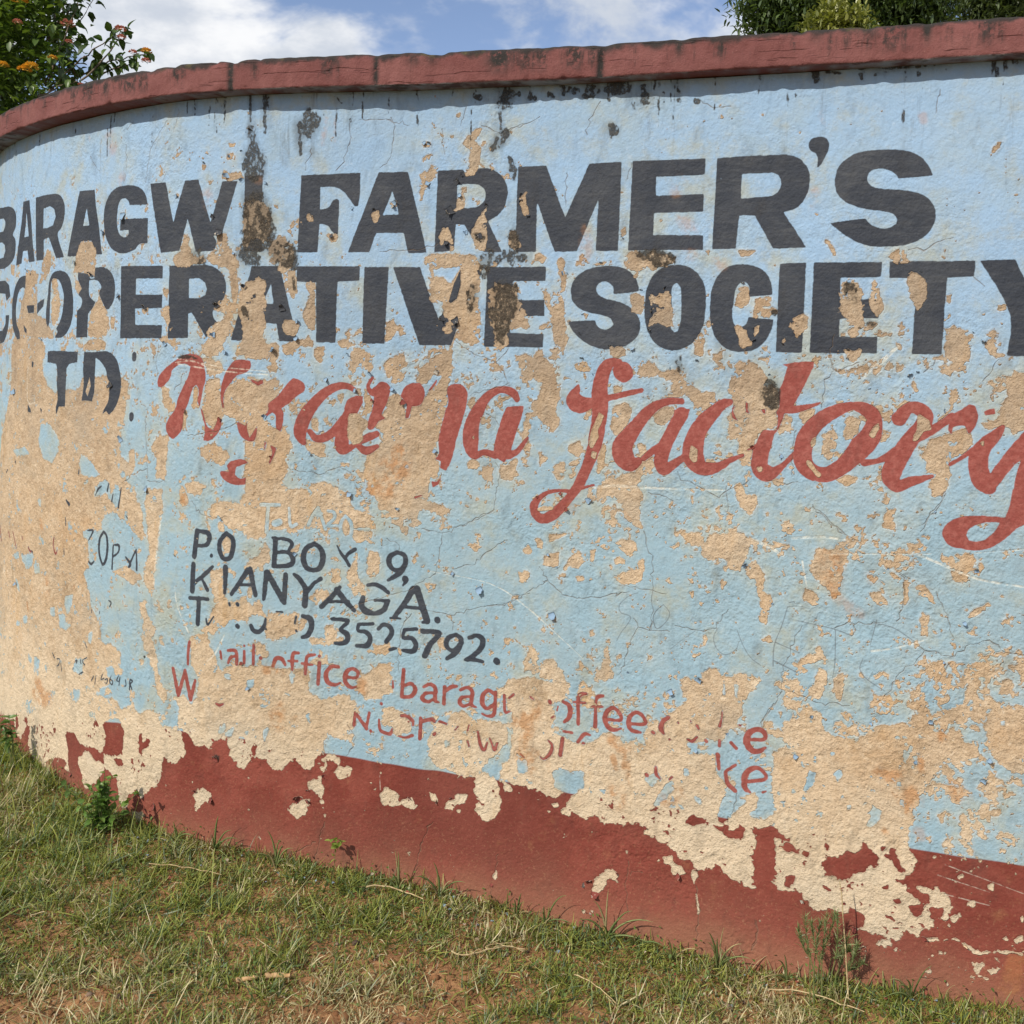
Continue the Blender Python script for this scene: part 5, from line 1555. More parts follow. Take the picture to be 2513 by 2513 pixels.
FLK = """A 1540,1190 34 200 b;A 1560,1060 22 190 b;A 1640,1030 20 100 b;A 1480,1580 46 260 k;A 1440,1465 26 60 k;A 1385,1105 16 90 b;A 1700,890 30 80 k;A 1800,1240 20 0 b
B 1250,970 22 80 b;B 1240,1245 26 250 b;B 1020,1370 30 45 b;B 1010,1400 24 330 p;B 880,1425 22 100 k;B 1440,1230 34 30 k;B 1390,1430 46 210 k;B 1590,1600 34 200 k;B 1500,1575 22 180 b;B 1365,1650 30 260 k;B 1640,1390 20 90 k;B 730,1410 16 250 b;B 590,1600 26 300 k;B 450,1460 14 60 p;B 1480,1180 24 200 k
C 230,1330 34 150 k;C 265,1450 30 280 k;C 910,1600 30 240 b;C 1250,1775 30 340 k;C 505,1850 26 200 b;C 760,1785 22 90 b;C 1480,1690 16 120 b
D 590,1640 26 150 b;D 540,1475 16 340 b;D 1060,1710 34 70 b;D 1165,1740 20 330 k;D 1400,1400 12 300 b;D 760,905 10 300 b
E 980,425 26 80 k;E 1470,410 30 120 k;E 1445,610 26 180 b;E 1525,730 22 0 b;E 190,180 20 90 b;E 620,200 26 90 k;E 1850,715 30 340 b;E 1650,280 22 140 k
F 1590,190 30 30 k;F 1430,520 40 300 k;F 1340,500 34 210 k;F 255,430 34 100 k;F 350,640 26 300 b;F 1300,860 30 60 p;F 750,990 22 340 b;F 850,870 24 60 b;F 1000,980 24 330 b;F 360,520 24 0 b;F 700,740 18 60 b
G 1030,320 34 80 k;G 1720,270 32 90 p;G 1110,450 34 180 k;G 1200,300 30 150 k;G 1090,570 30 240 k;G 970,700 34 300 b;G 820,690 22 100 b;G 530,200 20 40 b;G 640,480 20 120 b;G 1410,790 26 90 b;G 1235,840 20 180 b;G 620,600 24 220 k;G 630,775 30 90 b;G 1790,640 30 300 k;G 700,880 18 30 b
H 1160,890 34 110 b;H 1210,870 26 80 b;H 1660,640 44 250 b;H 1530,350 30 250 p;H 1230,200 28 70 k;H 380,590 30 230 k;H 300,660 30 240 k;H 820,570 22 100 p;H 1040,60 30 60 p;H 880,965 22 300 b;H 1410,1120 34 200 b;H 740,720 22 90 k;H 390,510 24 120 k;H 210,890 24 100 b;H 1580,600 24 60 b
K 1420,1290 34 60 b;K 1400,1770 24 330 b;K 940,1240 14 90 b;K 1730,510 28 120 b;L 1610,550 26 100 b;L 1700,1840 24 330 b;L 1530,910 20 300 b;L 1010,540 14 100 b;L 490,1540 20 160 b;L 1320,150 22 330 b
N 360,400 46 130 r;N 430,420 28 40 r;N 1120,400 34 60 r;N 1300,420 26 0 r;N 540,250 22 180 r;N 430,350 24 100 r;N 1400,400 20 100 r
M 1430,420 30 340 r;M 1460,130 36 80 r;M 480,240 18 270 r;M 1040,460 30 320 r;M 1320,350 22 100 r
O 680,960 44 110 r;O 650,985 34 190 p;O 720,1040 50 260 r;O 860,910 26 30 r;O 1280,930 30 330 r;O 1060,600 22 20 r;O 690,1175 18 240 p;O 20,980 22 260 r;O 1400,880 18 90 r
Q 1660,280 30 60 b;Q 780,1290 26 260 r;Q 1260,1350 24 30 r;Q 710,1110 20 90 r;Q 1540,1400 22 60 t;Q 430,1100 22 30 p"""
def add_flake(tile, x, y, sz, ang, kind, i, cmax=1.5):
    ox, oy = TILE[tile]; P0, N0, s0 = wall_pt(ox + x / 2.76, oy + y / 2.76, 0.001)
    L = sz / 2.76 * np.hypot(P0[0], P0[1]) / F * 1.25
    rr = np.random.default_rng(i + 500); a = math.radians(ang)
    T = np.cross([0, 0, 1.0], N0); Upv = np.array([0, 0, 1.0])
    u = T * math.cos(a) + Upv * math.sin(a); v = -T * math.sin(a) + Upv * math.cos(a)   # u: hinge -> free edge reversed
    nu_, nv_ = 5, 7; V = []
    curl = rr.uniform(0.5 * cmax, cmax)
    for q in range(nu_):
        t = q / (nu_ - 1); th = curl * t ** 1.3
        rad = L * (t * math.cos(th * 0.6)); lift = L * t * math.sin(th * 0.62)
        wd = (1 - 0.45 * t ** 1.5) * L * rr.uniform(0.8, 1.15)
        for p_ in range(nv_):
            w1 = (p_ / (nv_ - 1) - 0.5) * wd; jit = rr.normal(0, 0.06 * L, 2) * (0.3 + t)
            V.append(P0 + u * (rad - L * 0.45 + jit[0]) + v * (w1 + jit[1] * 0.6) + N0 * (lift + 0.0002 + abs(jit[0]) * 0.2))
    V = np.array(V); t_ = 0.0009
    W_ = V + N0 * t_
    fa = grid_faces(nu_, nv_)
    ring = [(0, j) for j in range(nv_)] + [(q, nv_ - 1) for q in range(1, nu_)] + [(nu_ - 1, j) for j in range(nv_ - 2, -1, -1)] + [(q, 0) for q in range(nu_ - 2, 0, -1)]
    rg = [q * nv_ + j for q, j in ring]; n = len(V)
    rim = [(rg[k_], rg[(k_ + 1) % len(rg)], rg[(k_ + 1) % len(rg)] + n, rg[k_] + n) for k_ in range(len(rg))]
    me = mesh('paint_flake', np.r_[V, W_], np.r_[fa[:, ::-1], fa + n, np.array(rim)], smooth=True)
    # under side in the pale back colour
    me.materials.append(FM[kind]); me.materials.append(FM['p' if kind != 'k' else 't'])
    mi = np.zeros(len(me.polygons), np.int32)
    o = obj('paint_flake', me, None, wall)
i = 0
for ln in FLK.splitlines():
    tl = ln[0]
    for it in ln.split(';'):
        tl, xy, sz, an, kd = it.split(); x, y = map(float, xy.split(','))
        add_flake(tl, x, y, float(sz), float(an), kd, i); i += 1
# smaller curled flakes all along the broken edges of the paint
Gc = MK['Cb']; gyy, gxx = Gc[2:, 1:-1] - Gc[:-2, 1:-1], Gc[1:-1, 2:] - Gc[1:-1, :-2]
rf = np.random.default_rng(909); made = 0; used = []
while made < 64:
    sx = int(rf.uniform(2.95, 6.5) * PXM); sy = int((rf.uniform(0.45, 2.2) - Z0) * PXM)
    win = Gc[sy - 20:sy + 20, sx - 20:sx + 20]; g = np.hypot(gyy[sy - 21:sy + 19, sx - 21:sx + 19], gxx[sy - 21:sy + 19, sx - 21:sx + 19])
    if win.shape != (40, 40) or g.shape != (40, 40) or g.max() < 0.5: continue
    jy, jx = np.unravel_index(g.argmax(), g.shape); ty, tx = sy - 20 + jy, sx - 20 + jx
    if any(abs(ty - a) + abs(tx - b) < 26 for a, b in used): continue
    used.append((ty, tx)); gv = np.array([gxx[ty - 1, tx - 1], gyy[ty - 1, tx - 1]]); gv /= np.hypot(*gv) + 1e-9
    iy, ix = int(np.clip(ty + gv[1] * 5, 0, TH - 1)), int(np.clip(tx + gv[0] * 5, 0, TW - 1))
    kd = 'k' if MK['blk'][iy, ix] > 0.5 else ('r' if MK['red'][iy, ix] > 0.5 or MK['band'][iy, ix] > 0.5 else 'b')
    s_, z_ = tx / PXM, ty / PXM + Z0; f_ = front_at(s_); P3 = np.array([f_[0], f_[1], z_]); px, py, _ = project(P3)
    add_flake('A', float(px) * 2.76, float(py) * 2.76, float(rf.gamma(4, 3.4) + 6), math.degrees(math.atan2(-gv[1], -gv[0])) + rf.normal(0, 20), kd, 1000 + made, 1.0)
    made += 1
print('wall done', round(time.time() - T0, 1))
# ------------------------------------------------------------------ ground
def axis(c0, c1, step, far):
    core = np.arange(c0, c1, step); k_ = np.geomspace(step, 1, 60)
    out = far ** np.linspace(0.02, 1, 46)
    return np.concatenate([c0 - out[::-1], core, c1 + out])
gx_, gy_ = axis(-3.2, 2.2, 0.018, 900.0), axis(1.2, 4.6, 0.018, 900.0)
GX, GY = np.meshgrid(gx_, gy_, indexing='ij')
GZ = gnoise(GX, GY) * np.exp(-np.maximum(0, np.hypot(GX, GY - 2.5) - 5) / 4)
gm = mesh('ground', np.stack([GX, GY, GZ], -1).reshape(-1, 3), grid_faces(*GX.shape)[:, ::-1])
if gm.polygons[0].normal.z < 0: gm.flip_normals()
m, nb = mat_new('red_soil')
P = nb.n('ShaderNodeTexCoord').outputs['Object']
nA = nb.noise(P, 2.2, 5, 0.65); nB = nb.noise(P, 22, 5, 0.7); nC = nb.noise(P, 140, 4, 0.75)
col = nb.mix(nb.ss(nB, 0.35, 0.68), (0.22, 0.105, 0.048), (0.40, 0.215, 0.100))
col = nb.mix(nb.math('MULTIPLY', nb.ss(nC, 0.52, 0.72), 0.6), col, (0.07, 0.035, 0.02))
col = nb.mix(nb.math('MULTIPLY', nb.ss(nC, 0.44, 0.3), 0.45), col, (0.36, 0.23, 0.12))
far = nb.ss(nb.n('ShaderNodeVectorMath', operation='LENGTH', inp={0: P}).outputs[1], 3.4, 8.0)
col = nb.mix(nb.math('MULTIPLY', far, nb.ss(nA, 0.35, 0.5)), col, nb.mix(nB, (0.05, 0.075, 0.02), (0.13, 0.14, 0.05)))
mat_out(nb, col, 0.95, bump(nb, nb.math('ADD', nb.math('MULTIPLY', nB, 0.010), nb.math('MULTIPLY', nC, 0.004))))
tag(obj('ground', gm, m), kind='structure')

def leafcol_mat(name, trans=0.35, rough=0.55, spec=0.3, tint=(1, 1, 1)):
    m, nb = mat_new(name)
    a = nb.n('ShaderNodeVertexColor', layer_name='Col').outputs[0]
    P = nb.n('ShaderNodeTexCoord').outputs['Object']
    c_ = nb.mix(nb.math('MULTIPLY', nb.noise(P, 160, 3), 0.22), a, (0.02, 0.03, 0.01))
    mat_out(nb, c_, rough, None, spec, trans, nb.mix(1.0, a, (1.25, 1.35, 0.55), 'MULTIPLY'))
    return m
M_GRASS = leafcol_mat('grass_blades', 0.30, 0.45, 0.45)
M_LEAF = leafcol_mat('leaf', 0.30, 0.42, 0.4)

# where the wall stands, to keep the grass on this side of it
def side(x, y):
    """signed distance in front of the wall"""
    d = np.full(len(x), 9.0); F2 = front[::8]; N2 = nF[::8]
    for i0 in range(0, len(x), 20000):
        xx, yy = x[i0:i0 + 20000], y[i0:i0 + 20000]
        q = (xx[:, None] - F2[None, :, 0]) ** 2 + (yy[:, None] - F2[None, :, 1]) ** 2
        k_ = q.argmin(1)
        d[i0:i0 + 20000] = (xx - F2[k_, 0]) * N2[k_, 0] + (yy - F2[k_, 1]) * N2[k_, 1]
    return d
def blades(x, y, z, L, W, az, lean, curve, col, seg=3):
    """tapering, bending grass blades as quads; all arguments per blade"""
    n = len(x); t = np.linspace(0, 1, seg + 1)
    V = np.zeros((n, seg + 1, 2, 3)); ca, sa = np.cos(az), np.sin(az)
    ang = lean[:, None] + curve[:, None] * t[None]                 # angle from the vertical along the blade
    dx = np.cumsum(np.c_[np.zeros(n), np.sin(ang[:, 1:])], 1) * (L / seg)[:, None]
    dz = np.cumsum(np.c_[np.zeros(n), np.cos(ang[:, 1:])], 1) * (L / seg)[:, None]
    wd = W[:, None] * (1 - t[None] ** 1.6 * 0.93) * 0.5
    roll = rng.uniform(-0.9, 0.9, n); 
    for s_, sg in ((0, -1), (1, 1)):
        V[:, :, s_, 0] = x[:, None] + dx * ca[:, None] - sa[:, None] * wd * sg * np.cos(roll)[:, None]
        V[:, :, s_, 1] = y[:, None] + dx * sa[:, None] + ca[:, None] * wd * sg * np.cos(roll)[:, None]
        V[:, :, s_, 2] = np.maximum(z[:, None] + dz + wd * sg * np.sin(roll)[:, None], z[:, None] - 0.004)
    base = np.arange(n)[:, None] * (seg + 1) * 2 + np.arange(seg)[None] * 2
    Fq = np.stack([base, base + 1, base + 3, base + 2], -1).reshape(-1, 4)
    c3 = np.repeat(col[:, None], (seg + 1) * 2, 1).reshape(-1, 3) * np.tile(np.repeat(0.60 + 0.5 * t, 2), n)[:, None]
    return V.reshape(-1, 3), Fq, c3
def px_ground(pts):
    return [tuple(ground_at(x, y)[:2]) for x, y in pts]
def ncoh(x, y, f, sd):
    r = np.random.default_rng(sd); o = 0
    for _ in range(7):
        a, b, p, q = r.uniform(0, 6.28), r.uniform(0.6, 1.6), r.uniform(0, 6.28), r.uniform(0, 6.28)
        o = o + np.sin((x * math.cos(a) + y * math.sin(a)) * f * b + p + 1.5 * np.sin((x * math.sin(a) - y * math.cos(a)) * f * 0.7 * b + q))
    return o / 7 ** 0.5 / 0.75
SOIL = [((60, 2480), .20, 1.0), ((130, 2330), .15, .95), ((20, 2260), .10, .8), ((260, 2450), .16, .9), ((400, 2480), .10, .7), ((1089, 2393), .16, 1.0), ((1143, 2450), .15, 1.0), ((800, 2505), .13, .95), ((636, 2204), .10, .95), ((960, 2331), .10, .8),
        ((1211, 2393), .12, 1.0), ((1453, 2490), .12, .8), ((1330, 2140 + 210), .09, .6), ((1900, 2500), .08, .5), ((700, 2270), .08, .6), ((1000, 2505), .12, .9), ((1260, 2330), .08, .7), ((520, 2180), .06, .5), ((880, 2400), .07, .6), ((1600, 2470), .1, .6)]
SOIL = [(*ground_at(*p)[:2], r * 0.6, a * 0.85) for p, r, a in SOIL]
def soil(x, y):
    o = np.zeros(len(x))
    for sx, sy, r, a in SOIL: o = np.maximum(o, a * np.exp(-(((x - sx) ** 2 + (y - sy) ** 2) / r ** 2) ** 1.2))
    return o
def grass_field(n, region, dens_bias=0.0):
    x = rng.uniform(region[0], region[1], n); y = rng.uniform(region[2], region[3], n)
    d = side(x, y)
    s = soil(x, y)
    patch = ncoh(x, y, 9, 3) * 0.5 + ncoh(x, y, 31, 4) * 0.5
    near = np.exp(-np.maximum(d, 0) / 0.35)
    left = np.clip((-0.6 - x) / 1.0, 0, 1)
    dens = 0.80 + 0.22 * patch + 0.5 * near + 0.25 * left - 0.85 * s + dens_bias
    keep = (d > 0.004) & (rng.random(n) < np.clip(dens, 0.03, 1)) & (y > 0.9)
    return x[keep], y[keep], d[keep], s[keep], near[keep], left[keep]
def lerp(a, b, t): return np.asarray(a) * (1 - t) + np.asarray(b) * t
def grass_colors(x, y, near, left, n):
    dry = np.clip(0.43 - 0.34 * near - 0.20 * left + 0.28 * ncoh(x, y, 7, 6) + 0.35 * np.clip((2.35 - y) / 0.5, -0.5, 1) + rng.normal(0, 0.24, n), 0, 1)[:, None]
    g = lerp((0.13, 0.18, 0.03), (0.44, 0.46, 0.10), rng.random((n, 1)))
    g = np.where(rng.random((n, 1)) < 0.25, lerp((0.07, 0.13, 0.05), (0.15, 0.22, 0.09), rng.random((n, 1))), g)
    s = lerp((0.34, 0.29, 0.13), (0.80, 0.70, 0.42), rng.random((n, 1)))
    s = np.where(rng.random((n, 1)) < 0.15, lerp((0.20, 0.10, 0.05), (0.34, 0.20, 0.10), rng.random((n, 1))), s)
    return np.where(rng.random((n, 1)) < dry, s, lerp(g, s, dry * 0.25))
parts = []
# low mat of short, mostly lying blades
x, y, d, s, near, left = grass_field(330000, (-2.6, 1.75, 1.55, 4.2))
n = len(x); L = rng.gamma(5, 0.0042, n) * (1 - 0.15 * near + 0.35 * left) + 0.007
vis = ((x / y) > -0.62) & ((x / y) < 0.62)
L = L * np.clip(0.95 + 0.55 * ncoh(x, y, 24, 12), 0.45, 2.1)
x, y, d, s, near, left, L = (a[vis] for a in (x, y, d, s, near, left, L)); n = len(x)
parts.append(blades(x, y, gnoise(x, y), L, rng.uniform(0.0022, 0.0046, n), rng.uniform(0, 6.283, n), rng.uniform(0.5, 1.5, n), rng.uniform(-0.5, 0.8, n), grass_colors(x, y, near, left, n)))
# upright ones
x, y, d, s, near, left = grass_field(30000, (-2.6, 1.75, 1.55, 4.2), -0.15)
vis = (np.abs(x / y) < 0.62); x, y, d, s, near, left = (a[vis] for a in (x, y, d, s, near, left)); n = len(x)
L = rng.gamma(6, 0.0066, n) * (0.9 - 0.1 * near + 0.4 * left) * np.clip(0.95 + 0.5 * ncoh(x, y, 19, 14), 0.4, 2.0)
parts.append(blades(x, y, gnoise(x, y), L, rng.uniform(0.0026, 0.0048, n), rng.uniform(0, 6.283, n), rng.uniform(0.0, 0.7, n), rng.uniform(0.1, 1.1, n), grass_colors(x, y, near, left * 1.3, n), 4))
# blades rising against the foot of the wall
n = 5200; sS = rng.uniform(2.3, 7.0, n); off = np.abs(rng.normal(0, 0.035, n)) + 0.006
fr, nr = front_at(sS), nrm_at(sS); x, y = fr[:, 0] + nr[:, 0] * off, fr[:, 1] + nr[:, 1] * off
cl_ = ncoh(x, y, 14, 9); k_ = rng.random(n) < np.clip(0.25 + 0.35 * cl_, 0.03, 1); x, y = x[k_], y[k_]; n = len(x)
one = np.ones(n)
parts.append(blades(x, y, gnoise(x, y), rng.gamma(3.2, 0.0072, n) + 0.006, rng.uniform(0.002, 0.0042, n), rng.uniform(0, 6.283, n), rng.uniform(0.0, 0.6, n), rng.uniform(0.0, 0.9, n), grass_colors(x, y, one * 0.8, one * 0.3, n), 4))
# a thin sward goes on outside the picture
x = np.r_[rng.uniform(-4.4, 3.4, 150000), rng.uniform(-9, 8, 70000)]; y = np.r_[rng.uniform(0.2, 5.6, 150000), rng.uniform(-5, 8, 70000)]
k_ = (side(x, y) > 0.02) & (rng.random(len(x)) < 0.75 + 0.3 * ncoh(x, y, 9, 3)) & ~((np.abs(x / np.maximum(y, .01)) < 0.6) & (y > 1.55) & (y < 4.2) & (x > -2.6)); x, y = x[k_], y[k_]; n = len(x); o_ = np.zeros(n)
parts.append(blades(x, y, gnoise(x, y), rng.gamma(5, 0.007, n) + 0.01, rng.uniform(0.004, 0.008, n), rng.uniform(0, 6.283, n), rng.uniform(0.2, 1.2, n), rng.uniform(0.0, 0.9, n), grass_colors(x, y, o_ + 0.2, o_ + 0.9, n), 2))
V, Fq, A = merge(parts)
tag(obj('grass', mesh('grass', V, Fq, True, A), M_GRASS), 'short trampled green and straw coloured grass growing in the red soil', 'grass', kind='stuff')
print('grass', len(Fq), round(time.time() - T0, 1))

# clover-like small broad leaves low in the sward
def leaf_quads(cx, cy, cz, ln, wd, az, pitch, col, fold=0.25):
    n = len(cx); ca, sa, cp_, sp = np.cos(az), np.sin(az), np.cos(pitch), np.sin(pitch)
    u = np.stack([ca * cp_, sa * cp_, sp], -1); v = np.stack([-sa, ca, np.zeros(n)], -1); w_ = np.cross(u, v)
    pts = []
    for a, b, c_ in ((0, 0, 0), (.30, .46, 1), (.62, .40, 1), (1, 0, -.15), (.62, -.40, 1), (.30, -.46, 1), (.5, 0, 0)):
        pts.append(np.stack([cx, cy, cz], -1) + u * (a * ln)[:, None] + v * (b * wd)[:, None] + w_ * (c_ * fold * wd * 0.5 - (a ** 2) * 0.14 * ln)[:, None])
    V = np.stack(pts, 1).reshape(-1, 3); b0 = np.arange(n)[:, None] * 7
    Fq = np.concatenate([b0 + np.array([[0, 1, 2, 6]]), b0 + np.array([[6, 2, 3, 4]]), b0 + np.array([[0, 6, 4, 5]])])
    return V, Fq, np.repeat(col, 7, 0)
x, y, d, s, near, left = grass_field(16000, (-2.5, 1.7, 1.55, 4.2), -0.45)
n = len(x)
q = leaf_quads(x, y, gnoise(x, y) + rng.uniform(0.006, 0.03, n) * (1 + near), rng.uniform(0.006, 0.013, n), rng.uniform(0.005, 0.010, n), rng.uniform(0, 6.28, n), rng.uniform(-0.6, 0.7, n), lerp((0.09, 0.15, 0.035), (0.17, 0.25, 0.07), rng.random((n, 1))))
tag(obj('ground_cover', mesh('ground_cover', *q[:2], True, q[2]), M_LEAF), 'tiny broad leaved green weeds scattered through the grass', 'weeds', kind='stuff')

# clods and crumbs of soil, and dead bits lying on it
def lumps(x, y, z, r, col, sq=0.65):
    n = len(x); ph = (1 + 5 ** .5) / 2
    base = np.array([(-1, ph, 0), (1, ph, 0), (-1, -ph, 0), (1, -ph, 0), (0, -1, ph), (0, 1, ph), (0, -1, -ph), (0, 1, -ph), (ph, 0, -1), (ph, 0, 1), (-ph, 0, -1), (-ph, 0, 1)]) / 1.9
    fc = np.array([(0, 11, 5), (0, 5, 1), (0, 1, 7), (0, 7, 10), (0, 10, 11), (1, 5, 9), (5, 11, 4), (11, 10, 2), (10, 7, 6), (7, 1, 8), (3, 9, 4), (3, 4, 2), (3, 2, 6), (3, 6, 8), (3, 8, 9), (4, 9, 5), (2, 4, 11), (6, 2, 10), (8, 6, 7), (9, 8, 1)])
    V = base[None] * rng.uniform(0.7, 1.3, (n, 12, 3)) * r[:, None, None] * np.array([1, 1, sq])
    V = V + np.stack([x, y, z], -1)[:, None]
    return V.reshape(-1, 3), (np.arange(n)[:, None, None] * 12 + fc[None]).reshape(-1, 3), np.repeat(col, 12, 0)
M_CLOD = leafcol_mat('soil_crumbs', None, 0.95, 0.1)
x = rng.uniform(-2.4, 1.7, 30000); y = rng.uniform(1.55, 3.6, 30000)
k_ = (side(x, y) > 0.02) & (rng.random(30000) < 0.10 + 0.75 * soil(x, y)) & (np.abs(x / y) < 0.62); x, y = x[k_], y[k_]; n = len(x)
q = lumps(x, y, gnoise(x, y) + 0.001, rng.gamma(2, 0.0013, n) + 0.001, lerp((0.12, 0.05, 0.025), (0.30, 0.15, 0.07), rng.random((n, 1))))
tag(obj('soil_crumbs', mesh('soil_crumbs', *q[:2], False, q[2]), M_CLOD), 'small clods and crumbs of reddish soil between the grass', 'soil', kind='stuff')
# fallen chips of paint and pebbles under the wall
n = 170; sS = rng.uniform(3.0, 6.7, n); off = np.abs(rng.normal(0, 0.10, n)) + 0.012
fr, nr = front_at(sS), nrm_at(sS); x, y = fr[:, 0] + nr[:, 0] * off, fr[:, 1] + nr[:, 1] * off
ck = rng.random((n, 1)); cc = np.where(ck < 0.4, np.array([[0.24, 0.32, 0.38]]), np.where(ck < 0.7, np.array([[0.24, 0.07, 0.05]]), np.array([[0.44, 0.36, 0.27]])))
q = leaf_quads(x, y, gnoise(x, y) + rng.uniform(0.004, 0.016, n), rng.uniform(0.005, 0.014, n), rng.uniform(0.005, 0.013, n), rng.uniform(0, 6.28, n), rng.uniform(-0.7, 0.7, n), cc, 0.3)
tag(obj('paint_chips', mesh('paint_chips', *q[:2], False, q[2]), M_CLOD), 'fallen chips of old paint on the turf along the wall foot', 'paint chips', kind='stuff')
x = rng.uniform(-2.2, 1.6, 900); y = rng.uniform(1.6, 3.3, 900); k_ = (side(x, y) > 0.03) & (np.abs(x / y) < 0.62); x, y = x[k_], y[k_]; n = len(x)
q = lumps(x, y, gnoise(x, y) + 0.003, rng.gamma(2, 0.0015, n) + 0.001, lerp((0.08, 0.05, 0.04), (0.34, 0.24, 0.17), rng.random((n, 1)) ** 1.5))
tag(obj('pebbles', mesh('pebbles', *q[:2], False, q[2]), M_CLOD), 'small dark and pale pebbles scattered over the turf and soil', 'pebbles', kind='stuff')
# straw and dead runners
parts = []
for k_ in range(230):
    x0 = rng.uniform(-2.0, 1.5); y0 = rng.uniform(1.7, 3.2)
    if side(np.array([x0]), np.array([y0]))[0] < 0.05 or abs(x0 / y0) > 0.6: continue
    a = rng.uniform(0, 6.28); L = rng.gamma(3, 0.014) + 0.02; t = np.linspace(0, 1, 6)
    bend = rng.normal(0, 0.35); px = x0 + np.cumsum(np.cos(a + bend * t)) * L / 6; py = y0 + np.cumsum(np.sin(a + bend * t)) * L / 6
    z0 = gnoise(px, py) + 0.006 + rng.uniform(0, 0.016) + 0.006 * np.sin(t * 3 + k_)
    v, f = tube(np.c_[px, py, z0], rng.uniform(0.0006, 0.0013) * (1.1 - 0.6 * t), 4)
    c_ = lerp((0.30, 0.20, 0.10), (0.58, 0.48, 0.30), rng.random())
    parts.append((v, f, np.tile(c_, (len(v), 1))))
V, Fq, A = merge(parts)
tag(obj('dead_straw', mesh('dead_straw', V, Fq, True, A), M_CLOD), 'pale dry grass stems and runners lying across the turf', 'straw', kind='stuff')

# ------------------------------------------------------------------ single plants and litter one can point at
def simple_mat(name, col, col2, sc_=60, rough=0.8, trans=None):
    m, nb = mat_new(name); P = nb.n('ShaderNodeTexCoord').outputs['Object']
    c_ = nb.mix(nb.ss(nb.noise(P, sc_, 4), 0.35, 0.65), col, col2)
    mat_out(nb, c_, rough, None, 0.25, trans, c_ if trans else None); return m
M_STRAW = simple_mat('dry_stem', (0.50, 0.40, 0.22), (0.36, 0.25, 0.13))
M_TWIG = simple_mat('dead_wood', (0.44, 0.26, 0.12), (0.58, 0.38, 0.20))
M_GSTEM = simple_mat('green_stem', (0.10, 0.14, 0.04), (0.17, 0.16, 0.06))
M_BARK = simple_mat('bark', (0.09, 0.065, 0.045), (0.17, 0.13, 0.09), 30)
def empty(name, loc, label, cat, group=None):
    o = bpy.data.objects.new(name, None); C.objects.link(o); o.location = loc; o.empty_display_size = 0.05
    return tag(o, label, cat, group)
def foot(x, y, off=0.05):
    """a spot on the ground in front of the wall seen at this pixel"""
    p = ground_at(x, y); d = side(np.array([p[0]]), np.array([p[1]]))[0]
    if d < off:
        P0, N0, s0 = wall_pt(x, min(y, 2400)); f = front_at(s0); p = np.array([f[0] + N0[0] * off, f[1] + N0[1] * off, 0])
    p[2] = float(gnoise(p[0], p[1])); return p
def at_depth(x, y, P):
    """the point seen at pixel (x, y) as far away as P"""
    r = ray(x, y); k_ = (P - np.array([0, 0, EYE])) @ V_F
    return np.array([0, 0, EYE]) + r * k_
def strap(P, W, th=0.0004):
    """a blade of grass along points P: keeled strip with thickness"""
    P = np.asarray(P); n = len(P); T = np.gradient(P, axis=0); T /= np.linalg.norm(T, axis=1)[:, None]
    V = np.cross(T, np.array([0.3, -0.9, 0.2])); V /= np.linalg.norm(V, axis=1)[:, None]; N = np.cross(T, V)
    t = np.linspace(0, 1, n); wd = (W * 0.5 * (1 - t ** 2.2 * 0.95) * (0.6 + 0.8 * np.minimum(t * 4, 1) * 0.5))[:, None]
    ring = np.stack([P + V * wd, P - N * wd * 0.35 - N * th, P - V * wd, P - N * wd * 0.35 + N * th], 1)
    return ring.reshape(-1, 3), grid_faces(n, 4, True)
def tuft(base_px, tips, label, mixed=0.35, w_=0.0068, off=0.035):
    b = foot(*base_px, off); e = empty('grass_tuft', b, label, 'grass tuft', 'tall grass tufts along the foot of the wall')
    for i_, tp in enumerate(tips):
        lean = tp[2] if len(tp) > 2 else 0.0
        tip = at_depth(tp[0], tp[1], b + np.array([0, -0.03, 0])) - b; tip = tip + np.array([0, -0.02 + lean, 0])
        mid = np.array([tip[0] * 0.35 + rng.normal(0, 0.004), tip[1] * 0.4, max(tip[2] * 0.72, 0.012) + abs(tip[0]) * 0.25])
        P_ = bez((rng.normal(0, 0.003), rng.normal(0, 0.003), -0.004), mid, tip, 9)
        v, f = strap(P_, w_ * rng.uniform(0.8, 1.15))
        c_ = lerp((0.17, 0.25, 0.08), (0.34, 0.38, 0.15), rng.random()) if rng.random() > mixed * 0.5 else np.array((0.55, 0.46, 0.24))
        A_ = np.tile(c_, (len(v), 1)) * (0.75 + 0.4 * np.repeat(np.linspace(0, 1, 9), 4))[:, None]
        obj('blade', mesh('blade', v, f, True, A_), M_GRASS, e)
    return e
def tuft_at(tile, bx, by, tips, label, **k):
    ox, oy = TILE[tile]
    g = lambda p: (ox + p[0] / 2.76, oy + p[1] / 2.76, *p[2:])
    return tuft(g((bx, by)), [g(t) for t in tips], label, **k)
tuft_at('O', 805, 1345, [(702, 1070), (805, 990), (965, 1140), (1105, 1215), (610, 1200), (1095, 1365), (905, 1190), (760, 1240)], 'largest spreading grass tuft, below the torn pale flake on the red base')
tuft_at('M', 1495, 760, [(1495, 500), (1580, 600), (1625, 660), (1450, 640), (1560, 790), (1420, 700), (1530, 680)], 'grass tuft with one tall blade near the left end of the red base')
tuft_at('M', 1240, 690, [(1190, 540), (1200, 580), (1280, 610), (1330, 640), (1150, 650), (1290, 690)], 'short grass tuft to the right of the bushy weed by the wall')
tuft_at('N', 215, 870, [(165, 600), (260, 660), (130, 740), (340, 720), (270, 700), (420, 900), (80, 760), (300, 800)], 'dense green grass tuft beside the branching crack in the red base')
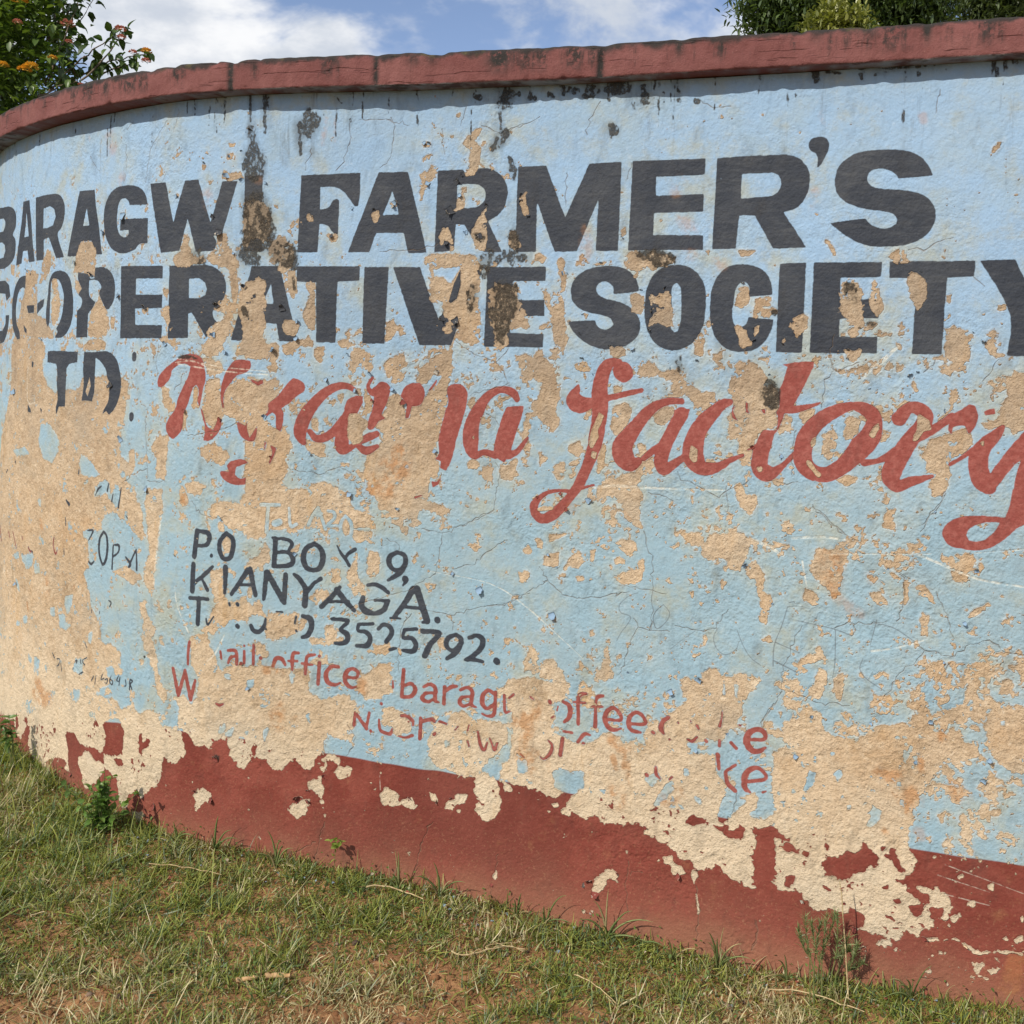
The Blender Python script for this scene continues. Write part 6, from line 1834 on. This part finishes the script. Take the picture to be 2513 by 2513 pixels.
tuft_at('N', 1065, 1000, [(1025, 730), (1045, 740), (900, 930), (1000, 890), (1110, 930)], 'thin tuft with two straight upright stalks against the red base', mixed=0.9)
tuft_at('N', 1345, 1060, [(1280, 810), (1210, 985), (1500, 950), (1410, 940), (1150, 910), (1320, 900), (1460, 1010)], 'tuft with a long hooked dark blade in the middle of the red base')
tuft_at('O', 215, 1170, [(220, 1020), (170, 1065), (240, 1080), (190, 1110), (270, 1150)], 'small upright grass tuft left of the blade with a lone slanting spear')
tuft_at('O', 400, 1240, [(520, 1035), (370, 1105), (355, 1150), (440, 1170), (560, 1225)], 'tuft with one long blade slanting right beneath the red base patch')
tuft_at('O', 1000, 1400, [(960, 1300), (1030, 1300), (1060, 1340), (930, 1340), (1180, 1380), (880, 1400)], 'low leafy grass tuft just right of the largest spreading one')
tuft_at('O', 1245, 1500, [(1180, 1400), (1290, 1390), (1200, 1330), (1320, 1450), (1130, 1440), (1260, 1380), (1400, 1400)], 'bright green grass tuft halfway along the right part of the red base')
tuft_at('O', 1560, 1470, [(1580, 1250), (1475, 1280), (1470, 1350), (1620, 1400), (1700, 1360), (1540, 1320), (1500, 1400), (1640, 1450), (1760, 1460)], 'bristly half dried grass tuft under the vertical crack in the red base', mixed=0.8)
tuft_at('Q', 1170, 1760, [(1285, 1505), (1110, 1600), (1160, 1590), (1000, 1600), (1060, 1640), (1230, 1690), (960, 1720), (1120, 1680)], 'grass tuft with one long dark blade arching right, lower right of wall')
tuft_at('Q', 1380, 1790, [(1440, 1635), (1330, 1690), (1410, 1680), (1480, 1760), (1300, 1740)], 'grass tuft with a folded drooping blade nearest the right edge', off=0.03)
tuft_at('Q', 330, 1640, [(290, 1430), (130, 1600), (250, 1470), (400, 1560), (340, 1540), (200, 1590)], 'grass tuft left of the feathery weed with a straw coloured stalk', mixed=0.8)

# feathery weed in front of the right part of the wall
def weed_feather():
    bs = foot(2013, 2410, 0.085); e = empty('feathery_weed', bs, 'tall feathery green weed with needle leaves casting its shadow on the red base', 'weed')
    ox, oy = TILE['Q']
    stems = [((470, 1600), (450, 1400), (450, 1200)), ((560, 1640), (560, 1400), (600, 1200)), ((640, 1620), (690, 1420), (660, 1170)), ((700, 1620), (720, 1500), (740, 1340)), ((780, 1640), (790, 1500), (800, 1400)), ((430, 1500), (420, 1420), (400, 1280)), ((560, 1620), (510, 1400), (490, 1240)), ((640, 1500), (720, 1450), (760, 1440)), ((520, 1500), (640, 1300), (650, 1180)), ((480, 1560), (520, 1380), (560, 1240)), ((750, 1600), (800, 1560), (850, 1520))]
    for si, st in enumerate(stems):
        dp = np.array([0, rng.uniform(-0.05, 0.02), 0])
        a, b, c_ = [at_depth(ox + p[0] / 2.76, oy + p[1] / 2.76, bs + dp) - bs for p in st]
        P_ = bez(a * [0.6, 1, 1], b, c_, 12); P_[0, 2] = min(P_[0, 2], 0.0)
        v, f = tube(P_, np.linspace(0.0017, 0.0007, 12), 5)
        s_ = obj('stem', mesh('stem', v, f), M_GSTEM, e)
        n = 95; t = rng.uniform(0.12, 1.0, n) ** 0.7; ps = np.stack([np.interp(t, np.linspace(0, 1, 12), P_[:, k_]) for k_ in range(3)], -1)
        gcol = lerp((0.13, 0.19, 0.07), (0.36, 0.42, 0.19), rng.random((n, 1)))
        q = blades(ps[:, 0], ps[:, 1], ps[:, 2], rng.uniform(0.012, 0.030, n), rng.uniform(0.0018, 0.003, n), rng.uniform(0, 6.28, n), rng.uniform(0.25, 1.1, n), rng.uniform(-0.4, 0.6, n), gcol, 2)
        tag(obj('needle_leaves', mesh('needle_leaves', *q[:2], True, q[2]), M_LEAF, s_), kind='stuff')
weed_feather()
def stalk(name, tile, pts, rad, mat, label, cat, base_off=0.08, group=None):
    ox, oy = TILE[tile]; b = foot(ox + pts[0][0] / 2.76, oy + pts[0][1] / 2.76, base_off)
    Q = np.array([at_depth(ox + p[0] / 2.76, oy + p[1] / 2.76, b) - b for p in pts]); Q[0] = (0, 0, 0)
    t = np.linspace(0, 1, len(Q)); tt = np.linspace(0, 1, 14)
    P_ = np.stack([np.interp(tt, t, Q[:, k_]) for k_ in range(3)], -1)
    v, f = tube(P_, np.linspace(rad, rad * 0.5, 14), 6)
    o = obj(name, mesh(name, v, f), mat); o.location = b; return tag(o, label, cat, group), P_
st, P_ = stalk('dry_stalk', 'Q', [(745, 1560), (720, 1380), (705, 1200), (700, 1080), (683, 965)], 0.0022, M_STRAW, 'thin brown dead stalk standing straight up out of the feathery weed', 'stalk')
n = 60; t = rng.uniform(0.25, 0.95, n); ps = np.stack([np.interp(t, np.linspace(0, 1, 14), P_[:, k_]) for k_ in range(3)], -1)
q = blades(ps[:, 0], ps[:, 1], ps[:, 2], rng.uniform(0.003, 0.007, n), rng.uniform(0.0012, 0.002, n), rng.uniform(0, 6.28, n), rng.uniform(0.2, 1.2, n), np.zeros(n), np.tile((0.22, 0.15, 0.10), (n, 1)), 2)
tag(obj('seed_husks', mesh('seed_husks', *q[:2], True, q[2]), M_GRASS, st), kind='stuff')

def lying(name, tile, pts, rad, mat, label, cat, h=0.018, group=None):
    ox, oy = TILE[tile]; G = np.array([ground_at(ox + p[0] / 2.76, oy + p[1] / 2.76, h) for p in pts])
    for g in G:
        d = side(g[:1], g[1:2])[0]
        if d < 0.03: g[1] -= 0.03 - d
    c0 = G.mean(0); c0[2] = 0; Q = G - c0; t = np.linspace(0, 1, len(Q)); tt = np.linspace(0, 1, 12)
    P_ = np.stack([np.interp(tt, t, Q[:, k_]) for k_ in range(3)], -1); P_[:, 2] += rng.normal(0, 0.0015, 12)
    v, f = tube(P_, rad * (1 - 0.35 * tt), 6); o = obj(name, mesh(name, v, f), mat); o.location = c0
    return tag(o, label, cat, group), P_
lying('stick', 'N', [(140, 1612), (200, 1606), (255, 1600), (312, 1602)], 0.0075, M_TWIG, 'short stripped orange brown stick lying in the grass, right one of the pair', 'stick', 0.014, 'stripped sticks lying in the grass')
lying('stick', 'M', [(1600, 1632), (1680, 1622), (1740, 1618)], 0.006, M_TWIG, 'short stripped orange brown stick, left one of the pair end to end', 'stick', 0.012, 'stripped sticks lying in the grass')
t_, P_ = lying('dead_runner', 'N', [(1400, 1440), (1500, 1470), (1620, 1440), (1760, 1400), (1900, 1425)], 0.0022, M_STRAW, 'pale branching dead grass runner lying on bare soil', 'runner', 0.022)
for k_ in range(9):
    a = P_[1 + k_]; v, f = tube(bez(a, a + np.array([rng.normal(0, .02), rng.normal(0, .02), .008]), a + np.array([rng.normal(.01, .035), rng.normal(0, .04), 0.002]), 6), np.linspace(0.0014, 0.0006, 6), 5)
    obj('side_shoot', mesh('side_shoot', v, f), M_STRAW, t_)
lying('dead_twig', 'N', [(825, 1005), (900, 990), (1000, 1005), (1100, 1040), (1210, 1085)], 0.0024, M_STRAW, 'long pale dead stem lying in the shade at the foot of the red base', 'twig', 0.028, 'dead twigs and straws lying on the turf')
lying('dead_twig', 'M', [(1010, 845), (1180, 860), (1330, 880), (1500, 920)], 0.0015, M_STRAW, 'thin straw coloured stem trailing over the upper left turf', 'twig', 0.024, 'dead twigs and straws lying on the turf')
lying('dead_twig', 'Q', [(200, 1695), (400, 1700), (560, 1740), (700, 1800), (850, 1850)], 0.0017, M_STRAW, 'thin curved straw stem lying below the feathery weed', 'twig', 0.035, 'dead twigs and straws lying on the turf')
lying('dead_twig', 'O', [(580, 1590), (680, 1640), (760, 1700), (860, 1790)], 0.0017, M_STRAW, 'bent brown stem lying on the turf below the largest grass tuft', 'twig', 0.022, 'dead twigs and straws lying on the turf')
lying('dead_twig', 'O', [(1590, 1650), (1640, 1710), (1690, 1760)], 0.002, M_STRAW, 'short straight pale stem lying to the lower right on the turf', 'twig', 0.024, 'dead twigs and straws lying on the turf')
lying('dead_twig', 'M', [(1410, 1340), (1440, 1400), (1480, 1480)], 0.0018, M_STRAW, 'short pale stem standing out in the lower left turf', 'twig', 0.022, 'dead twigs and straws lying on the turf')

# leafy weeds
def leaf_mesh(ln, wd, bend=0.3, fold=0.25, nm='leaf', col=(0.12, 0.2, 0.05), teeth=0.0):
    n = 7; t = np.linspace(0, 1, n); w_ = wd * 0.5 * np.sin(np.pi * np.clip(t, 0, 1) ** 0.75) ** 0.8 + 0.0002
    x = ln * t; z = -bend * ln * t ** 2
    rows = []
    for sgn in (-1, -0.5, 0, 0.5, 1):
        rows.append(np.stack([x, sgn * w_ * (1 + teeth * np.where(np.arange(n) % 2, 1, -1)), z + abs(sgn) * fold * w_ + 0.0], -1))
    V = np.stack(rows, 1).reshape(-1, 3)
    return mesh(nm, V, grid_faces(n, 5), True, np.tile(col, (len(V), 1)))
def put_leaf(me, mat, parent, loc, az, pitch, roll, sc_, name='leaf'):
    o = obj(name, me, mat, parent); o.location = loc; o.rotation_euler = (roll, -pitch, az); o.scale = (sc_,) * 3; return o
def bushy_weed():
    b = foot(255, 2042, 0.09); e = empty('bushy_weed', b, 'bushy broad leaved green weed growing at the wall foot on the left', 'weed')
    ms = [leaf_mesh(0.034, 0.024, 0.3, 0.3, 'leaf', c_) for c_ in ((0.12, 0.22, 0.045), (0.19, 0.31, 0.07), (0.09, 0.16, 0.035))]
    for si in range(24):
        hgt = rng.uniform(0.06, 0.185); a = rng.uniform(0, 6.28); sp = rng.uniform(0.0, 0.17)
        if si < 4: hgt, sp = rng.uniform(0.16, 0.215), rng.uniform(0, 0.03)
        top = np.array([math.cos(a) * sp, math.sin(a) * sp * 0.5 - 0.01, hgt])
        P_ = bez((top[0] * .3, top[1] * .3, 0), (top[0] * 0.4, top[1] * 0.4, hgt * 0.6), top, 8)
        v, f = tube(P_, np.linspace(0.0022, 0.001, 8), 5); s_ = obj('stem', mesh('stem', v, f), M_GSTEM, e)
        for k_ in range(int(5 + hgt * 55)):
            t = rng.uniform(0.2, 1.0); p = np.array([np.interp(t, np.linspace(0, 1, 8), P_[:, j]) for j in range(3)])
            put_leaf(ms[rng.integers(3)], M_LEAF, s_, p, rng.uniform(0, 6.28), rng.uniform(-0.2, 0.9), rng.normal(0, 0.5), rng.uniform(0.5, 1.05) * (1.1 - 0.3 * t))
bushy_weed()
def seedling():
    b = foot(833, 2146, 0.05); top = at_depth(822, 2090, b) - b
    e = empty('seedling', b, 'small pale yellow green seedling on a thin stem against the red base', 'seedling')
    P_ = bez((0, 0, 0), (0.004, 0, top[2] * 0.5), top, 8); v, f = tube(P_, np.linspace(0.0013, 0.0009, 8), 5)
    obj('stem', mesh('stem', v, f), M_GSTEM, e)
    ms = [leaf_mesh(0.022, 0.016, 0.25, 0.3, 'leaf', c_) for c_ in ((0.24, 0.34, 0.06), (0.32, 0.40, 0.09), (0.17, 0.27, 0.05))]
    for k_ in range(17):
        put_leaf(ms[k_ % 3], M_LEAF, e, top + np.array([rng.normal(0, .007), rng.normal(0, .005), rng.uniform(-0.006, .038)]), rng.uniform(0, 6.28), rng.uniform(-0.5, 0.9), rng.normal(0, .5), rng.uniform(.65, 1.1))
    put_leaf(ms[1], M_LEAF, e, P_[5], 3.4, -0.5, 0.3, 1.05)
seedling()
def edge_weed():
    b = foot(34, 1885, 0.07); e = empty('slender_weed', b, 'slender dark green weed with bare stems at the far left of the wall', 'weed')
    ms = [leaf_mesh(0.036, 0.018, 0.35, 0.3, 'leaf', c_) for c_ in ((0.07, 0.13, 0.03), (0.12, 0.2, 0.05))]
    for (tx, ty) in ((22, 1760), (12, 1800), (30, 1790), (4, 1770)):
        top = at_depth(tx, ty, b) - b; P_ = bez((rng.normal(0, .006), 0, 0), top * [0.3, 1, 0.6], top, 8)
        v, f = tube(P_, np.linspace(0.0024, 0.001, 8), 5); s_ = obj('stem', mesh('stem', v, f), M_GSTEM, e)
        for k_ in range(12):
            t = rng.uniform(0.55, 1.0); p = np.array([np.interp(t, np.linspace(0, 1, 8), P_[:, j]) for j in range(3)])
            put_leaf(ms[k_ % 2], M_LEAF, s_, p, rng.uniform(0, 6.28), rng.uniform(-1.0, 0.8), rng.normal(0, .5), rng.uniform(.5, 1.1))
edge_weed()
print('plants', round(time.time() - T0, 1))

# ------------------------------------------------------------------ flowering bush behind the left part of the wall
M_BLEAF = leafcol_mat('bush_leaf', 0.25, 0.38, 0.45)
def cluster_leaves(Pc, n_each, spread, ln, cols, seed):
    r = np.random.default_rng(seed); N = len(Pc) * n_each
    p = np.repeat(Pc, n_each, 0) + r.normal(0, 1, (N, 3)) * spread
    L = r.uniform(0.7, 1.2, N) * ln
    return leaf_quads(p[:, 0], p[:, 1], p[:, 2], L, L * r.uniform(0.5, 0.65, N), r.uniform(0, 6.28, N), r.normal(-0.25, 0.5, N), lerp(cols[0], cols[1], r.random((N, 1)) ** 1.5), 0.35)
def bush():
    base = np.array([-2.55, 6.2, 0.0]); D = 5.4
    e = empty('flowering_bush', base, 'dense green bush with orange and pink flower heads over the left wall top', 'bush')
    def at(x, y, dd=0.0): return np.array([0, 0, EYE]) + ray(x, y) * (D + dd)
    r = np.random.default_rng(77)
    crown = []
    for _ in range(3600):
        a = r.uniform(0, 6.28); q = r.random() ** 0.45
        x, y = r.uniform(-420, 168), r.uniform(-370, 900)
        if ((x + 120) / 300) ** 2 + ((y - 60) / (420 if y < 60 else 900)) ** 2 > 1: continue
        if x > 100 + 70 * r.random() - max(0, (y - 60)) * 0.05: continue
        crown.append(at(x, y, r.uniform(-0.45, 0.75)) - base)
    crown = np.array(crown); crown = crown[crown[:, 2] > 0.15]
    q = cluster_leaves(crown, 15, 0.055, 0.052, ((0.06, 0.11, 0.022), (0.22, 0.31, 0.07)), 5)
    tag(obj('foliage', mesh('foliage', *q[:2], True, q[2]), M_BLEAF, e), kind='stuff')
    low = []
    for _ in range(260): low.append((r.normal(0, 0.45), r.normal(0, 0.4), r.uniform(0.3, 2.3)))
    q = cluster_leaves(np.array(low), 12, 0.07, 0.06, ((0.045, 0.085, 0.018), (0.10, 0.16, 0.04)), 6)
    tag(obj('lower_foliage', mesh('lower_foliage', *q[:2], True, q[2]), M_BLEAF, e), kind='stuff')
    for k_ in range(9):
        tp = crown[r.integers(len(crown))]
        P_ = bez((r.normal(0, .06), r.normal(0, .06), 0), (tp[0] * 0.3, tp[1] * 0.3, tp[2] * 0.6), tp, 12); v, f = tube(P_, np.linspace(0.022, 0.005, 12), 6)
        obj('branch', mesh('branch', v, f), M_BARK, e)
    lm = [leaf_mesh(0.056, 0.034, 0.3, 0.35, 'leaf', c_, 0.05) for c_ in ((0.06, 0.11, 0.025), (0.10, 0.16, 0.035), (0.045, 0.075, 0.02))]
    sprays = [[(110, 210), (150, 120), (205, -30)], [(120, 200), (165, 130), (190, 60), (225, 5)], [(120, 225), (190, 150), (250, 110), (312, 72)], [(150, 215), (240, 160), (310, 140), (372, 132)],
              [(200, 200), (250, 150), (290, 95), (300, 70)], [(130, 160), (165, 60), (140, -20)], [(190, 190), (170, 150), (160, 110)], [(110, 100), (160, 40), (195, -10), (230, -50)], [(230, 190), (290, 165), (340, 150)], [(90, 240), (150, 210), (190, 200)]]
    nl = 0
    for sp in sprays:
        Q = np.array([at(x, y, -0.3 + 0.1 * r.normal()) - base for x, y in sp]); t = np.linspace(0, 1, len(Q)); tt = np.linspace(0, 1, 14)
        P_ = np.stack([np.interp(tt, t, Q[:, k_]) for k_ in range(3)], -1); P_ += r.normal(0, 0.004, P_.shape)
        v, f = tube(P_, np.linspace(0.0055, 0.0018, 14), 5); b_ = obj('branch', mesh('branch', v, f), M_BARK, e)
        L_ = np.linalg.norm(np.diff(Q, axis=0), axis=1).sum(); m_ = int(L_ / 0.0165)
        for k_ in range(m_):
            t1 = 0.12 + 0.88 * (k_ + r.random()) / m_; p = np.array([np.interp(t1, tt, P_[:, j]) for j in range(3)])
            side_ = (1 if k_ % 2 else -1); az = r.uniform(0, 6.28)
            p2 = p + np.array([math.cos(az), math.sin(az), 0.3]) * r.uniform(0.004, 0.045)
            put_leaf(lm[r.integers(3)], M_BLEAF, b_, p2, az, r.normal(-0.35, 0.5), r.normal(0, 0.5), r.uniform(0.65, 1.2)); nl += 1
    fm = [simple_mat('petals_orange', (0.80, 0.38, 0.06), (0.85, 0.60, 0.10), 200, 0.6), simple_mat('petals_pink', (0.62, 0.24, 0.25), (0.75, 0.45, 0.30), 200, 0.6), simple_mat('petals_yellow', (0.85, 0.62, 0.12), (0.80, 0.42, 0.08), 200, 0.6)]
    for (x, y, kd, sz) in ((50, 5, 0, .022), (167, 62, 1, .020), (44, 57, 1, .014), (8, 163, 2, .018), (78, 168, 2, .022), (62, 174, 0, .020), (130, 145, 2, .014), (296, 74, 1, .016), (360, 128, 0, .015), (327, 131, 1, .013), (359, 152, 1, .014), (300, 95, 1, .014), (170, 105, 1, .012), (20, 290, 2, .015), (200, 210, 1, .01)):
        sz *= 1.3; p = at(x, y, -0.55) - base; n = 40; d = r.normal(0, 1, (n, 3)); d /= np.linalg.norm(d, axis=1)[:, None]; d[:, 2] = np.abs(d[:, 2]) * 0.7; d[:, 1] -= 0.3
        c_ = p + d * sz * 0.75; az = np.arctan2(d[:, 1], d[:, 0])
        q = leaf_quads(c_[:, 0], c_[:, 1], c_[:, 2], np.full(n, sz * 0.75), np.full(n, sz * 0.7), az, np.arcsin(np.clip(d[:, 2], -1, 1)) + 0.2, np.ones((n, 3)), -0.3)
        obj('flower_head', mesh('flower_head', *q[:2]), fm[kd], e)
bush()

# ------------------------------------------------------------------ trees behind the right part of the wall
def tree(name, label, spots, D, base_x, cols, ln, seed, n_each, spread, narrow=False):
    """spots: (x, y, radius in px) of the foliage masses one sees over the wall, plus what stands above and below the frame"""
    r = np.random.default_rng(seed); gx0 = (ray(base_x, 500) * D)[0]; base = np.array([gx0, D, 0.0])
    e = empty(name, base, label, 'tree')
    cl_ = []
    for (x, y, rad) in spots:
        c0 = np.array([0, 0, EYE]) + ray(x, y) * D - base; R = rad / F * D
        m_ = int(34 * (R / 0.35) ** 2) + 12
        for _ in range(m_):
            d = r.normal(0, 1, 3); d /= np.linalg.norm(d); cl_.append(c0 + d * R * r.uniform(0.55, 1.05) * np.array([1, 1, 0.85]))
    cl_ = np.array(cl_); N = len(cl_) * n_each
    p = np.repeat(cl_, n_each, 0) + r.normal(0, 1, (N, 3)) * spread
    L = r.uniform(0.6, 1.3, N) * ln; az = np.repeat(r.uniform(0, 6.28, len(cl_)), n_each) + r.normal(0, 1.6, N)
    q = leaf_quads(p[:, 0], p[:, 1], p[:, 2], L, L * (0.34 if narrow else 0.45), az, r.normal(0.25, 0.8, N), lerp(cols[0], cols[1], np.clip(np.repeat(r.random((len(cl_), 1)), n_each, 0) * 0.7 + r.random((N, 1)) * 0.4, 0, 1)), 0.2)
    cr = obj('crown', mesh('crown', *q[:2], True, q[2]), M_BLEAF, e); tag(cr, kind='stuff')
    mx = cl_[:, 2].max(); P_ = bez((0, 0, -0.1), (0.15, 0.1, mx * 0.4), (cl_[:, 0].mean(), cl_[:, 1].mean(), mx * 0.9), 14)
    v, f = tube(P_, np.linspace(0.13, 0.03, 14), 9); tr = obj('trunk', mesh('trunk', v, f), M_BARK, e)
    for k_ in range(12):
        tp = cl_[r.integers(len(cl_))]; a = P_[r.integers(5, 12)]
        v, f = tube(bez(a, (a + tp) / 2 + np.array([0, 0, 0.15]), tp, 8), np.linspace(0.035, 0.008, 8), 6); obj('limb', mesh('limb', v, f), M_BARK, tr)
tree('dark_tree', 'dark green fine leaved tree rising behind the right part of the wall', [(1990, 5, 95), (2080, -60, 130), (2180, 20, 110), (2230, -30, 80), (2230, 45, 50), (1960, 45, 55), (1920, 62, 38), (2120, 60, 80), (1900, -30, 60), (2010, 75, 60), (1880, 30, 28), (2160, -160, 120), (2080, -200, 120), (2230, 90, 70), (2100, 120, 90), (2285, 10, 18)], 8.2, 2150, ((0.028, 0.05, 0.018), (0.135, 0.19, 0.07)), 0.066, 301, 95, 0.10, True)
tree('yellow_green_tree', 'yellow green rounded shrub lit by the sun in front of the dark tree', [(2055, 55, 48), (2020, 75, 36), (2085, 72, 36), (2050, 95, 50), (2060, 140, 60)], 7.0, 2050, ((0.12, 0.14, 0.035), (0.34, 0.34, 0.10)), 0.045, 302, 110, 0.05)
tree('corner_tree', 'grey green tree filling the top right corner behind the wall', [(2460, 10, 70), (2530, -20, 100), (2420, 0, 40), (2580, 40, 110), (2480, 50, 60), (2600, -90, 140), (2405, 35, 26), (2540, 60, 80)], 9.0, 2560, ((0.035, 0.055, 0.02), (0.16, 0.20, 0.09)), 0.066, 303, 85, 0.10, True)
print('all', round(time.time() - T0, 1))
